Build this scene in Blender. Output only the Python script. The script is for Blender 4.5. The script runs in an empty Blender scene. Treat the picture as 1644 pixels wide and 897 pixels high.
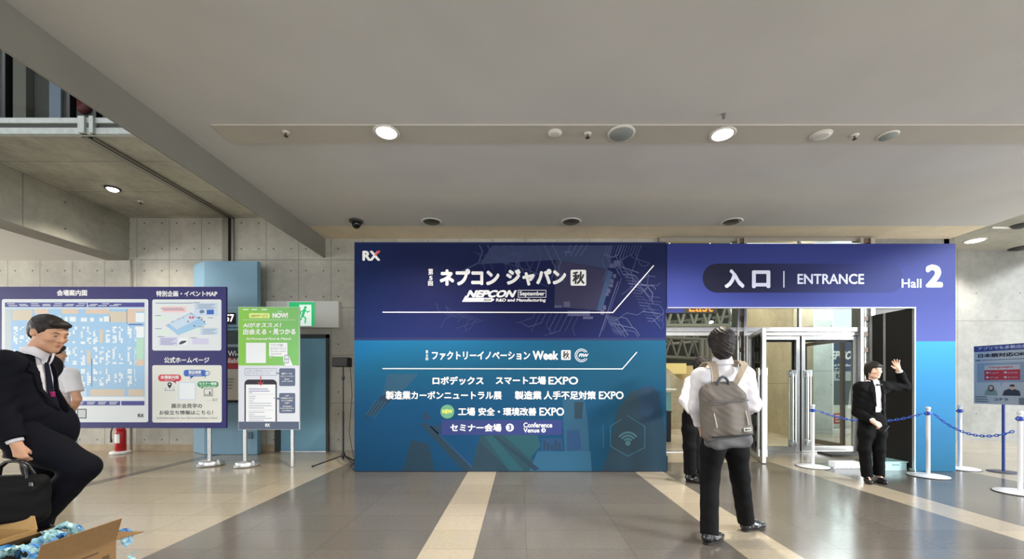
import bpy, bmesh, math, random
import numpy as np
from mathutils import Vector, Matrix, Euler

random.seed(7)
SC = bpy.context.scene
COL = SC.collection
PI = math.pi

# ------------------------------------------------------------------ camera, light, exposure
EYE, FPX, VX, VY = 1.27, 650.0, 835.0, 616.0     # eye height, focal length and vanishing point of the 1644x897 frame
cam_d = bpy.data.cameras.new('camera')
cam = bpy.data.objects.new('camera', cam_d)
COL.objects.link(cam)
cam.location = (0, 0, EYE)
cam.rotation_euler = (PI / 2, 0, 0)
cam_d.sensor_fit = 'HORIZONTAL'
cam_d.sensor_width = 36.0
cam_d.lens = 36.0 * FPX / 1644.0
cam_d.shift_x = -(VX - 822.0) / 1644.0
cam_d.shift_y = (VY - 448.5) / 1644.0
cam_d.clip_start, cam_d.clip_end = 0.05, 200
SC.camera = cam

SC.view_settings.view_transform = 'Standard'
SC.view_settings.look = 'None'
SC.view_settings.gamma = 1.0
SC.view_settings.use_curve_mapping = False
SC.view_settings.exposure = 0.0
SC.cycles.use_denoising = True
SC.cycles.max_bounces = 8
SC.cycles.diffuse_bounces = 4
SC.cycles.glossy_bounces = 4
SC.cycles.transparent_max_bounces = 16
SC.cycles.sample_clamp_indirect = 6.0
SC.cycles.caustics_reflective = False
SC.cycles.caustics_refractive = False

world = bpy.data.worlds.new('daylight')
SC.world = world
world.use_nodes = True
bg = world.node_tree.nodes['Background']
bg.inputs[0].default_value = (0.86, 0.93, 1.0, 1)
bg.inputs[1].default_value = 1.3


def area_light(name, loc, target, sx, sy, power, color):
    d = bpy.data.lights.new(name, 'AREA')
    d.shape = 'RECTANGLE'
    d.size, d.size_y, d.energy, d.color = sx, sy, power, color
    o = bpy.data.objects.new(name, d)
    COL.objects.link(o)
    o.location = loc
    o.rotation_euler = (Vector(target) - Vector(loc)).to_track_quat('-Z', 'Y').to_euler()
    return o


# daylight: a tall glazed wall far to the right, the glazed lobby front behind the camera; fill lights added low right, left and in the gallery
area_light('daylight_right', (20, -6.0, 8.4), (5.5, 5.85, 2.4), 5, 2.0, 7000, (0.90, 0.95, 1.0))
area_light('ceiling_fill_right', (17, 1.0, 1.4), (4.0, 5.0, 4.0), 10, 2.6, 700, (0.95, 0.97, 1.0))  # unseen fill aimed upward, added to brighten the ceiling
area_light('daylight_lobby', (2, -13, 2.0), (2, 6, 3.4), 24, 4.0, 1250, (0.98, 0.98, 0.97))
area_light('fill_left', (-15.5, 3.6, 1.5), (0, 4.4, 3.0), 5, 2.4, 600, (1.0, 0.98, 0.94))  # added fill from the left, to lift the ceiling
area_light('gallery_fill', (-9, 2.5, 8.6), (-7, 6, 0), 7, 5, 300, (0.95, 0.98, 1.0))  # fill added under the closed roof for the gallery wall and pilaster
area_light('hall_lighting', (5.0, 10.8, 5.6), (7.0, 11.2, 0), 5, 3, 420, (1.0, 0.93, 0.80))
area_light('vestibule_fill', (6.9, 8.9, 3.9), (7.1, 9.6, 0), 1.6, 1.2, 130, (0.94, 0.98, 1.0))  # overhead fill added to brighten the concrete panel and floor
area_light('hall_daylight', (11.5, 13.0, 4.0), (8.0, 10.0, 1.0), 3, 5, 500, (0.88, 0.96, 1.0))


# ------------------------------------------------------------------ helpers
def lin(c):
    c = c / 255.0
    return c / 12.92 if c <= 0.04045 else ((c + 0.055) / 1.055) ** 2.4


def S(r, g, b, k=1.0):
    return tuple(min(0.95, lin(x) * k) for x in (r, g, b)) + (1.0,)


def px(x, y, Y):
    """A point of the place at depth Y on the sight line of frame pixel (x, y)."""
    return Vector(((x - VX) * Y / FPX, Y, EYE + (VY - y) * Y / FPX))


def fl(y):
    """Depth of the floor seen at frame row y."""
    return EYE * FPX / (y - VY)


class NT:
    """A small wrapper to write shader node trees as expressions."""

    def __init__(self, name):
        self.m = bpy.data.materials.new(name)
        self.m.use_nodes = True
        self.t = self.m.node_tree
        self.b = self.t.nodes['Principled BSDF']
        self.L = self.t.links
        self._p = None

    def n(self, kind, **kw):
        nd = self.t.nodes.new(kind)
        for k, v in kw.items():
            setattr(nd, k, v)
        return nd

    def put(self, sock, v):
        if isinstance(v, bpy.types.NodeSocket):
            self.L.new(v, sock)
        elif isinstance(v, (tuple, list)) and len(v) == 3 and sock.type == 'RGBA':
            sock.default_value = tuple(v) + (1.0,)
        else:
            sock.default_value = v

    def math(self, op, a, b=0.0, c=None, clamp=False):
        nd = self.n('ShaderNodeMath', operation=op, use_clamp=clamp)
        self.put(nd.inputs[0], a)
        self.put(nd.inputs[1], b)
        if c is not None:
            self.put(nd.inputs[2], c)
        return nd.outputs[0]

    def pos(self):
        if self._p is None:
            g = self.n('ShaderNodeNewGeometry')
            s = self.n('ShaderNodeSeparateXYZ')
            self.L.new(g.outputs['Position'], s.inputs[0])
            self._p = (g.outputs['Position'], s.outputs[0], s.outputs[1], s.outputs[2])
        return self._p

    def noise(self, scale, detail=3.0, rough=0.5, vec=None):
        nd = self.n('ShaderNodeTexNoise')
        self.put(nd.inputs['Vector'], vec if vec is not None else self.pos()[0])
        nd.inputs['Scale'].default_value = scale
        nd.inputs['Detail'].default_value = detail
        nd.inputs['Roughness'].default_value = rough
        return nd.outputs[0]

    def ramp(self, v, lo, hi):
        nd = self.n('ShaderNodeMapRange', clamp=True)
        self.put(nd.inputs[0], v)
        self.put(nd.inputs[1], lo)
        self.put(nd.inputs[2], hi)
        nd.inputs[3].default_value, nd.inputs[4].default_value = 0, 1
        return nd.outputs[0]

    def smooth(self, v, lo, hi):
        nd = self.n('ShaderNodeMapRange', clamp=True, interpolation_type='SMOOTHSTEP')
        self.put(nd.inputs[0], v)
        self.put(nd.inputs[1], lo)
        self.put(nd.inputs[2], hi)
        nd.inputs[3].default_value, nd.inputs[4].default_value = 0, 1
        return nd.outputs[0]

    def mix(self, f, a, b, mode='MIX'):
        nd = self.n('ShaderNodeMix', data_type='RGBA', blend_type=mode)
        self.put(nd.inputs[0], f)
        self.put(nd.inputs[6], a)
        self.put(nd.inputs[7], b)
        return nd.outputs[2]

    def bump(self, h, strength=0.2, dist=0.01):
        nd = self.n('ShaderNodeBump')
        nd.inputs['Strength'].default_value = strength
        nd.inputs['Distance'].default_value = dist
        self.put(nd.inputs['Height'], h)
        self.put(self.b.inputs['Normal'], nd.outputs[0])

    def set(self, **kw):
        names = dict(color='Base Color', rough='Roughness', metal='Metallic', spec='Specular IOR Level', coat='Coat Weight',
                     emit='Emission Color', power='Emission Strength', trans='Transmission Weight', alpha='Alpha',
                     sheen='Sheen Weight', sss='Subsurface Weight')
        for k, v in kw.items():
            self.put(self.b.inputs[names[k]], v)
        return self


_mats = {}


def mat(name, color, rough=0.6, metal=0.0, spec=0.4, emit=0.0, grain=0.0, gscale=60, bump=0.0):
    """A plain paint, metal or cloth: a colour with a little procedural mottling and, if asked, fine relief."""
    if name in _mats:
        return _mats[name]
    t = NT(name)
    t.set(rough=rough, metal=metal, spec=spec)
    if grain > 0:
        f = t.noise(gscale, 4)
        lo = tuple(c * (1 - grain) for c in color[:3]) + (1,)
        hi = tuple(min(1, c * (1 + grain)) for c in color[:3]) + (1,)
        t.set(color=t.mix(t.ramp(f, 0.3, 0.7), lo, hi))
    else:
        t.set(color=color)
    if bump > 0:
        t.bump(t.noise(gscale, 4), bump, 0.004)
    if emit > 0:
        t.set(emit=color, power=emit)
    _mats[name] = t.m
    return t.m


class MB:
    """Collects faces and links them as ONE mesh object."""

    def __init__(self):
        self.v, self.f, self.mi, self.sm = [], [], [], []

    def add(self, verts, faces, mi=0, smooth=False):
        o = len(self.v)
        self.v += [tuple(p) for p in verts]
        for f in faces:
            self.f.append([i + o for i in f])
            self.mi.append(mi)
            self.sm.append(smooth)
        return self

    def box(self, x0, x1, y0, y1, z0, z1, mi=0, M=None):
        v = [(x0, y0, z0), (x1, y0, z0), (x1, y1, z0), (x0, y1, z0), (x0, y0, z1), (x1, y0, z1), (x1, y1, z1), (x0, y1, z1)]
        if M is not None:
            v = [M @ Vector(p) for p in v]
        return self.add(v, [(3, 2, 1, 0), (4, 5, 6, 7), (0, 1, 5, 4), (1, 2, 6, 5), (2, 3, 7, 6), (3, 0, 4, 7)], mi)

    def rbox(self, x0, x1, y0, y1, z0, z1, r=0.01, seg=2, mi=0, M=None, smooth=True):
        bm = bmesh.new()
        bmesh.ops.create_cube(bm, size=1)
        for v in bm.verts:
            v.co = Vector((x0 + (v.co.x + .5) * (x1 - x0), y0 + (v.co.y + .5) * (y1 - y0), z0 + (v.co.z + .5) * (z1 - z0)))
        bmesh.ops.bevel(bm, geom=list(bm.edges), offset=r, segments=seg, profile=0.5, affect='EDGES')
        bm.verts.index_update()
        vs = [M @ v.co if M is not None else v.co.copy() for v in bm.verts]
        self.add(vs, [[v.index for v in f.verts] for f in bm.faces], mi, smooth and seg > 2)
        bm.free()
        return self

    def tube(self, pts, r, seg=12, mi=0, caps=True, closed=False):
        pts = [Vector(p) for p in pts]
        n = len(pts)
        rs = r if isinstance(r, (list, tuple)) else [r] * n
        rings, up = [], None
        for i, p in enumerate(pts):
            if closed:
                t = (pts[(i + 1) % n] - pts[i - 1]).normalized()
            else:
                t = (pts[min(i + 1, n - 1)] - pts[max(i - 1, 0)]).normalized()
            if up is None:
                up = Vector((0, 0, 1)) if abs(t.z) < 0.9 else Vector((0, 1, 0))
            a = t.cross(up).normalized()
            b = a.cross(t).normalized()
            up = b
            rings.append([p + (a * math.cos(2 * PI * k / seg) + b * math.sin(2 * PI * k / seg)) * rs[i] for k in range(seg)])
        vs = [q for ring in rings for q in ring]
        fs = []
        for i in range(n if closed else n - 1):
            j = (i + 1) % n
            for k in range(seg):
                k2 = (k + 1) % seg
                fs.append((i * seg + k, j * seg + k, j * seg + k2, i * seg + k2))
        self.add(vs, fs, mi, True)
        if caps and not closed:
            self.add(rings[0], [list(range(seg))], mi)
            self.add(rings[-1], [list(range(seg))[::-1]], mi)
        return self

    def lathe(self, prof, c=(0, 0, 0), seg=32, mi=0, M=None, smooth=True):
        """prof: (radius, height) pairs from bottom to top about the z axis through c."""
        c = Vector(c)
        vs = []
        for r, z in prof:
            for k in range(seg):
                p = Vector((r * math.cos(2 * PI * k / seg), r * math.sin(2 * PI * k / seg), z))
                vs.append(c + (M @ p if M is not None else p))
        fs = []
        for i in range(len(prof) - 1):
            for k in range(seg):
                k2 = (k + 1) % seg
                fs.append((i * seg + k, i * seg + k2, (i + 1) * seg + k2, (i + 1) * seg + k))
        fs.append(list(range(seg))[::-1])
        fs.append([(len(prof) - 1) * seg + k for k in range(seg)])
        return self.add(vs, fs, mi, smooth)

    def prism(self, pts, d, mi=0):
        """A polygon (3-D points) given the thickness vector d."""
        pts = [Vector(p) for p in pts]
        d = Vector(d)
        n = len(pts)
        vs = pts + [p + d for p in pts]
        fs = [list(range(n))[::-1], [n + i for i in range(n)]]
        for i in range(n):
            j = (i + 1) % n
            fs.append((i, j, n + j, n + i))
        return self.add(vs, fs, mi)

    def ball(self, c, r, mi=0, seg=16, M=None):
        rr = r if isinstance(r, (tuple, list)) else (r, r, r)
        vs, fs, h = [], [], seg // 2
        for i in range(h + 1):
            th = PI * i / h
            for k in range(seg):
                ph = 2 * PI * k / seg
                p = Vector((rr[0] * math.sin(th) * math.cos(ph), rr[1] * math.sin(th) * math.sin(ph), -rr[2] * math.cos(th)))
                vs.append(Vector(c) + (M @ p if M is not None else p))
        for i in range(h):
            for k in range(seg):
                k2 = (k + 1) % seg
                fs.append((i * seg + k, i * seg + k2, (i + 1) * seg + k2, (i + 1) * seg + k))
        return self.add(vs, fs, mi, True)

    def build(self, name, mats, parent=None, bevel=0.0):
        me = bpy.data.meshes.new(name)
        me.from_pydata(self.v, [], self.f)
        if not isinstance(mats, (list, tuple)):
            mats = [mats]
        for m in mats:
            me.materials.append(m)
        me.polygons.foreach_set('material_index', self.mi)
        me.polygons.foreach_set('use_smooth', self.sm)
        me.update()
        o = bpy.data.objects.new(name, me)
        COL.objects.link(o)
        if parent is not None:
            adopt(o, parent)
        if bevel > 0:
            bv = o.modifiers.new('edge', 'BEVEL')
            bv.width, bv.segments, bv.limit_method, bv.angle_limit = bevel, 2, 'ANGLE', 0.7
        return o


def world_of(o):
    m = Matrix.LocRotScale(o.location, o.rotation_euler, o.scale)
    if o.parent is not None:
        m = world_of(o.parent) @ o.matrix_parent_inverse @ m
    return m


def adopt(o, parent):
    """Parent a mesh whose vertices are in place already."""
    o.parent = parent
    o.matrix_parent_inverse = world_of(parent).inverted()


def tag(o, label=None, cat=None, group=None, kind=None):
    for k, v in (('label', label), ('category', cat), ('group', group), ('kind', kind)):
        if v:
            o[k] = v
    return o


def thing(name, loc, label, cat, group=None):
    o = bpy.data.objects.new(name, None)
    COL.objects.link(o)
    o.location = loc
    o.empty_display_size = 0.1
    return tag(o, label, cat, group)


def structure(o, label=None):
    o['kind'] = 'structure'
    if label:
        o['label'] = label
    return o


def copy_tree(o, parent=None):
    c = o.copy()
    COL.objects.link(c)
    if parent is not None:
        c.parent = parent
    for ch in list(o.children):
        copy_tree(ch, c)
    return c


_txt = {}


def text_geo(body, bold=0.0, spacing=1.0):
    """Vertices and faces of a line of lettering in the built-in typeface, x to the right, y up, normalised to unit bounds."""
    key = (body, bold, spacing)
    if key in _txt:
        return _txt[key]
    cu = bpy.data.curves.new('lettering', 'FONT')
    cu.body = body
    cu.size = 1.0
    cu.space_character = spacing
    cu.resolution_u = 3
    o = bpy.data.objects.new('lettering', cu)
    COL.objects.link(o)
    dg = bpy.context.evaluated_depsgraph_get()
    me = bpy.data.meshes.new_from_object(o.evaluated_get(dg))
    v = np.array([tuple(p.co) for p in me.vertices]) if len(me.vertices) else np.zeros((1, 3))
    f = [list(p.vertices) for p in me.polygons]
    bpy.data.objects.remove(o)
    bpy.data.curves.remove(cu)
    bpy.data.meshes.remove(me)
    if bold > 0:            # a heavier weight: the same strokes struck round a small circle
        nv, v0, f0 = len(v), v, list(f)
        k = 8 if bold > 0.03 else 6
        for i in range(k):
            sh = np.array([math.cos(2 * PI * i / k), math.sin(2 * PI * i / k), 0]) * bold
            v = np.vstack([v, v0 + sh + np.array([0, 0, 0.00006 * (i + 1)])])
            f = f + [[q + nv * (i + 1) for q in g] for g in f0]
    lo, hi = v.min(0), v.max(0)
    v[:, :2] = (v[:, :2] - lo[:2]) / np.maximum(hi - lo, 1e-6)[:2]
    _txt[key] = (v, f, (hi - lo))
    return _txt[key]


class Face:
    """A flat printed face. (a, b) coordinates go to the world through org + a*u + b*v; prints lie in thin layers along n."""

    def __init__(self, parent, org, u, v, n, to_uv=None, step=0.0012):
        self.p, self.o, self.u, self.v, self.n, self.step = parent, Vector(org), Vector(u), Vector(v), Vector(n), step
        self.to = to_uv

    def w(self, a, b, layer=1):
        if self.to:
            a, b = self.to(a, b)
        return self.o + self.u * a + self.v * b + self.n * (self.step * layer)

    def mb(self):
        return MB()

    def poly(self, mb, pts, layer=1, mi=0):
        q = [self.w(a, b, layer) for a, b in pts]
        nn = sum(((q[i] - q[0]).cross(q[i + 1] - q[0]) for i in range(1, len(q) - 1)), Vector())
        if nn.dot(self.n) < 0:
            q.reverse()
        mb.add(q, [list(range(len(q)))], mi)

    def rect(self, mb, x0, y0, x1, y1, layer=1, mi=0, r=0.0):
        if r <= 0:
            return self.poly(mb, [(x0, y0), (x1, y0), (x1, y1), (x0, y1)], layer, mi)
        pts = []
        xa, xb, ya, yb = min(x0, x1), max(x0, x1), min(y0, y1), max(y0, y1)
        for cx, cy, a0 in ((xb - r, yb - r, 0), (xa + r, yb - r, 90), (xa + r, ya + r, 180), (xb - r, ya + r, 270)):
            for k in range(7):
                a = math.radians(a0 + 15 * k)
                pts.append((cx + r * math.cos(a), cy + r * math.sin(a)))
        self.poly(mb, pts, layer, mi)

    def disc(self, mb, cx, cy, r, layer=1, mi=0, seg=28):
        self.poly(mb, [(cx + r * math.cos(2 * PI * k / seg), cy + r * math.sin(2 * PI * k / seg)) for k in range(seg)], layer, mi)

    def arc(self, mb, cx, cy, r, w, a0, a1, layer=1, mi=0, seg=16):
        for k in range(seg):
            A = [math.radians(a0 + (a1 - a0) * (k + j) / seg) for j in (0, 1)]
            self.poly(mb, [(cx + (r + s) * math.cos(a), cy + (r + s) * math.sin(a)) for s, a in ((-w / 2, A[0]), (w / 2, A[0]), (w / 2, A[1]), (-w / 2, A[1]))], layer, mi)

    _n = 0

    def line(self, mb, pts, w, layer=1, mi=0):
        for (x0, y0), (x1, y1) in zip(pts, pts[1:]):
            d = math.hypot(x1 - x0, y1 - y0) or 1
            Face._n = (Face._n + 1) % 41
            nx, ny = -(y1 - y0) / d * w / 2, (x1 - x0) / d * w / 2
            ex, ey = (x1 - x0) / d * w / 2, (y1 - y0) / d * w / 2
            self.poly(mb, [(x0 - ex + nx, y0 - ey + ny), (x1 + ex + nx, y1 + ey + ny), (x1 + ex - nx, y1 + ey - ny), (x0 - ex - nx, y0 - ey - ny)], layer + 0.02 * Face._n, mi)

    def text(self, body, x0, y0, x1, y1, m, layer=3, bold=0.012, shear=0.0, name='lettering', mb=None, mi=0, spacing=1.0, parent=None):
        """Letters filling the box whose upper left is (x0, y0) and lower right (x1, y1) in face coordinates."""
        v, f, _ = text_geo(body, bold, spacing)
        own = mb is None
        mb = mb or MB()
        vs = []
        for p in v:
            a = x0 + (p[0] * (1 - shear) + p[1] * shear) * (x1 - x0)
            b = y1 + p[1] * (y0 - y1)
            vs.append(self.w(a, b, layer) + self.n * p[2])
        mb.add(vs, f, mi)
        if own:
            return mb.build(name, m, parent or self.p)


def front_face(parent, Y, step=0.0012):
    """A face across the view at depth Y, addressed in frame pixels of the photograph."""
    k = Y / FPX
    return Face(parent, (0, Y, EYE), (k, 0, 0), (0, 0, k), (0, -1, 0), lambda a, b: (a - VX, VY - b), step)


# ------------------------------------------------------------------ shared materials
M_white = mat('white_paint', S(236, 236, 232), 0.5)
M_letter = mat('white_lettering', S(245, 245, 245), 0.6, spec=0.2)
M_black = mat('black_plastic', S(24, 24, 26), 0.45)
M_dark = mat('dark_print', S(38, 38, 44), 0.6)
M_steel = mat('brushed_steel', (0.62, 0.62, 0.60, 1), 0.28, metal=1.0, grain=0.08, gscale=30)
M_alu = mat('aluminium', (0.75, 0.75, 0.74, 1), 0.38, metal=1.0, grain=0.05)
M_chrome = mat('chrome', (0.85, 0.85, 0.86, 1), 0.12, metal=1.0)


def glass_mat(name, tint, refl=1.0, rough=0.0):
    m = bpy.data.materials.new(name)
    m.use_nodes = True
    t = m.node_tree
    for n in list(t.nodes):
        t.nodes.remove(n)
    out = t.nodes.new('ShaderNodeOutputMaterial')
    tr = t.nodes.new('ShaderNodeBsdfTransparent')
    gl = t.nodes.new('ShaderNodeBsdfGlossy')
    fr = t.nodes.new('ShaderNodeFresnel')
    mx = t.nodes.new('ShaderNodeMixShader')
    fr.inputs[0].default_value = 1.0 + 0.35 * refl
    tr.inputs[0].default_value = tint
    gl.inputs['Roughness'].default_value = rough
    t.links.new(fr.outputs[0], mx.inputs[0])
    t.links.new(tr.outputs[0], mx.inputs[1])
    t.links.new(gl.outputs[0], mx.inputs[2])
    t.links.new(mx.outputs[0], out.inputs[0])
    return m


M_glass = glass_mat('clear_glass', (0.94, 0.97, 0.96, 1), 0.7)
M_glass2 = glass_mat('coated_glass', (0.96, 0.98, 0.97, 1), 0.12)


def concrete(name, u, tone, w, h, u0, v0, hole=True, blotch=0.35):
    """Fair-faced concrete: shuttering joints every w by h metres, tie holes, clouds of tone. u: the horizontal axis (0 x, 1 y); v is z, or y for a soffit."""
    t = NT(name)
    P, X, Y, Z = t.pos()
    U = (X, Y)[u] if u < 2 else X
    V = Z if u < 2 else Y
    fu = t.math('FRACT', t.math('DIVIDE', t.math('SUBTRACT', U, u0), w))
    fv = t.math('FRACT', t.math('DIVIDE', t.math('SUBTRACT', V, v0), h))
    du = t.math('MULTIPLY', t.math('MINIMUM', fu, t.math('SUBTRACT', 1.0, fu)), w)
    dv = t.math('MULTIPLY', t.math('MINIMUM', fv, t.math('SUBTRACT', 1.0, fv)), h)
    joint = t.math('SUBTRACT', 1.0, t.smooth(t.math('MINIMUM', du, dv), 0.003, 0.012))
    n1 = t.noise(1.3, 6, 0.6)
    n2 = t.noise(9.0, 5, 0.65)
    tone = tuple(tone[:3])
    lo = tuple(c * (1 - blotch) for c in tone)
    hi = tuple(min(1, c * (1 + blotch * 0.6)) for c in tone)
    c = t.mix(t.ramp(t.math('ADD', t.math('MULTIPLY', n1, 0.65), t.math('MULTIPLY', n2, 0.35)), 0.36, 0.64), lo, hi)
    c = t.mix(t.math('MULTIPLY', joint, 0.6), c, tuple(x * 0.35 for x in tone))
    if hole:
        hu = t.math('SUBTRACT', t.math('FRACT', t.math('DIVIDE', t.math('SUBTRACT', U, u0), w)), 0.5)
        hu = t.math('MULTIPLY', t.math('SUBTRACT', t.math('ABSOLUTE', hu), 0.27), w)
        hv = t.math('MULTIPLY', t.math('SUBTRACT', t.math('ABSOLUTE', t.math('SUBTRACT', fv, 0.5)), 0.27), h)
        d = t.math('SQRT', t.math('ADD', t.math('MULTIPLY', hu, hu), t.math('MULTIPLY', hv, hv)))
        hl = t.math('SUBTRACT', 1.0, t.smooth(d, 0.011, 0.019))
        c = t.mix(t.math('MULTIPLY', hl, 0.85), c, tuple(x * 0.18 for x in tone))
    t.set(color=c, rough=0.72, spec=0.3)
    t.bump(n2, 0.15, 0.004)
    return t.m
# ------------------------------------------------------------------ the setting
YB, YW, YR = 5.85, 7.64, 9.07         # printed walls, back wall with the glazed entrance, wall on the right
ZC, XL, XR = 4.0, -3.676, 8.1         # white ceiling: height, left and right edges
C_conc = S(168, 166, 156)


def floor_material():
    t = NT('polished_stone_floor')
    P, X, Y, Z = t.pos()
    m = t.math
    f = m('MULTIPLY', m('FRACT', m('DIVIDE', m('ADD', X, 0.755), 2.41)), 2.41)
    strip = m('LESS_THAN', f, 0.412)
    side = m('MAXIMUM', m('LESS_THAN', X, -2.775), m('GREATER_THAN', X, 6.78))
    side = m('MAXIMUM', side, m('GREATER_THAN', Y, 6.55))
    light = m('MAXIMUM', side, strip)
    track = m('MULTIPLY', m('GREATER_THAN', X, -5.54), m('LESS_THAN', X, -5.36))
    light = m('MULTIPLY', light, m('SUBTRACT', 1.0, track))
    # granite speckle and the slightly different stone of every tile
    fine = t.noise(260, 2)
    mid = t.noise(34, 4)
    tx = m('FLOOR', m('DIVIDE', m('ADD', X, 0.755), 0.804))
    ty = m('FLOOR', m('DIVIDE', m('ADD', Y, 0.058), 0.3965))
    h = m('FRACT', m('MULTIPLY', m('SINE', m('ADD', m('MULTIPLY', tx, 12.99), m('MULTIPLY', ty, 78.23))), 4375.85))
    var = m('ADD', m('MULTIPLY', m('SUBTRACT', fine, 0.5), 0.9), m('ADD', m('MULTIPLY', m('SUBTRACT', mid, 0.5), 0.35), m('MULTIPLY', m('SUBTRACT', h, 0.5), 0.16)))
    dark = S(101, 95, 87, 1.0)
    pale = S(168, 156, 135, 1.0)
    base = t.mix(light, dark, pale)
    base = t.mix(1.0, base, m('ADD', 1.0, var), 'MULTIPLY')
    # joints
    fx = m('FRACT', m('DIVIDE', m('ADD', X, 0.755), 0.804))
    fy = m('FRACT', m('DIVIDE', m('ADD', Y, 0.058), 0.3965))
    dx = m('MULTIPLY', m('MINIMUM', fx, m('SUBTRACT', 1.0, fx)), 0.804)
    dy = m('MULTIPLY', m('MINIMUM', fy, m('SUBTRACT', 1.0, fy)), 0.3965)
    joint = m('SUBTRACT', 1.0, t.smooth(m('MINIMUM', dx, dy), 0.0012, 0.005))
    base = t.mix(m('MULTIPLY', joint, 0.4), base, S(58, 54, 48))
    t.set(color=base, spec=0.55)
    r = m('ADD', 0.11, m('MULTIPLY', t.noise(2.2, 5), 0.13))
    t.set(rough=m('ADD', r, m('MULTIPLY', joint, 0.05)))
    t.bump(m('ADD', m('MULTIPLY', t.noise(1.2, 2), 0.6), m('MULTIPLY', h, 0.25)), 0.03, 0.02)
    return t.m


o = MB().box(-16, 18, -16, 34, -0.2, 0).build('floor', floor_material())
structure(o)

# white ceiling: two plaster fields with the shallow service channel between them
M_plaster = NT('ceiling_plaster').set(rough=0.85, spec=0.15)
M_plaster.set(color=M_plaster.mix(M_plaster.ramp(M_plaster.noise(1.1, 4), 0.3, 0.7), S(205, 205, 205), S(213, 213, 213)))
M_plaster.bump(M_plaster.noise(260, 3), 0.35, 0.003)
M_plaster = M_plaster.m
ya, yb = 2.73 * FPX / (VY - 199.5), 2.73 * FPX / (VY - 228)
xg = -3.25
mb = MB().box(XL, XR, -9, ya, ZC, ZC + 0.3).box(XL, XR, yb, 7.0, ZC, ZC + 0.3).box(XL, xg, ya, yb, ZC, ZC + 0.3)
structure(mb.build('ceiling', M_plaster))
M_chan = mat('channel_panel', S(196, 192, 182), 0.6, grain=0.05, gscale=0.8)
structure(MB().box(xg, XR, ya, yb, ZC - 0.012, ZC + 0.3).build('trim_1', M_chan))
M_uplit = mat('beige_uplit_soffit', S(240, 226, 200), 0.75, grain=0.06, gscale=3)  # beige soffit, lightened to stand in for uplight from the hall
structure(MB().box(XL, XR, 7.0, YW + 0.02, ZC + 0.006, ZC + 0.3).build('trim_2', M_uplit))
M_bulk = mat('bulkhead_paint', S(132, 130, 121), 0.8, grain=0.05, gscale=2)
structure(MB().box(XL - 0.025, XL, -9, YW, 3.65, ZC + 0.45).build('ceiling_beam', M_bulk))

# back wall in fair-faced concrete, plinth line
M_wall = concrete('concrete_wall', 0, S(182, 179, 168), 0.61, 0.9, -6.01, 0.91, blotch=0.2)
structure(MB().box(-16, 2.6, YW, YW + 0.3, 0, 4.6).build('wall_back', M_wall))
M_plinth = mat('plinth_stone', S(168, 152, 126), 0.6, grain=0.12, gscale=8)
structure(MB().box(-16, -4.55, YW - 0.012, YW, 0, 0.13).build('baseboard_back', M_plinth, bevel=0.003))
M_wallr = concrete('concrete_wall_right', 0, S(132, 132, 127), 1.82, 2.7, 11.62, -0.02, blotch=0.22)
structure(MB().box(8.1, 18, YR, YR + 0.3, 0, 8.0).build('wall_right', M_wallr))
structure(MB().box(6.62, 8.1, YW, YW + 0.2, 0, 4.3).box(8.0, 8.2, YW, YR, 0, 4.3).build('wall_return', M_wallr))
M_soffr = concrete('concrete_soffit_right', 2, S(168, 166, 156), 1.8, 2.4, 8.2, 0.2, hole=False, blotch=0.2)
structure(MB().box(XR, 11.9, 6.4, YR + 0.1, 4.25, 4.5).build('ceiling_right', M_soffr))

# left bay: concrete soffit under the gallery, its beam, the lower white ceiling beyond
M_soff = concrete('concrete_soffit', 2, S(186, 183, 168), 1.83, 0.9, -5.45, 0.3, hole=False, blotch=0.3)
structure(MB().box(-16, XL - 0.03, 5.1, YW, 4.4, 4.58).build('ceiling_left', M_soff))
M_beam = concrete('concrete_beam', 1, S(158, 155, 142), 2.44, 0.8, 6.0, 3.6, blotch=0.25)
structure(MB().box(-7.8, -7.37, -9, YW, 3.6, 4.4).build('concrete_beam', M_beam))
M_lowc = mat('low_ceiling_paint', S(206, 203, 198), 0.8, grain=0.03, gscale=2)
structure(MB().box(-16, -7.8, 1.0, YW, 3.6, 3.75).build('ceiling_low', M_lowc))
# partition track in the soffit and down the wall
M_track = mat('track_shadow', S(20, 20, 20), 0.7)
M_trackm = mat('track_metal', S(150, 146, 136), 0.4, metal=0.6)
mb = MB().box(-5.47, -5.41, 5.13, YW, 4.385, 4.41, 0).box(-5.41, -5.39, 5.13, YW, 4.37, 4.4, 1).box(-5.56, -5.47, 5.13, YW, 4.385, 4.4, 1)
structure(mb.build('trim_3', [M_track, M_trackm]))
mb = MB().box(-5.60, -5.49, YW - 0.03, YW, 0.0, 4.4, 1).box(-5.49, -5.43, YW - 0.01, YW, 0, 4.4, 0).box(-5.43, -5.39, YW - 0.03, YW, 0, 4.4, 1)
structure(mb.build('trim_4', [M_track, M_trackm]))

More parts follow.
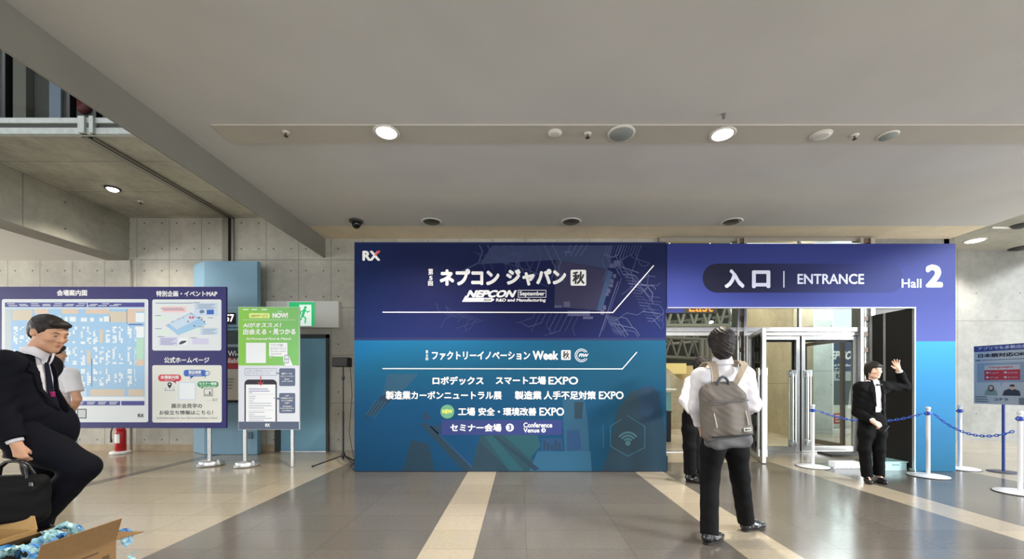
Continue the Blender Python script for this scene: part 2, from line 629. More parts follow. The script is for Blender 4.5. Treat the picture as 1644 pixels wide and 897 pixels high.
# gallery above the left bay
M_fascia = mat('gallery_fascia', S(196, 204, 202), 0.5, grain=0.1, gscale=14)
M_web = mat('gallery_web', S(96, 98, 94), 0.6)
mb = MB().box(-16, XL - 0.03, 5.06, 5.12, 4.395, 4.47, 0).box(-16, XL - 0.03, 5.09, 5.13, 4.47, 4.53, 1).box(-16, XL - 0.03, 5.06, 5.2, 4.53, 4.595, 0)
mb.box(-5.50, -5.42, 5.03, 5.08, 4.395, 4.60, 0).box(-5.36, -5.31, 5.03, 5.08, 4.395, 4.60, 0)
structure(mb.build('trim_5', [M_fascia, M_web]))
structure(MB().box(-16, XL - 0.03, 5.2, 9.0, 4.58, 4.62).build('floor_gallery', mat('gallery_floor', S(120, 118, 110), 0.6)))
M_gal = mat('gallery_wall_paint', S(66, 68, 64), 0.7, grain=0.2, gscale=1.5)
structure(MB().box(-16, XL - 0.03, 8.9, 9.1, 4.6, 9.2).box(-4.2, XL - 0.03, 5.2, 8.9, 4.6, 9.2).build('wall_gallery', M_gal))
structure(MB().box(-16, XL - 0.02, -9, 9.1, 9.2, 9.4).box(XL - 0.03, XL, -9, 9.1, 4.3, 9.2).build('roof_blocker', mat('roof_paint', S(150, 150, 146), 0.8)))  # unseen roof and side wall added to tame the sky light
M_galc = mat('gallery_pilaster_paint', S(104, 102, 92), 0.7, grain=0.1)
k = 8.8 / FPX
structure(MB().box((24 - VX) * k, (46 - VX) * k, 8.75, 8.9, 4.62, 9.2).build('trim_6', M_galc, bevel=0.01))
M_pale = mat('window_sky_paint', S(118, 130, 146), 0.6)  # gallery window, its sky light painted in as pale blue
structure(MB().rbox((75 - VX) * k, (94 - VX) * k, 8.84, 8.9, 4.62, 8.4, 0.01, mi=0).build('window_3', M_pale))

# glazed railing of the gallery
rail = thing('glass_railing', (-8, 5.16, 4.6), 'glass railing with dark posts along the upper gallery edge at top left', 'railing')
mb = MB().box(-16, XL - 0.06, 5.155, 5.165, 4.62, 5.78)
mb.build('glass_panel', M_glass2, rail)
M_post = mat('dark_railing_metal', S(34, 34, 34), 0.4, metal=0.4)
MB().box(-16, XL - 0.06, 5.14, 5.18, 5.78, 5.83).build('handrail', M_post, rail)
for xp in (12, 115, 157, -90, -190):
    x = (xp - VX) * 5.16 / FPX
    MB().rbox(x - 0.022, x + 0.022, 5.12, 5.2, 4.5, 5.78, 0.004).build('post', M_post, rail)
p = px(134, 170, 8.85)
bell = tag(MB().lathe([(0.0, -0.09), (0.09, -0.085), (0.15, -0.05), (0.165, 0.0), (0.165, 0.035)], p, 28, M=Matrix.Rotation(-PI / 2, 3, 'X')).build('alarm_bell', mat('alarm_red', S(84, 10, 20), 0.6)),
           'dark red round alarm bell on the gallery wall at top left', 'alarm bell')

# blue service door in the back wall, with its dark frame
M_blue = mat('blue_door_paint', S(116, 164, 188), 0.45, grain=0.05, gscale=3)
M_bframe = mat('dark_door_frame', S(52, 58, 58), 0.5)
xa, xb = -4.50, (525 - VX) * YW / FPX
d = structure(MB().rbox(xa, xb, YW - 0.03, YW + 0.02, 0.01, 2.13, 0.004).build('door_2', M_blue))
mb = MB().box(xa - 0.10, xa, YW - 0.05, YW + 0.02, 0, 2.2).box(xb, xb + 0.05, YW - 0.05, YW + 0.02, 0, 2.2).box(xa - 0.1, xb + 0.05, YW - 0.05, YW + 0.02, 2.13, 2.2)
mb.build('door_frame', M_bframe, d)
MB().box(xa, xb, YW - 0.055, YW + 0.02, 0, 0.012).build('threshold', M_alu, d)
mb = MB().tube([(xa + 0.09, YW - 0.03, 1.0), (xa + 0.09, YW - 0.08, 1.0), (xa + 0.2, YW - 0.08, 1.0)], 0.011)
mb.lathe([(0.026, 0), (0.026, 0.012)], (xa + 0.09, YW - 0.03, 1.0), 16, M=Matrix.Rotation(PI / 2, 3, 'X'))
mb.build('door_handle', M_steel, d)

# ------------------------------------------------------------------ glazed entrance front at the back wall
YG = 7.6
kg = YG / FPX
M_frame = mat('steel_door_frame', (0.55, 0.54, 0.52, 1), 0.3, metal=1.0, grain=0.06, gscale=20)
M_framed = mat('dark_bronze_frame', S(46, 42, 38), 0.35, metal=0.5)
M_brown = mat('brown_spacer', S(104, 84, 70), 0.5)
x0, x1 = 2.6, 6.62
c1a, c1b, c2a, c2b = (1179 - VX) * kg, (1194 - VX) * kg, (1374 - VX) * kg, (1397 - VX) * kg
win = structure(MB().box(x0, c1a, YG - 0.004, YG + 0.004, 2.34, 3.97).box(c1b, c2a, YG - 0.004, YG + 0.004, 2.34, 3.97).build('window_1', M_glass))
mb = MB().box(x0, x1, YG - 0.07, YG + 0.05, 2.245, 2.32, 0).box(x0, x1, YG - 0.035, YG + 0.05, 2.175, 2.235, 0)
mb.box(x0, x1, YG - 0.05, YG + 0.05, 3.93, 4.0, 0)
mb.build('window_frame', M_frame, win)
xm = (1283 - VX) * kg
MB().box(xm - 0.02, xm + 0.02, YG - 0.03, YG + 0.03, 2.32, 3.93).build('window_frame', M_frame, win)


def castellated(xa, xb, name):
    mb = MB()
    w = (xb - xa)
    mb.box(xa, xa + w * 0.2, YG - 0.11, YG + 0.1, 0, 3.98, 0).box(xb - w * 0.3, xb, YG - 0.11, YG + 0.1, 0, 3.98, 0)
    mb.box(xa + w * 0.44, xa + w * 0.52, YG - 0.06, YG + 0.1, 0, 3.98, 0)
    c = structure(mb.build(name, M_frame, bevel=0.004))
    mb = MB()
    z = 0.12
    while z < 3.9:
        mb.box(xa + w * 0.2, xb - w * 0.3, YG - 0.08, YG + 0.02, z, z + 0.085)
        z += 0.29
    mb.build('spacer_slat', M_brown, c)


castellated(c1a, c1b, 'trim_7')
castellated(c2a, c2b, 'trim_8')


def door_leaf(name, w, h=2.16, stile=0.075, mat_f=M_frame, handle=0, hm=M_steel, zb=0.012, gl=M_glass):
    """A framed glass leaf hinged at its own origin, running along +x; handle: +1 pull bars near the free edge."""
    d = structure(MB().box(stile, w - stile, -0.005, 0.005, zb + 0.09, h - 0.06).build(name, gl))
    mb = MB().box(0, stile, -0.028, 0.028, zb, h).box(w - stile, w, -0.028, 0.028, zb, h)
    mb.box(stile, w - stile, -0.028, 0.028, zb, zb + 0.09).box(stile, w - stile, -0.028, 0.028, h - 0.065, h)
    mb.build('door_frame', mat_f, d, bevel=0.003)
    if handle:
        for s in (-1, 1):
            mb = MB()
            xh = w - stile * 0.5 - 0.09
            mb.rbox(xh - 0.05, xh + 0.05, s * 0.055 - 0.012, s * 0.055 + 0.012, 1.40, 1.53, 0.004)
            mb.rbox(xh - 0.05, xh + 0.05, s * 0.055 - 0.012, s * 0.055 + 0.012, 0.10, 0.22, 0.004)
            mb.tube([(xh - 0.025, s * 0.055, 0.16), (xh - 0.025, s * 0.055, 1.46)], 0.014, 10)
            mb.tube([(xh + 0.025, s * 0.055, 0.16), (xh + 0.025, s * 0.055, 1.46)], 0.014, 10)
            mb.box(xh - 0.012, xh + 0.012, min(0, s * 0.055), max(0, s * 0.055), 1.42, 1.5).box(xh - 0.012, xh + 0.012, min(0, s * 0.055), max(0, s * 0.055), 0.12, 0.2)
            mb.build('door_handle', hm, d)
    return d


d = door_leaf('door_3', 1.12, handle=1)                       # left bay, swung out towards the hall
d.location = (4.235, YG - 0.12, 0)
d.rotation_euler = (0, 0, math.radians(-109))
wl = xm - c1b
d = door_leaf('door_4', wl - 0.01, handle=1, stile=0.065)
d.location = (c1b + 0.005, YG, 0)
d = door_leaf('door_5', wl - 0.01, handle=1, stile=0.065)
d.location = (c2a - 0.005, YG, 0)
d.rotation_euler = (0, 0, PI)
structure(MB().box(x0, x1, YG - 0.08, YG + 0.08, 0, 0.012).build('trim_9', M_frame))
structure(MB().box(xm - 0.075, xm + 0.06, YG + 0.04, YG + 0.10, 0.0, 2.18).box(c1b, c2a, YG + 0.04, YG + 0.09, 2.06, 2.17).build('trim_12', M_framed))
# inner leaf standing ajar behind
M_bronze = mat('bronze_frame', S(120, 106, 90), 0.35, metal=0.7)
d = door_leaf('door_6', 1.1, stile=0.07, mat_f=M_bronze, gl=M_glass2)
d.location = (6.32, YG + 0.3, 0)
d.rotation_euler = (0, 0, math.radians(91))

# ------------------------------------------------------------------ the hall behind the doors
M_hallc = concrete('hall_concrete', 1, S(186, 174, 146), 3.0, 1.3, 0.4, -0.02, blotch=0.2)
A, B = Vector((6.32, 9.35, 0)), Vector((7.05, 12.8, 0))
dirv = (B - A).normalized()
nrm = Vector((dirv.y, -dirv.x, 0))
structure(MB().prism([A, B, B + nrm * 0.4, A + nrm * 0.4], (0, 0, 4.6)).build('wall_hall', M_hallc))
M_hallp = concrete('hall_panel_concrete', 0, S(196, 204, 200), 1.3, 1.5, 7.0, 0.1, blotch=0.15)
structure(MB().box(6.95, 8.02, 10.4, 10.6, 0, 2.9).build('wall_hall_panel', M_hallp))
M_wframe = mat('white_window_frame', S(235, 238, 238), 0.4)
w2 = structure(MB().box(8.06, 8.85, 10.48, 10.49, 0.08, 3.6).build('window_2', M_glass))
mb = MB().box(8.0, 8.07, 10.42, 10.54, 0, 3.7).box(8.85, 8.92, 10.42, 10.54, 0, 3.7).box(8.07, 8.85, 10.42, 10.54, 2.42, 2.52).box(8.07, 8.85, 10.42, 10.54, 0, 0.1)
mb.box(7.38, 7.43, 10.34, 10.40, 0.0, 2.95)
mb.build('window_frame', M_wframe, w2)
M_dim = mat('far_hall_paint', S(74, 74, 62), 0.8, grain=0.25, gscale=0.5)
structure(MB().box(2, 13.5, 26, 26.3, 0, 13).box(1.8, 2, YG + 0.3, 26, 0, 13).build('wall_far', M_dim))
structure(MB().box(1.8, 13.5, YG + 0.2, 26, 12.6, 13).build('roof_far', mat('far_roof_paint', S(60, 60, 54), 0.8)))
M_stair = concrete('stair_concrete', 0, S(170, 160, 136), 1.2, 0.9, 4.1, 0, blotch=0.25)
Ys = 11.5
mb = MB().prism([px(1010, 616 + EYE * FPX / Ys, Ys), px(1112, 616 + EYE * FPX / Ys, Ys), px(1112, 640, Ys), px(1098, 616, Ys), px(1073, 592, Ys), px(1010, 566, Ys)], (0, 0.3, 0))
structure(mb.build('wall_stair', M_stair))
M_tan = mat('tan_wall_paint', S(176, 158, 112), 0.75, grain=0.1, gscale=2)
structure(MB().box(px(1040, 0, 14).x, px(1150, 0, 14).x, 14, 14.2, 0, 1.9).build('wall_tan', M_tan))
M_ypan = mat('yellow_panel', S(222, 204, 140), 0.6)
structure(MB().box(px(1060, 0, 13.8).x, px(1101, 0, 13.8).x, 13.75, 13.85, px(0, 600, 13.8).z, px(0, 583, 13.8).z).build('trim_10', M_ypan))


def truss(name, pa, pb, depth, bays, m, z_up=True):
    """A tubular roof girder from pa to pb with a second chord below."""
    mb = MB()
    pa, pb = Vector(pa), Vector(pb)
    dn = Vector((0, 0, -depth))
    mb.tube([pa, pb], 0.09, 8).tube([pa + dn, pb + dn], 0.09, 8)
    for i in range(bays):
        a, b = pa.lerp(pb, i / bays), pa.lerp(pb, (i + 1) / bays)
        mid = a.lerp(b, 0.5) + dn
        mb.tube([a, mid], 0.06, 6).tube([mid, b], 0.06, 6)
    return structure(mb.build(name, m))


M_tr = mat('grey_truss_paint', S(150, 148, 132), 0.6)
truss('roof_truss', px(1040, 486, 17), px(1230, 486, 17), 0.95, 9, M_tr)
truss('roof_truss', px(1040, 540, 22), px(1260, 552, 22), 1.05, 12, M_tr)
truss('roof_truss', px(1040, 520, 24), px(1260, 500, 24), 1.3, 10, M_tr)
structure(MB().tube([px(1126, 620, 21), px(1126, 545, 21)], 0.13, 10).tube([px(1134, 620, 21), px(1134, 545, 21)], 0.13, 10).tube([px(1142, 620, 21), px(1142, 545, 21)], 0.13, 10).build('trim_11', M_tr))
structure(MB().box(12, 40, 10, 40, -0.02, 0.003).build('ground_outside', mat('outside_paving', S(150, 152, 150), 0.8)))
# ------------------------------------------------------------------ the big printed wall
kb = YB / FPX


def print_mat(name, stops, axis='v', noise=0.0):
    """Printed gradient: colours at given heights (or widths), a soft cloudiness in the ink."""
    t = NT(name)
    P, X, Y, Z = t.pos()
    src = Z if axis == 'v' else X
    cur = stops[0][1]
    for (p0, c0), (p1, c1) in zip(stops, stops[1:]):
        cur = t.mix(t.ramp(src, p0, p1), cur, c1)
    if noise:
        f = t.math('ADD', 1.0 - noise, t.math('MULTIPLY', t.noise(0.9, 3), 2 * noise))
        cur = t.mix(1.0, cur, f, 'MULTIPLY')
    t.set(color=cur, rough=0.6, spec=0.15)
    return t


ZS = EYE + (VY - 545) * kb          # seam between the upper and lower print
ZT = EYE + (VY - 389) * kb
XA, XB = (569 - VX) * kb, (1069.5 - VX) * kb

ban = thing('exhibition_banner', ((XA + XB) / 2, YB, 0), 'large navy and teal printed exhibition wall standing at centre with white Japanese lettering', 'banner')
M_edge = mat('banner_edge', S(26, 30, 62), 0.6)
MB().box(XA, XB, YB, YB + 0.10, 0.005, ZT).build('board', M_edge, ban)
mb = MB()
for xx in (XA + 0.1, -1.0, 0.0, 1.0, XB - 0.1):
    mb.box(xx - 0.03, xx + 0.03, YB + 0.10, YB + 0.16, 0.005, ZT - 0.05).box(xx - 0.03, xx + 0.03, YB + 0.10, YB + 0.85, 0.005, 0.06)
mb.build('rear_frame', M_alu, ban)
F = front_face(ban, YB)

# upper print: navy with a steel blue cast at the left edge and lower left
t = print_mat('upper_print', [(ZS, S(38, 54, 126, 0.50)), (ZS + 0.55, S(20, 32, 98, 0.50)), (ZT, S(18, 36, 90, 0.50))], noise=0.18)
P, X, Y, Z = t.pos()
base = t.b.inputs['Base Color'].links[0].from_socket
left = t.math('SUBTRACT', 1.0, t.smooth(X, XA, XA + 0.9))
base = t.mix(t.math('MULTIPLY', left, 0.6), base, S(26, 54, 116, 0.50))
cen = t.math('SQRT', t.math('ADD', t.math('POWER', t.math('MULTIPLY', t.math('SUBTRACT', X, 0.3), 0.6), 2.0), t.math('POWER', t.math('SUBTRACT', Z, 2.45), 2.0)))
base = t.mix(t.math('MULTIPLY', t.math('SUBTRACT', 1.0, t.smooth(cen, 0.2, 1.0)), 0.5), base, S(18, 22, 88, 0.50))
t.set(color=base)
M_up = t.m
mb = F.mb()
F.rect(mb, 569, 389, 1069.5, 545, 1)
mb.build('upper_print', M_up, ban)
# lower print: teal, bluer at the left, darker to the right
t = print_mat('lower_print', [(0, S(16, 66, 100, 0.86)), (0.9, S(18, 76, 118, 0.86)), (1.5, S(20, 90, 126, 0.86)), (ZS, S(22, 104, 150, 0.86))], noise=0.14)
P, X, Y, Z = t.pos()
base = t.b.inputs['Base Color'].links[0].from_socket
base = t.mix(t.math('MULTIPLY', t.smooth(X, -1.0, 1.6), 0.55), base, S(20, 70, 92, 0.86))
corner = t.math('SUBTRACT', 1.0, t.smooth(t.math('ADD', t.math('ABSOLUTE', t.math('SUBTRACT', X, XA)), t.math('MULTIPLY', t.math('SUBTRACT', ZS, Z), 1.3)), 0.0, 1.0))
base = t.mix(t.math('MULTIPLY', corner, 0.7), base, S(18, 104, 160, 0.86))
t.set(color=base)
M_low = t.m
mb = F.mb()
F.rect(mb, 569, 545, 1069.5, 756, 1)
mb.build('lower_print', M_low, ban)
mb = F.mb()
F.rect(mb, 569, 542.5, 1069.5, 546, 2)
F.rect(mb, 569, 388.6, 1069.5, 390.4, 2)
mb.build('seam_line', mat('seam_ink', S(24, 34, 92, 0.86), 0.5), ban)

# printed circuit board picture in the upper half
I_chip = mat('chip_ink', S(26, 24, 80, 0.65), 0.5)
I_chip2 = mat('chip_side_ink', S(36, 76, 128, 0.65), 0.5)
I_tr = [mat('trace_ink_%s' % n, S(*c, 0.66), 0.5) for n, c in (('faint', (42, 56, 114)), ('mid', (62, 74, 130)), ('pale', (88, 98, 148)), ('pad', (82, 84, 132)))]
mb = F.mb()
F.poly(mb, [(892, 417), (976, 433), (958, 498), (890, 492)], 1.5, 0)
F.poly(mb, [(976, 433), (984, 437), (966, 500), (958, 498)], 1.5, 1)
F.poly(mb, [(790, 394), (984, 394), (976, 432), (892, 417), (770, 424)], 1.3, 2)
mb.build('chip_picture', [I_chip, I_chip2, mat('board_ink', S(28, 52, 100, 0.65), 0.5)], ban)
rnd = random.Random(3)
mb = F.mb()


def trace(x, y, dx, dy, steps, w, mi):
    pts = [(x, y)]
    for _ in range(steps):
        L = rnd.uniform(6, 22)
        x, y = x + dx * L, y + dy * L
        if not (574 < x < 1066 and 393 < y < 541):
            break
        pts.append((x, y))
        a = math.atan2(dy, dx) + rnd.choice((-PI / 4, 0, PI / 4))
        dx, dy = math.cos(a), math.sin(a)
    if len(pts) > 1:
        F.line(mb, pts, w, 1.7, mi)


for i in range(18):
    trace(996 + i * 2.6, 430 + i * 5, 1, 0.12, 4, rnd.uniform(0.7, 1.3), rnd.choice((0, 1, 1, 2)))
mb.build('circuit_pattern', I_tr, ban)
mb = F.mb()
for i in range(13):
    trace(975 + i * 4.5, 394, -0.35, 1, 4, rnd.uniform(0.8, 1.5), rnd.choice((0, 1, 1, 2)))
mb.build('circuit_pattern', I_tr, ban)
mb = F.mb()
for i in range(11):
    trace(972 + i * 1.5, 506 + i * 3, 1, 0.2, 5, rnd.uniform(0.8, 1.6), rnd.choice((0, 1, 2)))
mb.build('circuit_pattern', I_tr, ban)
mb = F.mb()
for i in range(9):
    trace(860 + i * 9, 500, -0.5, 1, 3, 0.9, rnd.choice((0, 0, 1)))
mb.build('circuit_pattern', I_tr, ban)
mb = F.mb()
for i in range(10):
    trace(770 + i * 13, 394, 0.5, 1, 4, rnd.uniform(1.0, 2.2), rnd.choice((0, 0, 1)))
mb.build('circuit_pattern', I_tr, ban)
mb = F.mb()
for i in range(8):
    trace(740 + i * 5, 500 + i * 2, -1, 0.3, 3, 0.7, 0)
mb.build('circuit_pattern', I_tr, ban)
mb = F.mb()
for i in range(12):
    trace(760 + i * 9, 404 + i * 3, 1, 0.4, 3, 0.8, 0)
mb.build('circuit_pattern', I_tr, ban)
mb = F.mb()
for x, y, w, h in ((984, 440, 5, 6), (980, 448, 5, 6), (978, 455, 6, 6), (974, 463, 6, 7), (972, 470, 5, 5), (968, 490, 5, 7), (964, 497, 6, 8), (905, 484, 10, 9), (911, 499, 36, 8), (890, 490, 12, 4), (936, 508, 16, 4), (985, 418, 12, 9), (978, 424, 9, 6), (906, 403, 10, 3)):
    F.rect(mb, x, y, x + w, y + h, 1.8, 3)
for k_ in range(4):
    F.line(mb, [(916 + k_ * 9, 394), (908 + k_ * 8, 410)], 2.2, 1.8, 1)
F.line(mb, [(992, 452), (962, 540)], 1.2, 1.8, 2)
F.line(mb, [(998, 446), (968, 530)], 1.0, 1.8, 1)
mb.build('component_pattern', I_tr, ban)

# faint machines printed in the lower half
I = [mat('lower_ink_%s' % n, S(*c, 0.66), 0.5) for n, c in (
    ('deep', (14, 58, 90)), ('green', (17, 70, 84)), ('sea', (19, 86, 100)), ('blue', (20, 72, 120)), ('pale', (34, 98, 132)), ('pale_mid', (28, 90, 124)), ('dusk', (16, 58, 78)), ('line', (50, 108, 132)), ('icon', (72, 124, 140)))]
mb = F.mb()
F.poly(mb, [(622, 600), (672, 600), (652, 622), (634, 634), (614, 634)], 1.4, 5)
F.poly(mb, [(614, 634), (634, 634), (622, 648), (603, 664), (584, 672), (600, 650)], 1.5, 0)
for a in range(4):
    F.line(mb, [(604 + a * 5, 642 + a), (588 + a * 4, 666 + a * 2)], 1.1, 1.6, 7)
F.poly(mb, [(675, 680), (684, 678), (762, 756), (744, 756)], 1.4, 6)
F.poly(mb, [(684, 678), (690, 682), (768, 756), (762, 756)], 1.5, 3)
F.poly(mb, [(688, 684), (708, 682), (708, 696), (696, 697)], 1.5, 0)
F.poly(mb, [(678, 672), (684, 660), (694, 673)], 1.5, 0)
F.poly(mb, [(660, 706), (688, 712), (692, 730), (698, 756), (646, 756), (652, 738)], 1.4, 6)
for a in range(5):
    F.line(mb, [(660 + a * 2, 708 + a * 8), (688, 713 + a * 7)], 0.9, 1.6, 0)
F.poly(mb, [(770, 700), (806, 696), (880, 756), (756, 756)], 1.4, 1)
F.poly(mb, [(778, 700), (790, 698), (842, 756), (818, 756)], 1.5, 2)
F.poly(mb, [(792, 700), (796, 699), (866, 752), (858, 756)], 1.6, 6)
F.poly(mb, [(806, 696), (860, 690), (868, 716), (850, 736)], 1.5, 2)
F.poly(mb, [(770, 708), (818, 756), (756, 756)], 1.55, 6)
F.poly(mb, [(863, 724), (948, 724), (950, 756), (850, 756)], 1.5, 4)
F.poly(mb, [(903, 640), (938, 640), (944, 680), (946, 724), (906, 724)], 1.4, 5)
F.poly(mb, [(922, 645), (937, 645), (934, 672), (922, 672)], 1.6, 6)
F.poly(mb, [(910, 690), (930, 690), (934, 722), (910, 724)], 1.55, 3)
F.poly(mb, [(870, 704), (902, 702), (904, 722), (868, 724)], 1.6, 3)
for a in range(5):
    F.rect(mb, 872 + a * 6, 706 + (a % 3) * 4, 876 + a * 6, 722, 1.7, 0)
F.poly(mb, [(980, 720), (990, 660), (1010, 630), (1040, 620), (1060, 640), (1068, 700), (1068, 756), (966, 756)], 1.3, 6)
F.poly(mb, [(1030, 625), (1044, 618), (1060, 630), (1060, 672), (1040, 682), (1024, 660)], 1.4, 0)
F.line(mb, [(968, 682), (969, 718)], 1.0, 1.6, 7)
mb.build('machine_pattern', I, ban)
mb = F.mb()
hexp = [(1007, 667), (1035, 684), (1035, 718), (1008, 732), (980, 716), (980, 684)]
F.line(mb, [hexp[0], hexp[1], hexp[2], hexp[3], hexp[4], hexp[5], (997, 673)], 1.3, 1.8, 0)
for r in (7, 12, 17):
    F.arc(mb, 1008, 711, r, 3, 215, 325, 1.9, 1)
F.disc(mb, 1008, 711, 4.2, 1.9, 1)
mb.build('network_icon', [I[7], I[8]], ban)

# rule lines
mb = F.mb()
F.line(mb, [(615, 501), (984, 501.5), (1049, 426.5)], 1.5, 2.5)
F.line(mb, [(615, 591.5), (999, 592), (1022, 565.5)], 1.4, 2.5)
mb.build('rule_line', M_letter, ban)

# lettering
T = F.text
T('RX', 582, 402.5, 610.5, 418.5, M_letter, bold=0.05, name='logo')
mb = F.mb()
F.poly(mb, [(601, 410), (606.5, 402.3), (611, 402.3), (605, 410)], 4)
mb.build('logo_accent', mat('logo_red', S(226, 70, 60), 0.5), ban)
T('第', 687.5, 431, 695.5, 441, M_letter, bold=0.02)
T('5', 689, 443, 694.5, 449.5, M_letter, bold=0.03)
T('回', 687.5, 451, 695, 458.5, M_letter, bold=0.02)
T('ネプコン', 706, 431.5, 802, 458.5, M_letter, bold=0.058)
T('ジャパン', 812.5, 431.5, 909, 458.5, M_letter, bold=0.058)
mb = F.mb()
F.rect(mb, 916, 433, 941, 458.5, 2.5, 0, 2.5)
mb.build('season_plate', M_letter, ban)
T('秋', 919, 435.5, 938.5, 456, M_dark, 3.5, bold=0.035)
T('NEPCON', 748, 465.5, 830, 477.5, M_letter, bold=0.055, shear=0.07)
mb = F.mb()
F.poly(mb, [(747.5, 474), (750, 478), (790, 478), (794, 481), (789, 484.3), (742, 484.3)], 2.5)
mb.build('logo_shape', M_letter, ban)
mb = F.mb()
for a, b in (((832, 465.8), (876.5, 465.8)), ((876.5, 465.8), (876.5, 477.2)), ((876.5, 477.2), (832, 477.2)), ((832, 477.2), (832, 465.8))):
    F.line(mb, [a, b], 0.8, 2.5)
mb.build('logo_shape', M_letter, ban)
T('2024', 775.5, 479.4, 788.5, 483.2, M_dark, 3.5, bold=0.03, shear=0.08)
T('September', 834, 467.6, 874.5, 476.4, M_letter, bold=0.035)
T('R&D and Manufacturing', 796, 479, 876.5, 485.5, M_letter, bold=0.035, shear=0.01)
T('第', 683.5, 562, 687.5, 567, M_letter)
T('5', 684, 568.5, 687.2, 572, M_letter)
T('回', 683.5, 573.5, 687.5, 578, M_letter)
T('ファクトリーイノベーション', 693.5, 563.5, 851, 577.5, M_letter, bold=0.03)
T('Week', 855, 563, 896, 577.5, M_letter, bold=0.04)
mb = F.mb()
F.rect(mb, 901, 562, 916, 577.5, 2.5, 0, 1.5)
mb.build('season_plate', M_letter, ban)
T('秋', 903, 563.5, 914.5, 576, M_dark, 3.5, bold=0.03)
mb = F.mb()
F.arc(mb, 933.5, 570.3, 10.2, 1.0, 30, 330, 2.5, 0, 24)
F.arc(mb, 933.5, 570.3, 7.6, 0.9, 40, 320, 2.5, 0, 24)
mb.build('round_logo', M_letter, ban)
T('FIW', 929, 567.5, 945, 573, M_letter, bold=0.035, shear=0.08)
T('ロボデックス', 694.5, 604, 776.5, 617.5, M_letter, bold=0.035)
T('スマート工場', 796, 604, 876.5, 617, M_letter, bold=0.035)
T('EXPO', 880.5, 604.5, 928, 617, M_letter, bold=0.02)
T('製造業カーボンニュートラル展', 619.5, 627.5, 805.5, 641, M_letter, bold=0.03)
T('製造業', 826.5, 627.5, 869.5, 641, M_letter, bold=0.03)
T('人手不足対策', 873, 627.5, 956.5, 641, M_letter, bold=0.03)
T('EXPO', 961.5, 628, 1001, 640.5, M_letter, bold=0.02)
mb = F.mb()
F.disc(mb, 718.3, 660.5, 11.2, 2.5)
mb.build('new_badge', mat('badge_green', S(96, 154, 122), 0.5), ban)
T('NEW', 710.5, 657, 726.5, 663.5, mat('badge_yellow', S(240, 236, 96), 0.5), 3.5, bold=0.03)
T('工場', 735.5, 654, 763, 667, M_letter, bold=0.03)
T('安全・環境改善', 768, 654, 861, 667, M_letter, bold=0.03)
T('EXPO', 866, 654, 905.5, 667, M_letter, bold=0.02)
mb = F.mb()
F.rect(mb, 709, 674, 902, 698, 2.0)
mb.build('venue_band', mat('violet_band', S(44, 62, 134, 0.65), 0.5), ban)
T('セミナー会場', 723, 680, 805, 692.5, M_letter, bold=0.03)
mb = F.mb()
F.disc(mb, 818.5, 686, 6.3, 2.5)
mb.build('venue_disc', M_letter, ban)
mb = F.mb()
F.disc(mb, 872.5, 690.5, 3.6, 2.5)
mb.build('venue_disc', M_letter, ban)
M_band = bpy.data.materials['violet_band']
T('3', 816.2, 681.8, 821, 690, M_band, 3.5, bold=0.04)
T('3', 871.2, 688.2, 874, 692.8, M_band, 3.5, bold=0.04)
T('Conference', 840.5, 678, 886.5, 686, M_letter, bold=0.02)
T('Venue', 840.5, 686.8, 866, 694, M_letter, bold=0.02)
tag(MB().rbox(2.12, 2.16, YB + 0.06, YB + 0.2, 0.0, 0.22, 0.008).tube([(2.14, YB + 0.09, 0.215), (2.14, YB + 0.09, 0.25), (2.14, YB + 0.17, 0.25), (2.14, YB + 0.17, 0.215)], 0.006, 8).build('ballast_weight', M_black),
    'small black ballast weight on the floor at the right end of the printed wall', 'weight')

# ------------------------------------------------------------------ the entrance portal
X0, X1, XI = 2.122, (1534 - VX) * kb, (1470.5 - VX) * kb
ZH, ZT2, YD = EYE + (VY - 493) * kb, EYE + (VY - 391) * kb, YB + 0.76
por = thing('entrance_portal', ((X0 + X1) / 2, YB, 0), 'blue entrance portal with header reading ENTRANCE and one wide blue leg', 'entrance gate')
M_portal = print_mat('portal_print', [(0, S(28, 84, 112, 1.25)), (0.55, S(30, 94, 132, 1.25)), (1.4, S(40, 120, 168, 1.25)), (ZS - 0.03, S(46, 138, 190, 1.25)), (ZS - 0.02, S(70, 80, 146, 1.25)), (2.5, S(50, 60, 126, 1.25)), (ZT2, S(36, 44, 104, 1.25))], noise=0.05).m
MB().box(X0, X1, YB, YB + 0.12, ZH, ZT2).build('header', M_portal, por)
MB().box(XI, X1, YB, YD, 0.005, ZH).build('pillar_panel', M_portal, por)
M_inner = mat('black_panel', S(30, 27, 26), 0.55, grain=0.1, gscale=4)
ys = (YB + 0.04, YB + 0.47, YB + 0.51, YD - 0.05)
MB().box(XI - 0.012, XI, ys[0], ys[1], 0.04, ZH).build('inner_panel', M_inner, por)
MB().box(XI - 0.012, XI, ys[2], ys[3], 0.04, ZH).build('inner_panel', M_inner, por)
MB().box(XI - 0.016, XI, YB + 0.002, ys[0], 0.005, ZH).build('edge_profile', M_alu, por)
MB().box(XI - 0.016, XI, ys[1], ys[2], 0.005, ZH).build('edge_profile', M_alu, por)
MB().box(XI - 0.016, XI, ys[3], YD, 0.005, ZH).build('edge_profile', M_alu, por)
MB().box(XI - 0.014, XI, YB, YD, 0.005, 0.04).build('base_profile', M_alu, por)
MB().box(X0 + 0.01, XI, YB - 0.003, YB + 0.03, ZH - 0.012, ZH).build('lower_profile', mat('pale_profile', S(190, 190, 210), 0.4, metal=0.5), por)
F = front_face(por, YB)
T = F.text
t = print_mat('pill_print', [(0, S(46, 58, 142)), (1, S(46, 58, 142))])
P, X, Y, Z = t.pos()
t.set(color=t.mix(t.smooth(X, 2.9, 5.5), S(28, 30, 54), S(46, 55, 118)))
mb = F.mb()
F.rect(mb, 1128, 423, 1450, 469.5, 1, 0, 23)
mb.build('title_pill', t.m, por)
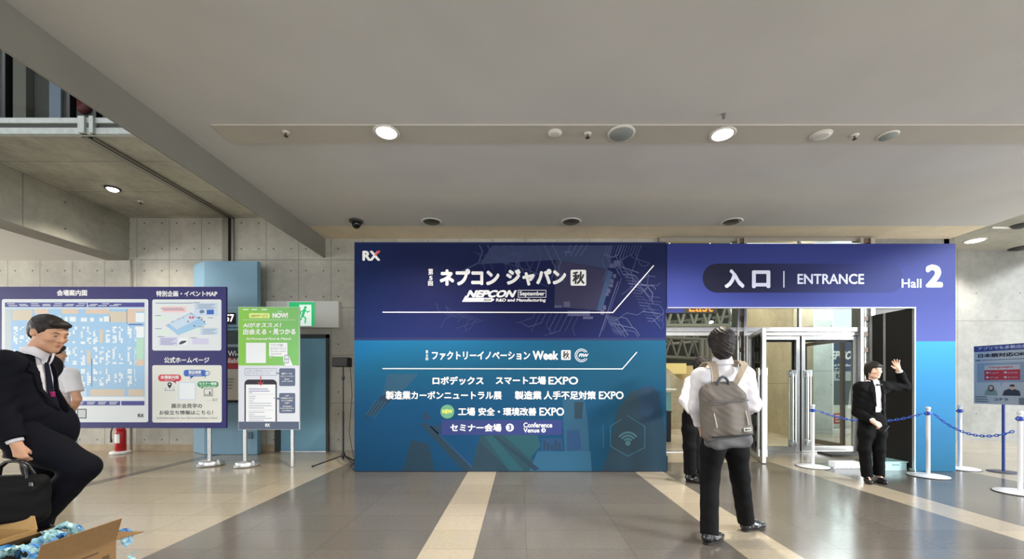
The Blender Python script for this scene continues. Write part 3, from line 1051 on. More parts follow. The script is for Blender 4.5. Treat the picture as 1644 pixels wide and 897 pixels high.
M_pl = mat('portal_lettering', S(214, 218, 242), 0.5)
T('入', 1163, 432, 1195, 462.5, M_pl, bold=0.05)
T('口', 1207, 434, 1236.5, 462.5, M_pl, bold=0.05)
mb = F.mb()
F.rect(mb, 1257.3, 435, 1259.2, 461.5, 2.5)
mb.build('divider_line', M_pl, por)
T('ENTRANCE', 1280, 439.5, 1387, 456, M_pl, bold=0.022)
M_pl2 = mat('hall_lettering', S(168, 180, 232), 0.5)
T('Hall', 1447, 447.5, 1479, 462, M_pl2, bold=0.025)
T('2', 1485, 424.5, 1513.5, 461.5, M_pl2, bold=0.05)

# ------------------------------------------------------------------ venue map board on posts
YM = 6.22
km = YM / FPX
M_navy = mat('navy_board', S(44, 42, 108), 0.5)
M_panelw = mat('white_panel_print', S(228, 234, 237), 0.55)
bd = thing('venue_map_board', ((170 - VX) * km, YM, 0), 'wide navy board on posts with the venue map and two white panels', 'sign board')
MB().rbox((-6 - VX) * km, (363 - VX) * km, YM, YM + 0.035, EYE + (VY - 687) * km, EYE + (VY - 460) * km, 0.004).build('board', M_navy, bd)
F = front_face(bd, YM, 0.0005)
mb = F.mb()
F.rect(mb, 3, 480, 238, 677.5, 1, 0, 3)
mb.build('map_panel', M_panelw, bd)
mb = F.mb()
F.rect(mb, 244.5, 480.5, 355.5, 562.5, 1, 0, 3)
mb.build('event_panel', M_panelw, bd)
mb = F.mb()
F.rect(mb, 244.5, 586, 356, 678, 1, 0, 3)
mb.build('web_panel', mat('warm_white_print', S(230, 232, 225), 0.55), bd)
inks = dict(sky=(164, 204, 238), pale=(238, 246, 252), navy=(66, 68, 148), peach=(226, 204, 184), green=(186, 226, 204), grey=(196, 208, 216), slate=(110, 126, 160), pink=(246, 206, 206), lilac=(214, 212, 240), mint=(222, 240, 228), ice=(206, 224, 242), dark=(64, 68, 86), tan=(216, 206, 186), red=(214, 62, 82), cobalt=(58, 104, 196), leaf=(60, 160, 104))
IK = {k_: i for i, k_ in enumerate(inks)}
MI = [mat('map_ink_' + k_, S(*v), 0.55) for k_, v in inks.items()]
mb = F.mb()
R = lambda x0, y0, x1, y1, c, layer=3: F.rect(mb, x0, y0, x1, y1, layer, IK[c])
R(8, 484.5, 232, 648.5, 'ice', 2)
R(8, 485.5, 139.5, 492.8, 'navy')
R(141, 485.5, 232, 492.8, 'navy')
R(8, 496, 18, 648, 'grey')
R(18, 496, 232, 636, 'sky')
R(20, 497, 52, 514, 'tan', 4)
for xa, xb in ((55, 78), (99, 126), (138, 176)):
    R(xa, 496, xb, 503.5, 'peach', 4)
R(176, 500, 204, 517, 'tan', 4)
R(204, 497, 218, 518, 'peach', 4)
R(205, 496, 232, 500, 'peach', 5)
R(218, 502, 232, 517, 'pale', 5)
R(219, 524, 231.5, 542, 'pale', 5)
R(219, 543, 231.5, 577, 'green', 5)
R(219, 577, 231.5, 587, 'peach', 5)
R(207, 520, 229, 521.5, 'navy', 5)
rnd = random.Random(11)
cols = [22, 32, 42, 53, 63, 73, 85, 97, 107, 117, 130, 140, 150, 160, 170, 181, 191, 205, 216]
for (ya_, yb_) in ((524, 552), (557, 586), (592, 620)):
    for cx in cols:
        if 157 < cx < 163 and ya_ == 524 or cx == 140 and ya_ == 557:
            R(cx, ya_ + 5, cx + 6, yb_ - 2, 'tan', 5)
            continue
        y = ya_
        while y < yb_ - 2:
            hgt = rnd.choice((2.2, 3.0, 3.6, 5.0))
            if rnd.random() < 0.88:
                wv = rnd.choice((2.4, 3, 6, 6.4))
                R(cx + (0 if rnd.random() < .6 else 3), y, min(cx + wv + 0.5, 217), min(y + hgt, yb_), 'pale', 4 + rnd.random())
            y += hgt + 0.5
for cx, w_ in ((84, 5), (94, 4), (104, 5), (112, 10), (130, 10), (145, 6), (160, 5), (167, 10)):
    R(cx, 508 + rnd.uniform(-2, 2), cx + w_, 516, 'pale', 4)
R(128, 624, 139, 636, 'ice', 4)
for xa, xb in ((145, 200), (206, 231)):
    R(xa, 624.5, xb, 635.5, 'tan', 4)
    for q in range(4):
        R(xa + 2, 626 + q * 2.4, xb - 2 - rnd.uniform(0, 5), 626.9 + q * 2.4, 'peach', 5)
R(8, 637, 232, 643, 'pale', 3)
R(8, 643.5, 193, 650.5, 'navy', 4)
R(195, 643.5, 232, 650.5, 'navy', 4)
for q in range(10):
    R(12 + q * 19, 487 + (q % 2), 24 + q * 19, 488 + (q % 2), 'pale', 6)
    R(14 + q * 18, 490, 28 + q * 18, 491, 'pale', 6)
    R(14 + q * 18, 645, 27 + q * 18, 646, 'pale', 6)
    R(14 + q * 18, 647.6, 25 + q * 18, 648.6, 'pale', 6)
F.line(mb, [(147.5, 576), (147.5, 620)], 0.6, 6, IK['navy'])
F.line(mb, [(204, 496), (204, 520)], 0.6, 6, IK['navy'])
mb.build('map_print', MI, bd)
mb = F.mb()
# event map: slanted hall plan with call-outs
F.poly(mb, [(266, 522), (307, 501), (332, 520), (286, 538)], 2, IK['sky'])
F.poly(mb, [(272, 520), (306, 503), (318, 512), (284, 529)], 3, IK['ice'])
F.poly(mb, [(286, 538), (332, 520), (318, 531), (300, 534)], 2, IK['mint'])
R(260, 492, 299, 501, 'pink')
R(312, 486, 350, 507, 'ice')
R(250.5, 508, 270, 513, 'mint')
R(253, 530, 272, 536, 'mint')
R(256, 541, 285, 554.5, 'lilac')
R(309, 543, 335, 552.5, 'lilac')
R(321, 526, 350, 537, 'ice')
R(286, 542, 302, 554, 'pale', 4)
R(332, 497, 343.5, 504.5, 'cobalt', 4)
F.poly(mb, [(320, 500), (323, 497), (328, 498), (328, 502), (322, 503)], 4, IK['slate'])
F.poly(mb, [(288, 550), (292, 547), (299, 546.5), (299, 549), (293, 552), (288, 553)], 5, IK['dark'])
for xx, yy, ww in ((250, 486, 60), (249.5, 506, 9), (249.5, 527, 10), (258, 494.5, 36), (262, 497, 34), (253, 539.8, 11), (306, 541.6, 10), (316, 509.5, 10), (318, 524, 10), (311, 485.2, 10), (333, 509.5, 9)):
    R(xx, yy, xx + ww, yy + 0.9, 'slate', 5)
for q in range(5):
    R(258, 543.5 + q * 2.2, 283 - q % 3 * 4, 544.2 + q * 2.2, 'slate', 5)
    R(324 + q % 2 * 3, 528 + q * 1.9, 348 - q % 3 * 3, 528.6 + q * 1.9, 'slate', 5)
    R(315 + q % 2 * 4, 488 + q * 1.7, 346 - q % 3 * 3, 488.6 + q * 1.7, 'slate', 5)
for xx, yy in ((277, 516.5), (287, 512), (294, 509.5), (269, 522), (307, 503.5)):
    F.disc(mb, xx, yy, 1.6, 5, IK['slate'], 12)
    F.disc(mb, xx, yy, 1.0, 6, IK['pale'], 12)
for xx, yy in ((302, 516), (312, 523), (320, 509.5), (324, 513), (328, 516)):
    F.disc(mb, xx, yy, 1.4, 5, IK['slate'], 12)
for xx in (304, 308.5):
    R(xx, 508, xx + 3, 511, 'red', 6)
mb.build('event_print', MI, bd)
mb = F.mb()
F.rect(mb, 254, 601, 291, 612, 2, IK['red'], 5)
F.poly(mb, [(276, 611), (283, 616), (282, 611)], 2, IK['red'])
F.rect(mb, 295, 593.5, 331, 604, 2, IK['cobalt'], 4)
F.poly(mb, [(305, 609), (306, 603), (312, 603)], 2, IK['cobalt'])
F.rect(mb, 317, 612, 351, 621.5, 2, IK['leaf'], 4.5)
F.poly(mb, [(323, 624), (323, 621), (329, 621)], 2, IK['leaf'])
F.arc(mb, 333, 599, 3.6, 1.0, 0, 360, 4, IK['slate'], 20)
F.disc(mb, 333, 599, 3.1, 3.5, IK['ice'], 20)
F.line(mb, [(331, 602), (329, 606)], 1.2, 4, IK['slate'])
F.disc(mb, 272.5, 616.8, 3.6, 4, IK['dark'], 16)
F.poly(mb, [(269.3, 618.4), (275.7, 618.4), (272.5, 624)], 4, IK['dark'])
F.disc(mb, 272.5, 616.6, 1.3, 5, IK['pale'], 12)
F.line(mb, [(267, 622), (264.5, 626.5), (280, 626.5), (278, 622)], 0.7, 4, IK['slate'])
for a, b in (((328, 624), (341, 624)), ((341, 624), (341, 633)), ((341, 633), (328, 633)), ((328, 633), (328, 624))):
    F.line(mb, [a, b], 0.8, 4, IK['dark'])
F.line(mb, [(327, 635), (342, 635)], 1.0, 4, IK['dark'])
R(336, 628, 338, 633, 'dark', 4)
F.rect(mb, 286.5, 613, 315, 642, 2, IK['ice'], 2)
F.rect(mb, 288, 614.5, 313.5, 640.5, 3, IK['pale'], 1)
mb.build('web_print', MI, bd)
T = F.text
T('会場案内図', 91.5, 465, 140, 475, M_letter, bold=0.04)
T('特別企画・イベントMAP', 251, 466.5, 349, 476, M_letter, bold=0.035)
T('公式ホームページ', 263.5, 573, 336, 582.5, M_letter, bold=0.03)
T('会場案内図', 258, 602.5, 287, 608, M_letter, 4, bold=0.03)
T('Venue Map', 264, 608.8, 281, 611, M_letter, 4, bold=0.0)
T('製品検索', 303, 594.5, 323, 600, M_letter, 4, bold=0.03)
T('Product Search', 303, 600.6, 323.5, 602.8, M_letter, 4, bold=0.0)
T('セミナー情報', 320, 613.3, 348, 618, M_letter, 4, bold=0.03)
T('Seminar Information', 322, 618.6, 347, 620.8, M_letter, 4, bold=0.0)
T('……など', 332, 639, 350, 643.5, M_dark, 4, bold=0.0)
T('展示会見学の', 275, 647.5, 324.5, 655, M_dark, 4, bold=0.012)
T('お役立ち情報はこちら！', 256, 658.5, 342, 665.5, M_dark, 4, bold=0.012)
T('Useful Information for Your Visit to the Exhibition is Here!', 252, 669, 349, 672, mat('grey_print', S(120, 122, 124), 0.6), 4, bold=0.0)
T('RX', 221.5, 664, 231, 669.5, M_dark, 4, bold=0.04)
mb = F.mb()
F.rect(mb, 124, 656, 139, 671.5, 2)
mb.build('code_frame', M_dark, bd)
mb = F.mb()
F.rect(mb, 125.3, 657.3, 137.7, 670.2, 3)
mb.build('code_panel', mat('grey_panel_print', S(206, 210, 210), 0.6), bd)


def post_base(x, y, r=0.07):
    mb = MB()
    mb.lathe([(r, 0.004), (r + 0.004, 0.02), (r + 0.004, 0.07), (r - 0.004, 0.084), (0.03, 0.088), (0.03, 0.10)], (x, y, 0), 32)
    mb.lathe([(r * .8, 0.004), (r * .8, 0.06), (0.02, 0.065)], (x + 0.06, y + 0.05, 0), 24)
    return mb


M_weight = mat('galvanised_weight', (0.66, 0.67, 0.68, 1), 0.4, metal=0.9, grain=0.12, gscale=20)


def sign_post(parent, x, y, ztop, r, weight=0.0, yb=None):
    p_ = MB().rbox(x - r, x + r, y - r * .8, y + r * .8, 0.004, ztop, 0.004).build('post', M_alu, parent)
    if weight:
        mb = post_base(x + 0.004, y, weight)
        mb.rbox(x + weight * 0.8, x + weight * 1.25, y - 0.03, y + 0.01, 0.02, 0.075, 0.004)
        mb.rbox(x - weight * 0.62, x - weight * 0.2, y - weight - 0.012, y - weight + 0.01, 0.01, 0.05, 0.003)
        mb.ball((x + weight * 1.05, y - 0.02, 0.085), 0.016, seg=12)
        mb.build('weight', M_weight, p_)
    return p_


for xp in (337, 121):
    sign_post(bd, (xp - VX) * (YM + .06) / FPX, YM + 0.06, EYE + (VY - 470) * km, 0.022, 0.14)

# ------------------------------------------------------------------ green sign on two posts
YN = 6.14
kn = YN / FPX
gs = thing('standing_sign', ((431 - VX) * kn, YN, 0), 'green and white sign on two posts showing a printed phone', 'sign')
MB().rbox((382.5 - VX) * kn, (480.5 - VX) * kn, YN, YN + 0.03, EYE + (VY - 689.5) * kn, EYE + (VY - 492.5) * kn, 0.003).build('board', mat('sign_back', S(225, 232, 238), 0.5), gs)
F = front_face(gs, YN, 0.0006)
T = F.text
t = print_mat('green_print', [(0, S(136, 200, 92)), (1, S(136, 200, 92))])
P, X, Y, Z = t.pos()
t.set(color=t.mix(t.smooth(X, (382 - VX) * kn, (482 - VX) * kn), S(142, 204, 90), S(132, 198, 120)))
mb = F.mb()
F.rect(mb, 383, 493, 480, 586.5, 1)
mb.build('green_print', t.m, gs)
mb = F.mb()
F.rect(mb, 383, 586.5, 480, 676.5, 1)
mb.build('white_print', mat('cool_white_print', S(220, 226, 238), 0.55), gs)
mb = F.mb()
F.rect(mb, 383, 676.5, 480, 689, 1)
mb.build('slate_print', mat('slate_print', S(86, 98, 122), 0.55), gs)
M_lime = mat('lime_print', S(232, 244, 150), 0.55)
mb = F.mb()
F.rect(mb, 400, 502.5, 433, 510.5, 2, 0, 2)
mb.build('service_plate', M_lime, gs)
T('NEWサービス', 402.5, 504.5, 431, 509, mat('olive_print', S(120, 150, 60), 0.6), 3, bold=0.02, shear=0.06)
T('NOW!', 437.5, 502, 462.5, 510.5, M_letter, 3, bold=0.06)
mb = F.mb()
F.rect(mb, 390, 513, 474, 513.5, 2)
for xx in (390, 404, 420):
    F.rect(mb, xx, 496, xx + 9, 497.5, 2)
F.disc(mb, 447.5, 499.8, 1, 2)
F.disc(mb, 451.5, 499.8, 1, 2)
F.rect(mb, 395, 550, 427, 582.5, 2)
F.rect(mb, 432, 550, 461.5, 572, 2, 0, 1.5)
F.poly(mb, [(433, 574.5), (434, 571), (439, 571.5)], 2)
F.poly(mb, [(455, 571), (459, 568.5), (464, 570), (466, 577), (470, 586.4), (458, 586.4), (455, 580)], 2.5)
mb.build('white_plate', mat('plate_print', S(240, 244, 248), 0.55), gs)
T('AIがオススメ！', 390, 517.5, 452, 525.5, M_letter, 3, bold=0.035, shear=0.02)
T('出会える・', 390, 527.5, 436, 537, M_letter, 3, bold=0.04, shear=0.02)
T('見つかる', 438, 527.5, 475, 537, M_letter, 3, bold=0.04, shear=0.02)
T('AI-Powered Find & Match', 395, 541.5, 468, 545.5, M_letter, 3, bold=0.02, shear=0.01)
M_mid = mat('mid_print', S(120, 128, 146), 0.6)
T('アプリ不要！', 435, 552, 455, 556, M_mid, 3, bold=0.0)
T('まずはアクセス', 435, 557.5, 459.5, 561, M_mid, 3, bold=0.0)
T('No app needed', 435, 562.5, 459, 565, M_mid, 3, bold=0.0)
T('Scan here!', 435, 566.5, 452, 569, M_mid, 3, bold=0.0)
mb = F.mb()
F.rect(mb, 456.5, 569.5, 464, 583, 3, 0, 1)
F.rect(mb, 457.2, 570.5, 463.3, 576, 4, 1)
F.rect(mb, 457.2, 577, 463.3, 582, 4, 1)
F.rect(mb, 393, 591, 445, 602.5, 2, 0, 2)
F.rect(mb, 393.6, 591.6, 444.4, 601.9, 3, 1, 1.8)
F.poly(mb, [(441, 598), (449, 598), (449, 601)], 3.5, 0)
mb.build('outline_print', [M_mid, bpy.data.materials['cool_white_print']], gs)
T('お探しの製品を入力すると', 396, 593.5, 441, 596, M_mid, 4, bold=0.0)
T('Enter what you want to find', 396, 597.3, 433, 599.8, M_mid, 4, bold=0.0)
mb = F.mb()
F.rect(mb, 392.5, 609, 444.5, 626, 2, 0, 7)
F.rect(mb, 392.5, 618, 394.8, 676.4, 2, 0)
F.rect(mb, 442.4, 618, 444.5, 676.4, 2, 0)
mb.build('phone_frame_print', mat('phone_ink', S(44, 40, 52), 0.5), gs)
mb = F.mb()
F.rect(mb, 394.8, 617, 442.4, 676.4, 3, 0)
mb.build('phone_screen_print', mat('screen_ink', S(240, 244, 252), 0.5), gs)
mb = F.mb()
rnd = random.Random(5)
for yy, ww, c in ((623.5, 31, 1), (627, 34, 1), (629.5, 6, 0), (635.5, 11, 0), (639, 10, 0), (643, 7, 0), (646.5, 36, 0), (650.5, 37, 0), (654, 24, 0), (660.8, 25, 0), (664.5, 9, 0), (667.6, 27, 0), (670.7, 37, 0), (674, 24, 0)):
    F.rect(mb, 399.5, yy, 399.5 + ww, yy + 1.3, 4, c)
F.rect(mb, 397, 658, 440, 658.4, 4, 0)
F.rect(mb, 397, 632.5, 440, 632.9, 4, 0)
mb.build('screen_text_print', [mat('soft_print', S(184, 190, 204), 0.6), mat('soft_violet_print', S(140, 142, 186), 0.6)], gs)
mb = F.mb()
F.line(mb, [(418.7, 604), (418.7, 617)], 1.3, 5)
F.line(mb, [(414.5, 613.5), (418.7, 618), (422.8, 613.5)], 1.3, 5)
mb.build('arrow_print', mat('arrow_ink', S(200, 72, 84), 0.5), gs)
mb = F.mb()
F.rect(mb, 448.3, 591, 474, 619.5, 2, 0, 2)
F.poly(mb, [(449, 598), (441.5, 598.2), (449, 601)], 2, 0)
F.rect(mb, 448.3, 630.7, 474, 663, 2, 0, 2)
F.poly(mb, [(449, 638), (438, 638.5), (449, 642)], 4, 0)
mb.build('callout_print', mat('callout_ink', S(96, 108, 136), 0.5), gs)
for body, x0_, y0_, x1_, y1_ in (('検索ワードを', 452, 598, 469, 601), ('入力してください', 450, 602.5, 472, 605), ('Enter', 457, 607, 465, 609.5), ('your needs', 453, 610.5, 470, 613), ('AIが', 458, 633.5, 464, 636), ('出展製品の中から', 451, 637.5, 471, 640), ('おすすめ製品', 452, 641.5, 470, 644), ('を紹介', 457, 645.3, 465, 648), ('AI shows', 454, 650.5, 468, 653), ('recommended products', 450, 654, 472, 656.3), ('and exhibitors', 453, 657.4, 469, 659.7)):
    T(body, x0_, y0_, x1_, y1_, M_letter, 4, bold=0.015)
T('RX', 426, 679.5, 433.5, 684.8, M_letter, 3, bold=0.05)
sign_post(gs, (394 - VX) * (YN + .06) / FPX, YN + 0.06, EYE + (VY - 500) * kn, 0.021, 0.13)
sign_post(gs, (470 - VX) * (YN + .06) / FPX, YN + 0.06, EYE + (VY - 500) * kn, 0.02)

# ------------------------------------------------------------------ language sign on a blue post, at the far right
A_, B_ = Vector((6.86, 6.12, 0)), Vector((6.985, 5.53, 0))
u = (B_ - A_).normalized()
nrm = Vector((u.y, -u.x, 0))
if nrm.x > 0:
    nrm = -nrm
zt, zb_ = EYE + (VY - 556) * 6.12 / FPX, EYE + (VY - 647.5) * 6.12 / FPX
H_, W_ = zt - zb_, (B_ - A_).length
ls = thing('language_sign', (A_.lerp(B_, 0.5) + Vector((0.05, 0.02, 0))), 'language help sign, greyed as in shade, on a blue post at the right edge', 'sign')
mb = MB().prism([A_ + Vector((0, 0, zb_)), B_ + Vector((0, 0, zb_)), B_ + Vector((0, 0, zt)), A_ + Vector((0, 0, zt))], -nrm * 0.012)
mb.build('board', mat('sign_shade_grey', S(172, 176, 180), 0.5), ls)  # board colour greyed to hold the shade it stands in
F = Face(ls, A_ + Vector((0, 0, zb_)), u * W_, Vector((0, 0, H_)), nrm, None, 0.0012)
T = F.text
mb = F.mb()
F.rect(mb, 0, 0.90, 1, 1.0, 1)
mb.build('title_band', mat('indigo_band', S(58, 62, 118), 0.5), ls)
T('アプリでも多数出展！', 0.08, 0.98, 0.98, 0.925, mat('band_lettering', S(176, 184, 212), 0.5), 2, bold=0.03)
T('日本語対応OK！', 0.08, 0.865, 0.95, 0.795, M_dark, 2, bold=0.04)
mb = F.mb()
M_tb = mat('mid_grey_print', S(110, 114, 120), 0.6)
F.rect(mb, 0.03, 0.735, 0.13, 0.765, 2)
F.rect(mb, 0.15, 0.745, 0.97, 0.758, 2)
mb.build('text_band', M_tb, ls)
mb = F.mb()
for q in range(3):
    F.rect(mb, 0.03, 0.03 + q * 0.04, 0.28 - q * 0.02, 0.05 + q * 0.04, 2)
mb.build('text_band', M_tb, ls)
mb = F.mb()
F.rect(mb, 0.80, 0.01, 0.98, 0.12, 2)
mb.build('text_band', mat('mid_grey_print', S(110, 114, 120), 0.6), ls)
mb = F.mb()
F.rect(mb, 0.06, 0.37, 0.97, 0.70, 1)
mb.build('picture_band', mat('blue_grey_print', S(134, 148, 164), 0.6), ls)
mb = F.mb()
F.rect(mb, 0.20, 0.41, 0.82, 0.58, 2, 0)
F.rect(mb, 0.20, 0.58, 0.82, 0.66, 2, 1)
for xa_ in (0.23, 0.55):
    for ya_ in (0.44, 0.52):
        F.rect(mb, xa_, ya_, xa_ + 0.05, ya_ + 0.03, 3, 1)
mb.build('language_table', [mat('table_red', S(172, 40, 54), 0.5), mat('table_grey', S(180, 176, 176), 0.5)], ls)
T('Languages', 0.30, 0.645, 0.70, 0.60, mat('table_red', S(172, 40, 54)), 3, bold=0.01)
for body, a, b in (('English', 0.30, 0.545), ('日本語', 0.62, 0.545), ('中文', 0.30, 0.465), ('한국어', 0.62, 0.465)):
    T(body, a, b, a + 0.16, b - 0.03, mat('table_grey', S(180, 176, 176)), 4, bold=0.0)
mb = F.mb()
F.poly(mb, [(0.20, 0.15), (0.44, 0.15), (0.42, 0.22), (0.37, 0.26), (0.27, 0.26), (0.22, 0.22)], 2, 0)
F.disc(mb, 0.32, 0.27, 0.055, 2.5, 3)
F.disc(mb, 0.32, 0.275, 0.035, 3, 2)
F.poly(mb, [(0.52, 0.15), (0.83, 0.15), (0.81, 0.23), (0.73, 0.26), (0.62, 0.26), (0.55, 0.23)], 2, 1)
F.disc(mb, 0.69, 0.29, 0.045, 2.5, 2)
F.poly(mb, [(0.645, 0.30), (0.735, 0.30), (0.72, 0.335), (0.66, 0.335)], 3, 3)
F.poly(mb, [(0.48, 0.36), (0.52, 0.36), (0.50, 0.30)], 2, 4)
mb.build('portrait_print', [mat('sage_print', S(120, 138, 134), 0.6), mat('suit_print', S(50, 52, 62), 0.6), mat('face_print', S(190, 160, 148), 0.6), mat('hair_print', S(56, 46, 46), 0.6), bpy.data.materials['blue_grey_print']], ls)
T('コチラ', 0.37, 0.11, 0.62, 0.06, mat('indigo_print', S(60, 66, 118), 0.6), 3, bold=0.03)
pp = A_.lerp(B_, 0.50) - nrm * 0.045
MB().tube([(pp.x, pp.y, 0.012), (pp.x, pp.y, zt - 0.05)], 0.018, 14).build('post', mat('blue_post_paint', S(40, 62, 128), 0.4), ls)
MB().lathe([(0.17, 0), (0.17, 0.006), (0.15, 0.012), (0.0, 0.014)], (pp.x, pp.y, 0), 36).build('base', mat('dark_base_paint', S(70, 74, 86), 0.5), ls)
# ------------------------------------------------------------------ blue information kiosk against the back wall
M_kblue = mat('kiosk_blue_paint', S(124, 160, 182), 0.45, grain=0.04, gscale=2)
M_kdark = mat('kiosk_recess', S(58, 74, 76), 0.5)
Yk = 7.25
kk = Yk / FPX
xl, xr, ztk = (328 - VX) * kk, (413 - VX) * kk, EYE + (VY - 419) * kk
kio = thing('information_kiosk', ((xl + xr) / 2, Yk, 0), 'tall pale blue kiosk with red and white number display against the concrete wall', 'kiosk')
xw = xl - 0.43
MB().prism([(xl, Yk, 0.004), (xr, Yk, 0.004), (xr, Yk + 0.1, 0.004), (xr - 0.2, YW - 0.06, 0.004), (xw, YW - 0.06, 0.004), (xw + 0.02, YW - 0.12, 0.004)], (0, 0, ztk)).build('body', M_kblue, kio, bevel=0.006)
F = front_face(kio, Yk - 0.001)
T = F.text
MB().rbox((345 - VX) * kk, (411 - VX) * kk, Yk - 0.012, Yk, EYE + (VY - 525) * kk, EYE + (VY - 494) * kk, 0.004).build('display_surround', M_kblue, kio)
MB().rbox((350 - VX) * kk, (379 - VX) * kk, Yk - 0.022, Yk - 0.008, EYE + (VY - 520) * kk, EYE + (VY - 502) * kk, 0.004).build('display', M_black, kio)
F.text('57', 363.5, 505, 377, 516.5, mat('lit_digits', (1.0, 0.86, 0.84, 1), 0.5, emit=2.2), 20, bold=0.02, name='digit_lettering')
mb = F.mb()
F.rect(mb, 331, 530, 411, 552, 1, 0)
mb.build('recess_panel', M_kdark, kio)
mb = F.mb()
F.rect(mb, 333, 556.5, 410, 590, 6, 0)
F.rect(mb, 333, 553.5, 410, 557, 7, 1)
F.rect(mb, 333, 590, 410, 644, 6, 2)
F.poly(mb, [(340, 588), (352, 576), (372, 573), (390, 580), (396, 592), (340, 592)], 8, 3)
F.rect(mb, 333, 642, 410, 646, 7, 4)
for q in range(4):
    F.rect(mb, 366, 607 + q * 5, 376 - q, 609 + q * 5, 8, 5)
mb.build('poster', [mat('poster_navy', S(48, 62, 86), 0.5), mat('poster_grey', S(150, 158, 158), 0.5), mat('poster_cream', S(206, 202, 188), 0.5), mat('poster_red', S(172, 56, 60), 0.5), M_black, mat('poster_text', S(150, 146, 136), 0.5)], kio)
T('Free Wi-Fi', 346, 563, 390, 572, M_letter, 9, bold=0.02)
T('Available', 350, 574.5, 388, 582.5, M_letter, 9, bold=0.02)
MB().rbox((399 - VX) * kk, (406 - VX) * kk, Yk - 0.03, Yk, EYE + (VY - 704) * kk, EYE + (VY - 693) * kk, 0.004).build('socket_box', mat('socket_grey', S(84, 112, 124), 0.5), kio)

# ------------------------------------------------------------------ exit sign above the service door
Ye = YW - 0.10
ke = Ye / FPX
ex = thing('exit_sign', ((485 - VX) * ke, YW, 2.3), 'white and green running figure exit sign on the concrete wall above the blue door', 'sign')
MB().rbox((427 - VX) * ke, (543.5 - VX) * ke, Ye, YW, EYE + (VY - 525.5) * ke, EYE + (VY - 483) * ke, 0.006).build('housing', mat('sign_housing', S(222, 222, 216), 0.5), ex)
F = front_face(ex, Ye - 0.03)
T = F.text
M_green = mat('exit_green', S(34, 190, 112), 0.4, emit=0.5)
M_lit = mat('exit_white', S(232, 250, 240), 0.4, emit=0.5)
MB().rbox((462 - VX) * ke, (506.5 - VX) * ke, Ye - 0.03, Ye, EYE + (VY - 524.5) * ke, EYE + (VY - 483.5) * ke, 0.004).build('lamp_box', mat('lamp_box_white', S(236, 240, 236), 0.4), ex)
mb = F.mb()
F.rect(mb, 464, 485, 505, 523, 1, 0)
F.rect(mb, 480.5, 489, 500, 523, 2, 1)
mb.build('lit_panel', [M_green, M_lit], ex)
mb = F.mb()
F.disc(mb, 490.5, 493.5, 2.3, 3)
F.line(mb, [(489, 497.5), (486, 506.5)], 4.0, 3)
F.line(mb, [(489.5, 498), (494.5, 501), (497, 499)], 1.7, 3)
F.line(mb, [(487.5, 498), (483, 500), (482.5, 504)], 1.7, 3)
F.line(mb, [(486.5, 507), (491, 511), (490, 518)], 2.2, 3)
F.line(mb, [(485.5, 507), (483, 513), (478, 514)], 2.2, 3)
mb.build('pictogram', M_green, ex)

# ------------------------------------------------------------------ loudspeaker on its stand, left of the printed wall
Ysp = 6.32
ksp = Ysp / FPX
sx = (551 - VX) * ksp
st = thing('speaker_stand', (sx, Ysp, 0), 'black tripod stand at the left end of the printed wall', 'stand')
zt_ = EYE + (VY - 589) * ksp
MB().tube([(sx, Ysp, 0.09), (sx, Ysp, 0.85)], 0.014, 12).tube([(sx, Ysp, 0.85), (sx, Ysp, zt_)], 0.010, 12).build('pole', M_black, st)
MB().lathe([(0.024, 0.12), (0.03, 0.14), (0.03, 0.19), (0.018, 0.2)], (sx, Ysp, 0), 16).build('collar', M_black, st)
MB().lathe([(0.012, 0.0), (0.022, 0.02), (0.022, 0.06), (0.014, 0.075)], (sx, Ysp, zt_ - 0.21), 16).build('knob', M_dark, st)
for a in (200, 330, 80):
    ca, sa = math.cos(math.radians(a)), math.sin(math.radians(a))
    r = 0.43 if a == 200 else 0.30
    MB().tube([(sx + ca * .02, Ysp + sa * .02, 0.15), (sx + ca * r, Ysp + sa * r, 0.012)], 0.011, 10).ball((sx + ca * r, Ysp + sa * r, 0.016), 0.017, seg=10).build('leg', M_black, st)
spk = thing('loudspeaker', (sx, Ysp, zt_), 'small black loudspeaker on the tripod stand left of the printed wall', 'loudspeaker')
MB().rbox(sx - 0.135, sx + 0.105, Ysp - 0.10, Ysp + 0.09, zt_, zt_ + 0.15, 0.012, 3).build('cabinet', M_black, spk)
MB().rbox(sx - 0.125, sx + 0.095, Ysp - 0.108, Ysp - 0.10, zt_ + 0.012, zt_ + 0.138, 0.004).build('grille', mat('speaker_grille', S(40, 40, 42), 0.8, grain=0.3, gscale=300), spk)
cb = MB()
cb.tube([(sx + 0.09, Ysp + 0.05, zt_ + 0.01), (sx + 0.10, Ysp + 0.09, 1.1), (sx + 0.06, Ysp + 0.08, 0.5), (sx + 0.12, Ysp + 0.1, 0.1), (sx + 0.2, Ysp + 0.06, 0.012)], 0.005, 8)
tag(cb.build('cable', mat('brown_cable', S(84, 52, 40), 0.6)), 'thin dark cable hanging from the loudspeaker to the floor', 'cable')

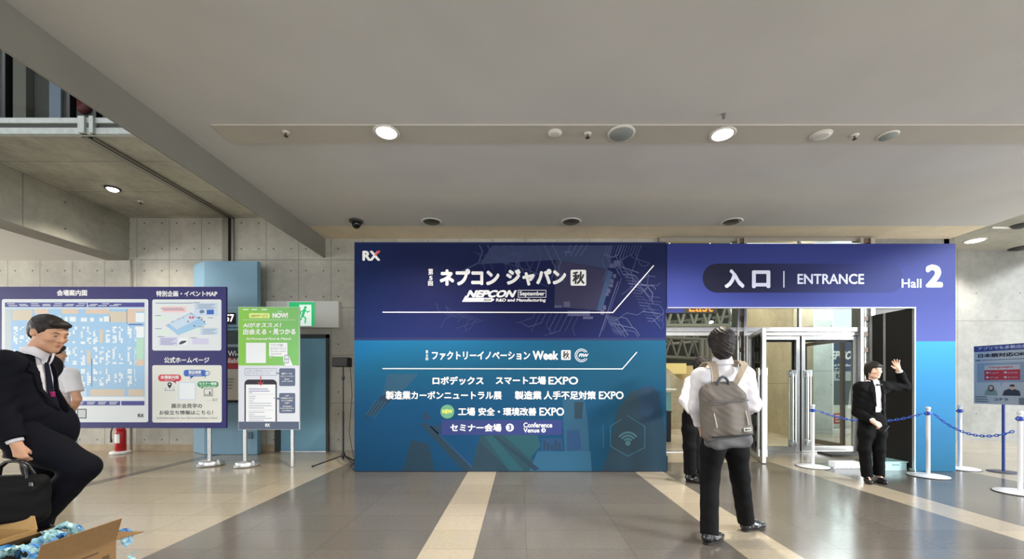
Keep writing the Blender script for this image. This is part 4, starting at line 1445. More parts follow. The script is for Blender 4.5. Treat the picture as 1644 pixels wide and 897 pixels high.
# ------------------------------------------------------------------ fire extinguisher
Yx = 7.38
ex_x = (193.5 - VX) * Yx / FPX
M_red = mat('extinguisher_red', S(176, 26, 34), 0.3)
fe = thing('fire_extinguisher', (ex_x, Yx, 0.05), 'red fire extinguisher standing on a white base below the venue map board', 'fire extinguisher')
MB().lathe([(0.075, 0.05), (0.08, 0.06), (0.08, 0.40), (0.072, 0.44), (0.045, 0.475), (0.026, 0.485), (0.026, 0.5)], (ex_x, Yx, 0), 28).build('cylinder', M_red, fe)
mb = MB().lathe([(0.03, 0.5), (0.03, 0.53), (0.016, 0.54)], (ex_x, Yx, 0), 16).rbox(ex_x - 0.015, ex_x + 0.015, Yx - 0.11, Yx + 0.03, 0.535, 0.55, 0.004).rbox(ex_x - 0.012, ex_x + 0.012, Yx - 0.10, Yx + 0.02, 0.57, 0.582, 0.004)
mb.build('valve_lever', M_black, fe)
MB().tube([(ex_x, Yx - 0.03, 0.52), (ex_x - 0.08, Yx - 0.06, 0.5), (ex_x - 0.115, Yx - 0.06, 0.40), (ex_x - 0.105, Yx - 0.07, 0.27), (ex_x - 0.085, Yx - 0.085, 0.22)], [0.011, 0.011, 0.011, 0.012, 0.018], 10).build('hose', M_black, fe)
mb = MB()
for k_ in range(6):
    a0, a1 = math.radians(-120 + k_ * 11), math.radians(-120 + (k_ + 1) * 11)
    mb.add([(ex_x + 0.0815 * math.cos(a), Yx + 0.0815 * math.sin(a), z) for a, z in ((a0, 0.2), (a1, 0.2), (a1, 0.36), (a0, 0.36))], [(0, 1, 2, 3)], 0, True)
mb.build('label_plate', M_letter, fe)
tag(MB().lathe([(0.14, 0), (0.15, 0.01), (0.15, 0.035), (0.135, 0.05), (0.0, 0.05)], (ex_x, Yx, 0), 32).build('extinguisher_base', M_white), 'white round floor base under the red fire extinguisher', 'base')
tag(MB().tube([((208.5 - VX) * 7.55 / FPX, 7.57, 0.0), ((208.5 - VX) * 7.55 / FPX, 7.57, 3.6)], 0.022, 14).build('conduit_pipe', mat('pipe_grey', S(150, 148, 138), 0.45)), 'grey conduit pipe on the concrete wall behind the map board', 'pipe')

# ------------------------------------------------------------------ barrier posts and chain
M_stan = mat('barrier_white', S(238, 240, 244), 0.35)
M_rim = mat('barrier_rim', S(44, 46, 52), 0.5)
M_chain = mat('barrier_blue', S(52, 92, 190), 0.4)
spots = [((1305, 749), 'white barrier post inside the entrance left of the waving woman'),
         ((1490, 764), 'white barrier post in front of the wide blue leg of the entrance portal'),
         ((1541, 752), 'white barrier post half hidden behind the wide blue leg of the entrance portal'),
         ((1638, 791), 'white barrier post nearest the camera at the right edge')]
M_clip = mat('chain_clip_blue', S(44, 76, 168), 0.4)
pts_s = []
proto = None
for (sxp, syp), lab in spots:
    Yp = fl(syp)
    xp = (sxp - VX) * Yp / FPX
    if proto is None:
        proto = thing('barrier_post', (0, 0, 0), lab, 'barrier post', 'white barrier posts at the entrance')
        MB().lathe([(0.222, 0.006), (0.217, 0.012), (0.12, 0.022), (0.03, 0.032), (0.0, 0.034)], seg=40).build('base', M_stan, proto)
        MB().lathe([(0.227, 0.0), (0.229, 0.004), (0.225, 0.009), (0.19, 0.009)], seg=40).build('base_rim', M_rim, proto)
        MB().tube([(0, 0, 0.02), (0, 0, 0.93)], 0.022, 16).build('pole', M_stan, proto)
        MB().lathe([(0.025, 0.915), (0.028, 0.93), (0.026, 0.948), (0.012, 0.955)], seg=18).build('cap', M_stan, proto)
        MB().lathe([(0.027, 0.84), (0.030, 0.845), (0.030, 0.885), (0.027, 0.89)], seg=18).rbox(-0.05, 0.05, -0.012, 0.012, 0.852, 0.876, 0.005).build('chain_clip', M_clip, proto)
        c = proto
    else:
        c = copy_tree(proto)
        c['label'] = lab
    c.location = (xp, Yp, 0)
    pts_s.append(Vector((xp, Yp, 0)))


def chain(pa, pb, sag, label, za=0.862, zb_=0.862):
    mb = MB()
    L = (pb - pa).length
    n = int(L / 0.035)
    d = (pb - pa).normalized()
    q = []
    for i in range(n + 1):
        s = i / n
        q.append(pa.lerp(pb, s) + Vector((0, 0, za + (zb_ - za) * s - sag * 4 * s * (1 - s))))
    for i in range(n):
        c, t = (q[i] + q[i + 1]) / 2, (q[i + 1] - q[i]).normalized()
        side = t.cross(Vector((0, 0, 1))).normalized()
        if i % 2:
            side = t.cross(side)
        ring = [c + t * (0.024 * math.cos(a)) + side * (0.013 * math.sin(a)) for a in [2 * PI * j / 10 for j in range(10)]]
        mb.tube(ring, 0.0055, 6, closed=True)
    return tag(mb.build('barrier_chain', M_chain), label, 'chain', 'blue chains between the barrier posts')


e = Vector((0.075, 0, 0))
chain(pts_s[0] + e, pts_s[1] - e, 0.14, 'blue plastic chain passing behind the waving woman')
chain(pts_s[1] + e, pts_s[3] - e, 0.16, 'blue plastic chain from the post before the blue leg to the nearest post', 0.862, 0.72)

# small things on the floor by the portal
Yt = fl(755)
tx0, tx1 = (1425 - VX) * Yt / FPX, (1458 - VX) * Yt / FPX
tr_ = thing('storage_tray', ((tx0 + tx1) / 2, Yt, 0), 'pale aqua plastic tray on the floor behind the waving woman', 'tray')
mb = MB()
w_, d_, h_ = 0.33, 0.42, 0.12
T_ = Matrix.Translation(((tx0 + tx1) / 2 - 0.02, Yt + 0.22, 0)) @ Matrix.Rotation(math.radians(0), 4, 'Z')
mb.box(-w_ / 2, w_ / 2, -d_ / 2, d_ / 2, 0.0, 0.008, M=T_)
for a in ((-w_ / 2, w_ / 2, -d_ / 2, -d_ / 2 + .008), (-w_ / 2, w_ / 2, d_ / 2 - .008, d_ / 2), (-w_ / 2, -w_ / 2 + .008, -d_ / 2, d_ / 2), (w_ / 2 - .008, w_ / 2, -d_ / 2, d_ / 2)):
    mb.box(a[0], a[1], a[2], a[3], 0.008, h_, M=T_)
M_aqua = mat('aqua_plastic', S(176, 214, 216), 0.35)
mb.build('tray_body', M_aqua, tr_)
mb = MB()
for a in ((-w_ / 2 - .01, w_ / 2 + .01, -d_ / 2 - .01, -d_ / 2 + .008), (-w_ / 2 - .01, w_ / 2 + .01, d_ / 2 - .008, d_ / 2 + .01), (-w_ / 2 - .01, -w_ / 2 + .008, -d_ / 2, d_ / 2), (w_ / 2 - .008, w_ / 2 + .01, -d_ / 2, d_ / 2)):
    mb.rbox(a[0], a[1], a[2], a[3], h_ - 0.006, h_ + 0.008, 0.003, M=T_)
mb.build('rim', M_aqua, tr_)
MB().rbox(-0.05, 0.05, -d_ / 2 - 0.006, -d_ / 2, 0.072, 0.094, 0.002, M=T_).build('handle', mat('tray_grip_shadow', S(120, 160, 164), 0.4), tr_)
Yt = fl(752)
tx0, tx1 = (1340 - VX) * Yt / FPX, (1381 - VX) * Yt / FPX
cr = thing('carton_tube', ((tx0 + tx1) / 2, Yt, 0), 'long low white carton lying on the floor at the feet of the waving woman', 'carton')
MB().rbox(tx0, tx1, Yt, Yt + 0.13, 0.0, 0.10, 0.008).build('body', mat('carton_white', S(228, 232, 236), 0.45), cr)
F = front_face(cr, Yt - 0.0005)
mb = F.mb()
for q in range(6):
    F.rect(mb, 1330 + q * 7.5, 750.5, 1335 + q * 7.5, 752, 1)
mb.build('print_band', mat('carton_print', S(190, 198, 204), 0.5), cr)
MB().rbox(tx1 - 0.01, tx1 + 0.012, Yt + 0.01, Yt + 0.12, 0.008, 0.092, 0.006).build('end_cap', M_aqua, cr)
tag(MB().rbox((1328 - VX) * 7.2 / FPX, 6.25, 7.1, 7.45, 0.0, 0.03, 0.008).build('floor_mat', mat('mat_grey', S(84, 84, 82), 0.8, grain=0.2, gscale=80)), 'dark grey mat on the floor before the glass doors', 'mat')

# ------------------------------------------------------------------ ceiling fittings
M_trimw = mat('fitting_white', S(214, 212, 206), 0.5)
M_bulb = mat('lamp_glow', (1.0, 0.93, 0.80, 1), 0.5, emit=26.0)
M_can = mat('lamp_can', S(70, 70, 68), 0.35, metal=0.6)


def ceiling_pt(x, y, zc):
    Yc = (zc - EYE) * FPX / (VY - y)
    return Vector(((x - VX) * Yc / FPX, Yc, zc))


def spot(loc, power, color=(1.0, 0.92, 0.80), angle=120, size=0.06):
    d = bpy.data.lights.new('downlight_beam', 'SPOT')
    d.energy, d.color, d.spot_size, d.spot_blend, d.shadow_soft_size = power, color, math.radians(angle), 0.7, size
    o = bpy.data.objects.new('downlight_beam', d)
    COL.objects.link(o)
    o.location = loc
    return o


def downlight(p, r, label, lit, power=0, group=None, tilt=0):
    t = thing('downlight', p, label, 'ceiling light', group)
    x, y, z = p
    MB().lathe([(r * 0.86, -0.004), (r * 1.08, -0.012), (r * 1.16, -0.004), (r * 1.16, 0.004)], p, 40).build('trim_ring', M_trimw, t)
    if lit:
        MB().lathe([(0.0, -0.018), (r * 0.6, -0.016), (r * 0.88, -0.008), (r * 0.88, -0.002)], p, 32).build('lamp', M_bulb, t)
        spot((x, y, z - 0.06), power)
    else:
        MB().lathe([(r * 0.92, -0.006), (r * 0.6, -0.012), (r * 0.5, -0.010)], p, 32).build('reflector', M_can, t)
        MB().lathe([(0.0, -0.014), (r * 0.42, -0.013), (r * 0.5, -0.009)], p, 28).build('lamp', mat('dark_lamp', S(44, 44, 44), 0.3), t)
    return t


zc = ZC - 0.012
downlight(ceiling_pt(620.5, 212.5, zc), 0.118, 'lit round downlight in the ceiling channel, the left of the two glowing ones', True, 520, 'lit downlights in the ceiling channel')
downlight(ceiling_pt(1160, 215.5, zc), 0.118, 'lit round downlight in the ceiling channel, the right of the two glowing ones', True, 520, 'lit downlights in the ceiling channel')
for xq, lab in ((693, 'unlit recessed downlight next to the dome camera above the printed wall'), (917, 'unlit recessed downlight above the middle of the printed wall'), (1175, 'unlit recessed downlight above the word ENTRANCE on the portal')):
    downlight(ceiling_pt(xq, 356, ZC), 0.15, lab, False, 0, 'unlit downlights above the printed wall')
pcam = ceiling_pt(572, 354, ZC)
dc = thing('dome_camera', pcam, 'black dome security camera hanging from the white ceiling left above the printed wall', 'camera')
MB().lathe([(0.10, 0.0), (0.115, -0.01), (0.11, -0.03), (0.08, -0.035)][::-1], pcam, 32).build('mount_ring', mat('camera_ring', S(60, 60, 60), 0.4), dc)
MB().ball(pcam + Vector((0, 0, -0.05)), (0.075, 0.075, 0.085), seg=24).build('dome', mat('camera_dome', S(18, 18, 20), 0.1), dc)


def disc_fit(name, x, y, r, label, cat, kind, zc_=None, group=None):
    p = ceiling_pt(x, y, zc_ or zc)
    t = thing(name, p, label, cat, group)
    MB().lathe([(r * 0.9, -0.012), (r, -0.006), (r * 1.02, 0.002)], p, 32).build('rim', M_trimw, t)
    if kind == 'grille':
        MB().lathe([(0.0, -0.016), (r * 0.86, -0.015), (r * 0.9, -0.010)], p, 36).build('grille', mat('fitting_grille', S(150, 158, 154), 0.6, grain=0.15, gscale=300), t)
    elif kind == 'deep':
        MB().lathe([(0.0, -0.010), (r * 0.5, -0.012), (r * 0.62, -0.014)], p, 28).build('lens', mat('fitting_shadow', S(112, 108, 100), 0.5), t)
        MB().lathe([(r * 0.6, -0.02), (r * 0.9, -0.013)], p, 28).build('bowl', M_trimw, t)
    elif kind == 'sprinkler':
        MB().lathe([(0.0, -0.05), (0.022, -0.048), (0.022, -0.043), (0.008, -0.04), (0.008, -0.01), (0.02, -0.008)], p, 16).build('head', mat('sprinkler_bronze', S(70, 62, 54), 0.4, metal=0.5), t)
    return t


# unseen downlight beams behind the camera, added without fittings to brighten floor and ceiling
for xs_ in (-1.46, 2.2, 5.9):
    for ys_ in (0.4, -3.4):
        spot((xs_, ys_, 3.95), 220)
disc_fit('ceiling_sensor', 459, 212, 0.035, 'small sprinkler head at the left end of the ceiling channel', 'sprinkler', 'sprinkler')
disc_fit('ceiling_sensor', 891, 213.5, 0.075, 'small white recessed sensor bowl just left of the middle sprinkler', 'sensor', 'deep')
disc_fit('sprinkler', 943.5, 214.5, 0.04, 'small sprinkler head beside the round speaker grille in the ceiling channel', 'sprinkler', 'sprinkler')
disc_fit('ceiling_speaker', 997.5, 214, 0.145, 'large round grey speaker grille in the ceiling channel', 'speaker', 'grille')
disc_fit('smoke_detector', 1318, 217, 0.105, 'white smoke detector right of the right glowing downlight', 'detector', 'deep')
disc_fit('sprinkler', 1372, 217, 0.04, 'small sprinkler head between the smoke detector and the rightmost channel fitting', 'sprinkler', 'sprinkler')
disc_fit('ceiling_sensor', 1426, 217.5, 0.095, 'round grey recessed sensor, rightmost of the fittings in the ceiling channel', 'sensor', 'grille')
tag(MB().lathe([(0.0, -0.05), (0.012, -0.05), (0.015, -0.01), (0.02, 0.0)], ceiling_pt(1162, 183, ZC), 12).build('ceiling_hook', mat('hook_grey', S(110, 106, 100), 0.5)), 'tiny grey hook in the white ceiling above the right glowing downlight', 'hook')
pl = ceiling_pt(181, 302, 4.4)
lf = thing('soffit_lamp', pl, 'glowing lamp on the concrete soffit at the left', 'ceiling light')
MB().lathe([(0.095, -0.02), (0.105, 0.0), (0.105, 0.01)], pl + Vector((0, 0, 0)), 28).build('trim_ring', M_dark, lf)
MB().lathe([(0.0, -0.045), (0.05, -0.042), (0.075, -0.02), (0.08, -0.012)], pl, 28).build('lamp', M_bulb, lf)
spot(pl + Vector((0, 0, -0.09)), 220)
disc_fit('smoke_detector', 226, 323, 0.045, 'small dark detector next to the soffit lamp at the left', 'detector', 'sprinkler', 4.4)
pr_ = ceiling_pt(1565, 386, 4.25)
lr = thing('downlight', pr_, 'glowing white downlight in the concrete ceiling right of the portal', 'ceiling light')
MB().lathe([(0.15, -0.01), (0.175, -0.004), (0.175, 0.006)], pr_, 32).build('trim_ring', M_trimw, lr)
MB().lathe([(0.0, -0.022), (0.10, -0.02), (0.15, -0.008)], pr_, 32).build('lamp', M_bulb, lr)
spot(pr_ + Vector((0, 0, -0.07)), 260, (1, 0.93, 0.82))
# two thin cold cathode lines and a vent in that ceiling
p1 = ceiling_pt(1592, 364.5, 4.25)
tag(MB().rbox(p1.x, p1.x + 0.75, p1.y - 0.02, p1.y + 0.02, 4.225, 4.25, 0.004).build('ceiling_rail', M_white), 'thin white rail under the concrete ceiling at the right edge', 'rail')
p2 = ceiling_pt(1641, 361, 4.25)
tag(MB().lathe([(0.0, -0.05), (0.10, -0.045), (0.16, -0.01), (0.17, 0.0)], p2, 28).build('ceiling_vent', mat('vent_dark', S(50, 50, 50), 0.5)), 'dark round vent in the concrete ceiling at the upper right edge', 'vent')
p3 = ceiling_pt(1641, 397.5, 4.25)
tag(MB().lathe([(0.0, -0.04), (0.12, -0.035), (0.2, -0.01), (0.21, 0.0)], p3, 28).build('ceiling_vent', mat('vent_dark', S(50, 50, 50), 0.5)), 'dark round vent close to the top of the right concrete wall', 'vent')

# ------------------------------------------------------------------ cardboard boxes with blue wrapping at the lower left
M_card = mat('cardboard', S(176, 142, 92), 0.8, grain=0.06, gscale=40)
M_cardi = mat('cardboard_inside', S(138, 106, 68), 0.85, grain=0.06, gscale=40)


def carton(name, x0, x1, y0, y1, h, rot, flaps, label, m=M_card):
    t = thing(name, ((x0 + x1) / 2, (y0 + y1) / 2, 0), label, 'cardboard box')
    c = Vector(((x0 + x1) / 2, (y0 + y1) / 2, 0))
    Mx = Matrix.Translation(c) @ Matrix.Rotation(math.radians(rot), 4, 'Z')
    w, d, th = (x1 - x0) / 2, (y1 - y0) / 2, 0.006
    mb = MB().box(-w, w, -d, d, 0.001, th, M=Mx)
    mb.box(-w, w, -d, -d + th, th, h, M=Mx).box(-w, w, d - th, d, th, h, M=Mx).box(-w, -w + th, -d + th, d - th, th, h, M=Mx).box(w - th, w, -d + th, d - th, th, h, M=Mx)
    mb.build('carton_body', m, t)
    # flaps: (side, length, opening angle from upright, outward positive), taper
    for side, L, ang, tp in flaps:
        a = math.radians(ang)
        if side in 'fb':
            s = -1 if side == 'f' else 1
            e0, e1 = Vector((-w, s * d, h)), Vector((w, s * d, h))
            out = Vector((0, s, 0))
        else:
            s = -1 if side == 'l' else 1
            e0, e1 = Vector((s * w, -d, h)), Vector((s * w, d, h))
            out = Vector((s, 0, 0))
        dv = out * math.sin(a) + Vector((0, 0, math.cos(a)))
        ax = (e1 - e0).normalized()
        p = [e0, e1, e1 + dv * L - ax * tp, e0 + dv * L + ax * tp]
        nn = dv.cross(ax).normalized() * 0.005
        MB().prism([Mx @ q for q in p], (Mx.to_3x3() @ nn)).build('flap', m, t)
    return t, Mx


b2, Mx2 = carton('cardboard_box', -2.80, -2.375, 1.98, 2.38, 0.355, 0,
                 [('l', 0.13, -52, 0.03), ('r', 0.13, 16, 0.0), ('f', 0.13, 75, 0.0), ('b', 0.12, 88, -0.05)], 'open cardboard box filled with crumpled blue wrapping, right of the pair on the floor', M_cardi)
mb = MB()
for q in range(2):
    for z in (0.13, 0.19, 0.25):
        mb.box(0.2125, 0.2135, 0.06 + q * 0.06, 0.10 + q * 0.06, z, z + 0.035, M=Mx2)
mb.box(0.2125, 0.2135, -0.17, 0.10, 0.315, 0.325, M=Mx2)
mb.build('print_band', mat('carton_brown_print', S(96, 74, 50), 0.8), b2)
b1, Mx1 = carton('cardboard_box', -3.30, -2.84, 2.00, 2.38, 0.417, 0,
                 [('b', 0.075, 28, 0.06), ('f', 0.2, 75, 0.0), ('l', 0.15, 60, 0.0)], 'open tan cardboard box at the lower left corner, left of the pair on the floor')


def crumple(name, c, r, seed, label, m, n=3):
    """Crumpled film: a dense ball folded by ridged noise."""
    from mathutils import noise as nz
    bm = bmesh.new()
    bmesh.ops.create_icosphere(bm, subdivisions=5, radius=1)
    off = Vector((seed * 7.3, seed * 3.1, seed))
    for v in bm.verts:
        p = v.co.copy()
        k1 = 1 - abs(nz.noise(p * 1.6 + off)) * 2
        k2 = 1 - abs(nz.noise(p * 3.7 + off * 2)) * 2
        k3 = 1 - abs(nz.noise(p * 8.0 + off * 3)) * 2
        s = 0.66 + 0.26 * k1 + 0.24 * k2 + 0.13 * k3
        v.co = Vector(c) + Vector((p.x * r[0], p.y * r[1], p.z * r[2])) * s
        v.co.z = max(v.co.z, 0.004)
    me = bpy.data.meshes.new(name)
    bm.to_mesh(me)
    bm.free()
    me.materials.append(m)
    o = bpy.data.objects.new(name, me)
    COL.objects.link(o)
    return tag(o, label, 'plastic wrapping', 'blue wrapping around the boxes')


t = NT('blue_film')
n1 = t.noise(26, 3)
t.set(color=t.mix(t.smooth(t.noise(9, 2), 0.45, 0.62), t.mix(t.smooth(n1, 0.42, 0.6), S(46, 110, 176), S(96, 166, 220)), S(176, 214, 214)), rough=0.22, spec=0.6)
M_film = t.m
def film(name, label, strips, seed, heap=None):
    """Strips of thin film, twisted and folded along a path; optionally over a crumpled heap."""
    from mathutils import noise as nz
    o = crumple(name, heap[0], heap[1], seed, label, M_film) if heap else None
    mb = MB()
    for q, (p0, p1, p2, wd) in enumerate(strips):
        p0, p1, p2 = Vector(p0), Vector(p1), Vector(p2)
        n, m_ = 30, 9
        off = Vector((seed * 3.7 + q * 9.1, q * 4.3, seed))
        vs = []
        for a in range(n + 1):
            s = a / n
            c = p0 * (1 - s) ** 2 + p1 * 2 * s * (1 - s) + p2 * s * s
            t = ((p1 - p0) * (1 - s) + (p2 - p1) * s).normalized()
            tw = 2.2 * nz.noise(Vector((s * 2.3, 0, 0)) + off) + q
            a0 = t.cross(Vector((0, 0, 1)))
            a0 = (a0 if a0.length > 0.2 else Vector((1, 0, 0))).normalized()
            side = (a0 * math.cos(tw) + t.cross(a0) * math.sin(tw)).normalized()
            nn = t.cross(side)
            for b in range(m_ + 1):
                u = b / m_ - 0.5
                w = wd * (0.75 + 0.5 * nz.noise(Vector((s * 4, 1, 0)) + off))
                fold = (1 - abs(nz.noise(Vector((s * 6, u * 3.5, 2)) + off)) * 2) * 0.6 + (1 - abs(nz.noise(Vector((s * 13, u * 8, 5)) + off)) * 2) * 0.3
                v = c + side * u * w + nn * fold * wd * 0.42
                v.z = max(v.z, 0.006)
                vs.append(v)
        fs = []
        for a in range(n):
            for b in range(m_):
                k = a * (m_ + 1) + b
                fs.append((k, k + 1, k + m_ + 2, k + m_ + 1))
        mb.add(vs, fs, 0, True)
    if o is None:
        o = tag(mb.build(name, M_film), label, 'plastic wrapping', 'blue wrapping around the boxes')
    else:
        mb.v = [tuple(v) for v in mb.v]
        base = o.data
        off_ = len(base.vertices)
        vs = [tuple(v.co) for v in base.vertices] + mb.v
        fs = [list(p.vertices) for p in base.polygons] + [[k + off_ for k in f] for f in mb.f]
        me = bpy.data.meshes.new(name)
        me.from_pydata(vs, [], fs)
        me.materials.append(M_film)
        o.data = me
        bpy.data.meshes.remove(base)
    return o


film('plastic_wrapping', 'crumpled blue and pale film heaped in the right cardboard box',
     [((-2.73, 2.12, 0.38), (-2.62, 2.20, 0.46), (-2.52, 2.28, 0.38), 0.10), ((-2.72, 2.28, 0.36), (-2.62, 2.24, 0.50), (-2.50, 2.20, 0.38), 0.09), ((-2.69, 2.31, 0.40), (-2.58, 2.29, 0.47), (-2.45, 2.28, 0.38), 0.10),
      ((-2.68, 2.07, 0.36), (-2.62, 2.14, 0.44), (-2.50, 2.12, 0.36), 0.09), ((-2.56, 2.30, 0.38), (-2.52, 2.22, 0.46), (-2.46, 2.10, 0.36), 0.08)], 3, ((-2.585, 2.18, 0.21), (0.12, 0.115, 0.16)))
film('plastic_wrapping', 'small blue film strip sticking up behind the back flap of the right box', [((-2.53, 2.47, 0.36), (-2.46, 2.50, 0.37), (-2.43, 2.53, 0.27), 0.07), ((-2.50, 2.49, 0.33), (-2.45, 2.52, 0.38), (-2.44, 2.55, 0.30), 0.05)], 5)
film('plastic_wrapping', 'blue film strip hanging down beside the right box to the floor', [((-2.42, 2.53, 0.21), (-2.38, 2.55, 0.12), (-2.42, 2.57, 0.01), 0.08), ((-2.40, 2.51, 0.18), (-2.44, 2.55, 0.10), (-2.40, 2.57, 0.015), 0.06)], 8)

# ------------------------------------------------------------------ things in the hall behind the doors
es = thing('hanging_sign', px(1125, 480, 12), 'dark hanging sign with orange letters reading East, seen under the portal header', 'sign')
MB().rbox(px(1062, 0, 12).x, px(1152, 0, 12).x, 12.0, 12.08, px(0, 503, 12).z, px(0, 466, 12).z, 0.01).build('board', mat('sign_dark', S(52, 52, 48), 0.5), es)
F = front_face(es, 11.999)
F.text('East', 1106, 482, 1144.5, 500.5, mat('orange_letters', S(236, 140, 50), 0.5, emit=0.15), 2, bold=0.01)
mb = F.mb()
F.rect(mb, 1062, 470, 1098, 502, 1)
mb.build('blue_panel_print', mat('sign_blue', S(44, 52, 130), 0.5), es)
MB().tube([px(1075, 470, 12.04), px(1075, 330, 12.04)], 0.02, 8).tube([px(1140, 470, 12.04), px(1140, 330, 12.04)], 0.02, 8).build('hanger', M_tr, es)
Yc_ = 10.4
co = thing('reception_counter', px(1060, 700, Yc_), 'teal glass counter with white top in the hall behind the printed wall end', 'counter')
M_teal = mat('teal_glass_panel', S(96, 138, 134), 0.2)
xa_, xb_ = px(1010, 0, Yc_).x, px(1077.5, 0, Yc_).x
MB().box(xa_, xb_, Yc_, Yc_ + 0.6, 0.0, px(0, 630, Yc_).z).build('body', M_teal, co)
MB().box(xb_ - 0.02, xb_, Yc_, Yc_ + 0.02, px(0, 630, Yc_).z, px(0, 602, Yc_).z).box(xa_, xb_, Yc_, Yc_ + 0.012, px(0, 630, Yc_).z, px(0, 604, Yc_).z).build('glass_panel', M_glass, co)
MB().rbox(xa_, xb_ + 0.12, Yc_ - 0.05, Yc_ + 0.65, px(0, 626.5, Yc_).z, px(0, 624, Yc_).z, 0.01).build('top', M_white, co)
Yb_ = 8.9
tag(MB().rbox(px(1040, 0, Yb_).x, px(1078, 0, Yb_).x, Yb_, Yb_ + 0.5, 0.0, px(0, 660, Yb_).z, 0.02).rbox(px(1040, 0, Yb_).x - 0.01, px(1078, 0, Yb_).x + 0.01, Yb_ - 0.01, Yb_ + 0.51, px(0, 662, Yb_).z, px(0, 660, Yb_).z, 0.004).build('equipment_case', M_black),
    'black equipment case on the hall floor just past the printed wall end', 'case')
# lit lamps of the far hall roof
for q, (xq, yq, Yq) in enumerate(((1093, 500, 20), (1140, 516, 19), (1101, 528, 23), (1113, 573, 24))):
    pq = px(xq, yq, Yq)
    hl = thing('hall_lamp', pq, ('glowing hall lamp beside the East sign', 'brightest glowing hall lamp right below the word East', 'glowing hall lamp just above the door transom', 'glowing hall lamp low behind the woman in the white shirt')[q], 'lamp', 'lamps in the far hall')
    MB().lathe([(0.05, 0.22), (0.11, 0.16), (0.16, 0.02), (0.17, 0.0)][::-1], pq, 18).build('lamp_shade', M_dark, hl)
    MB().ball(pq + Vector((0, 0, 0.0)), (0.15, 0.15, 0.10), seg=14).build('bulb', M_bulb, hl)
    MB().tube([pq + Vector((0, 0, 0.2)), pq + Vector((0, 0, 1.6))], 0.02, 6).build('stem', M_tr, hl)
# outdoor banner and notice seen through the right-hand glass
Yo = 12.0
ob = thing('outdoor_banner', px(1350, 690, Yo), 'navy and white banner standing outdoors behind the right glass door', 'banner')
MB().rbox(px(1318, 0, Yo).x, px(1382, 0, Yo).x, Yo, Yo + 0.04, 0.02, px(0, 545, Yo).z, 0.004).build('board', mat('outdoor_navy', S(58, 78, 112), 0.6), ob)
F = front_face(ob, Yo - 0.001, 0.002)
mb = F.mb()
F.rect(mb, 1318, 596, 1382, 611, 1, 0)
F.rect(mb, 1318, 612, 1382, 650, 1, 1)
F.rect(mb, 1318, 650, 1382, 690, 2, 2)
F.rect(mb, 1338, 663, 1356, 680, 3, 3)
for q in range(3):
    F.rect(mb, 1341, 666 + q * 4.5, 1353, 667.8 + q * 4.5, 4, 2)
mb.build('banner_print', [mat('outdoor_grey', S(196, 202, 204), 0.6), mat('outdoor_slate', S(88, 98, 100), 0.6), M_white, mat('outdoor_red', S(214, 84, 70), 0.6)], ob)
F.text('NEPCON', 1322, 563, 1380, 577, M_letter, 3, bold=0.05, shear=0.06)
F.text('R&D and Manufacturing', 1320, 584, 1380, 589, M_letter, 3, bold=0.03)
F.text('ネプコン', 1332, 590, 1357, 595.5, M_letter, 3, bold=0.03)
F.text('RX', 1342, 600, 1352, 608, M_dark, 3, bold=0.05)
# ------------------------------------------------------------------ people: smooth-blended bodies and clothes
V3 = lambda *a: np.array(a, dtype=np.float32)


def rotm(yaw=0, pitch=0, roll=0):
    """Turn of a head or torso: yaw about z, then pitch (down positive) about its own side axis, roll about its own front axis. Front is -y."""
    m = Matrix.Rotation(math.radians(yaw), 3, 'Z') @ Matrix.Rotation(math.radians(pitch), 3, 'X') @ Matrix.Rotation(math.radians(roll), 3, 'Y')
    return np.array(m, dtype=np.float32)


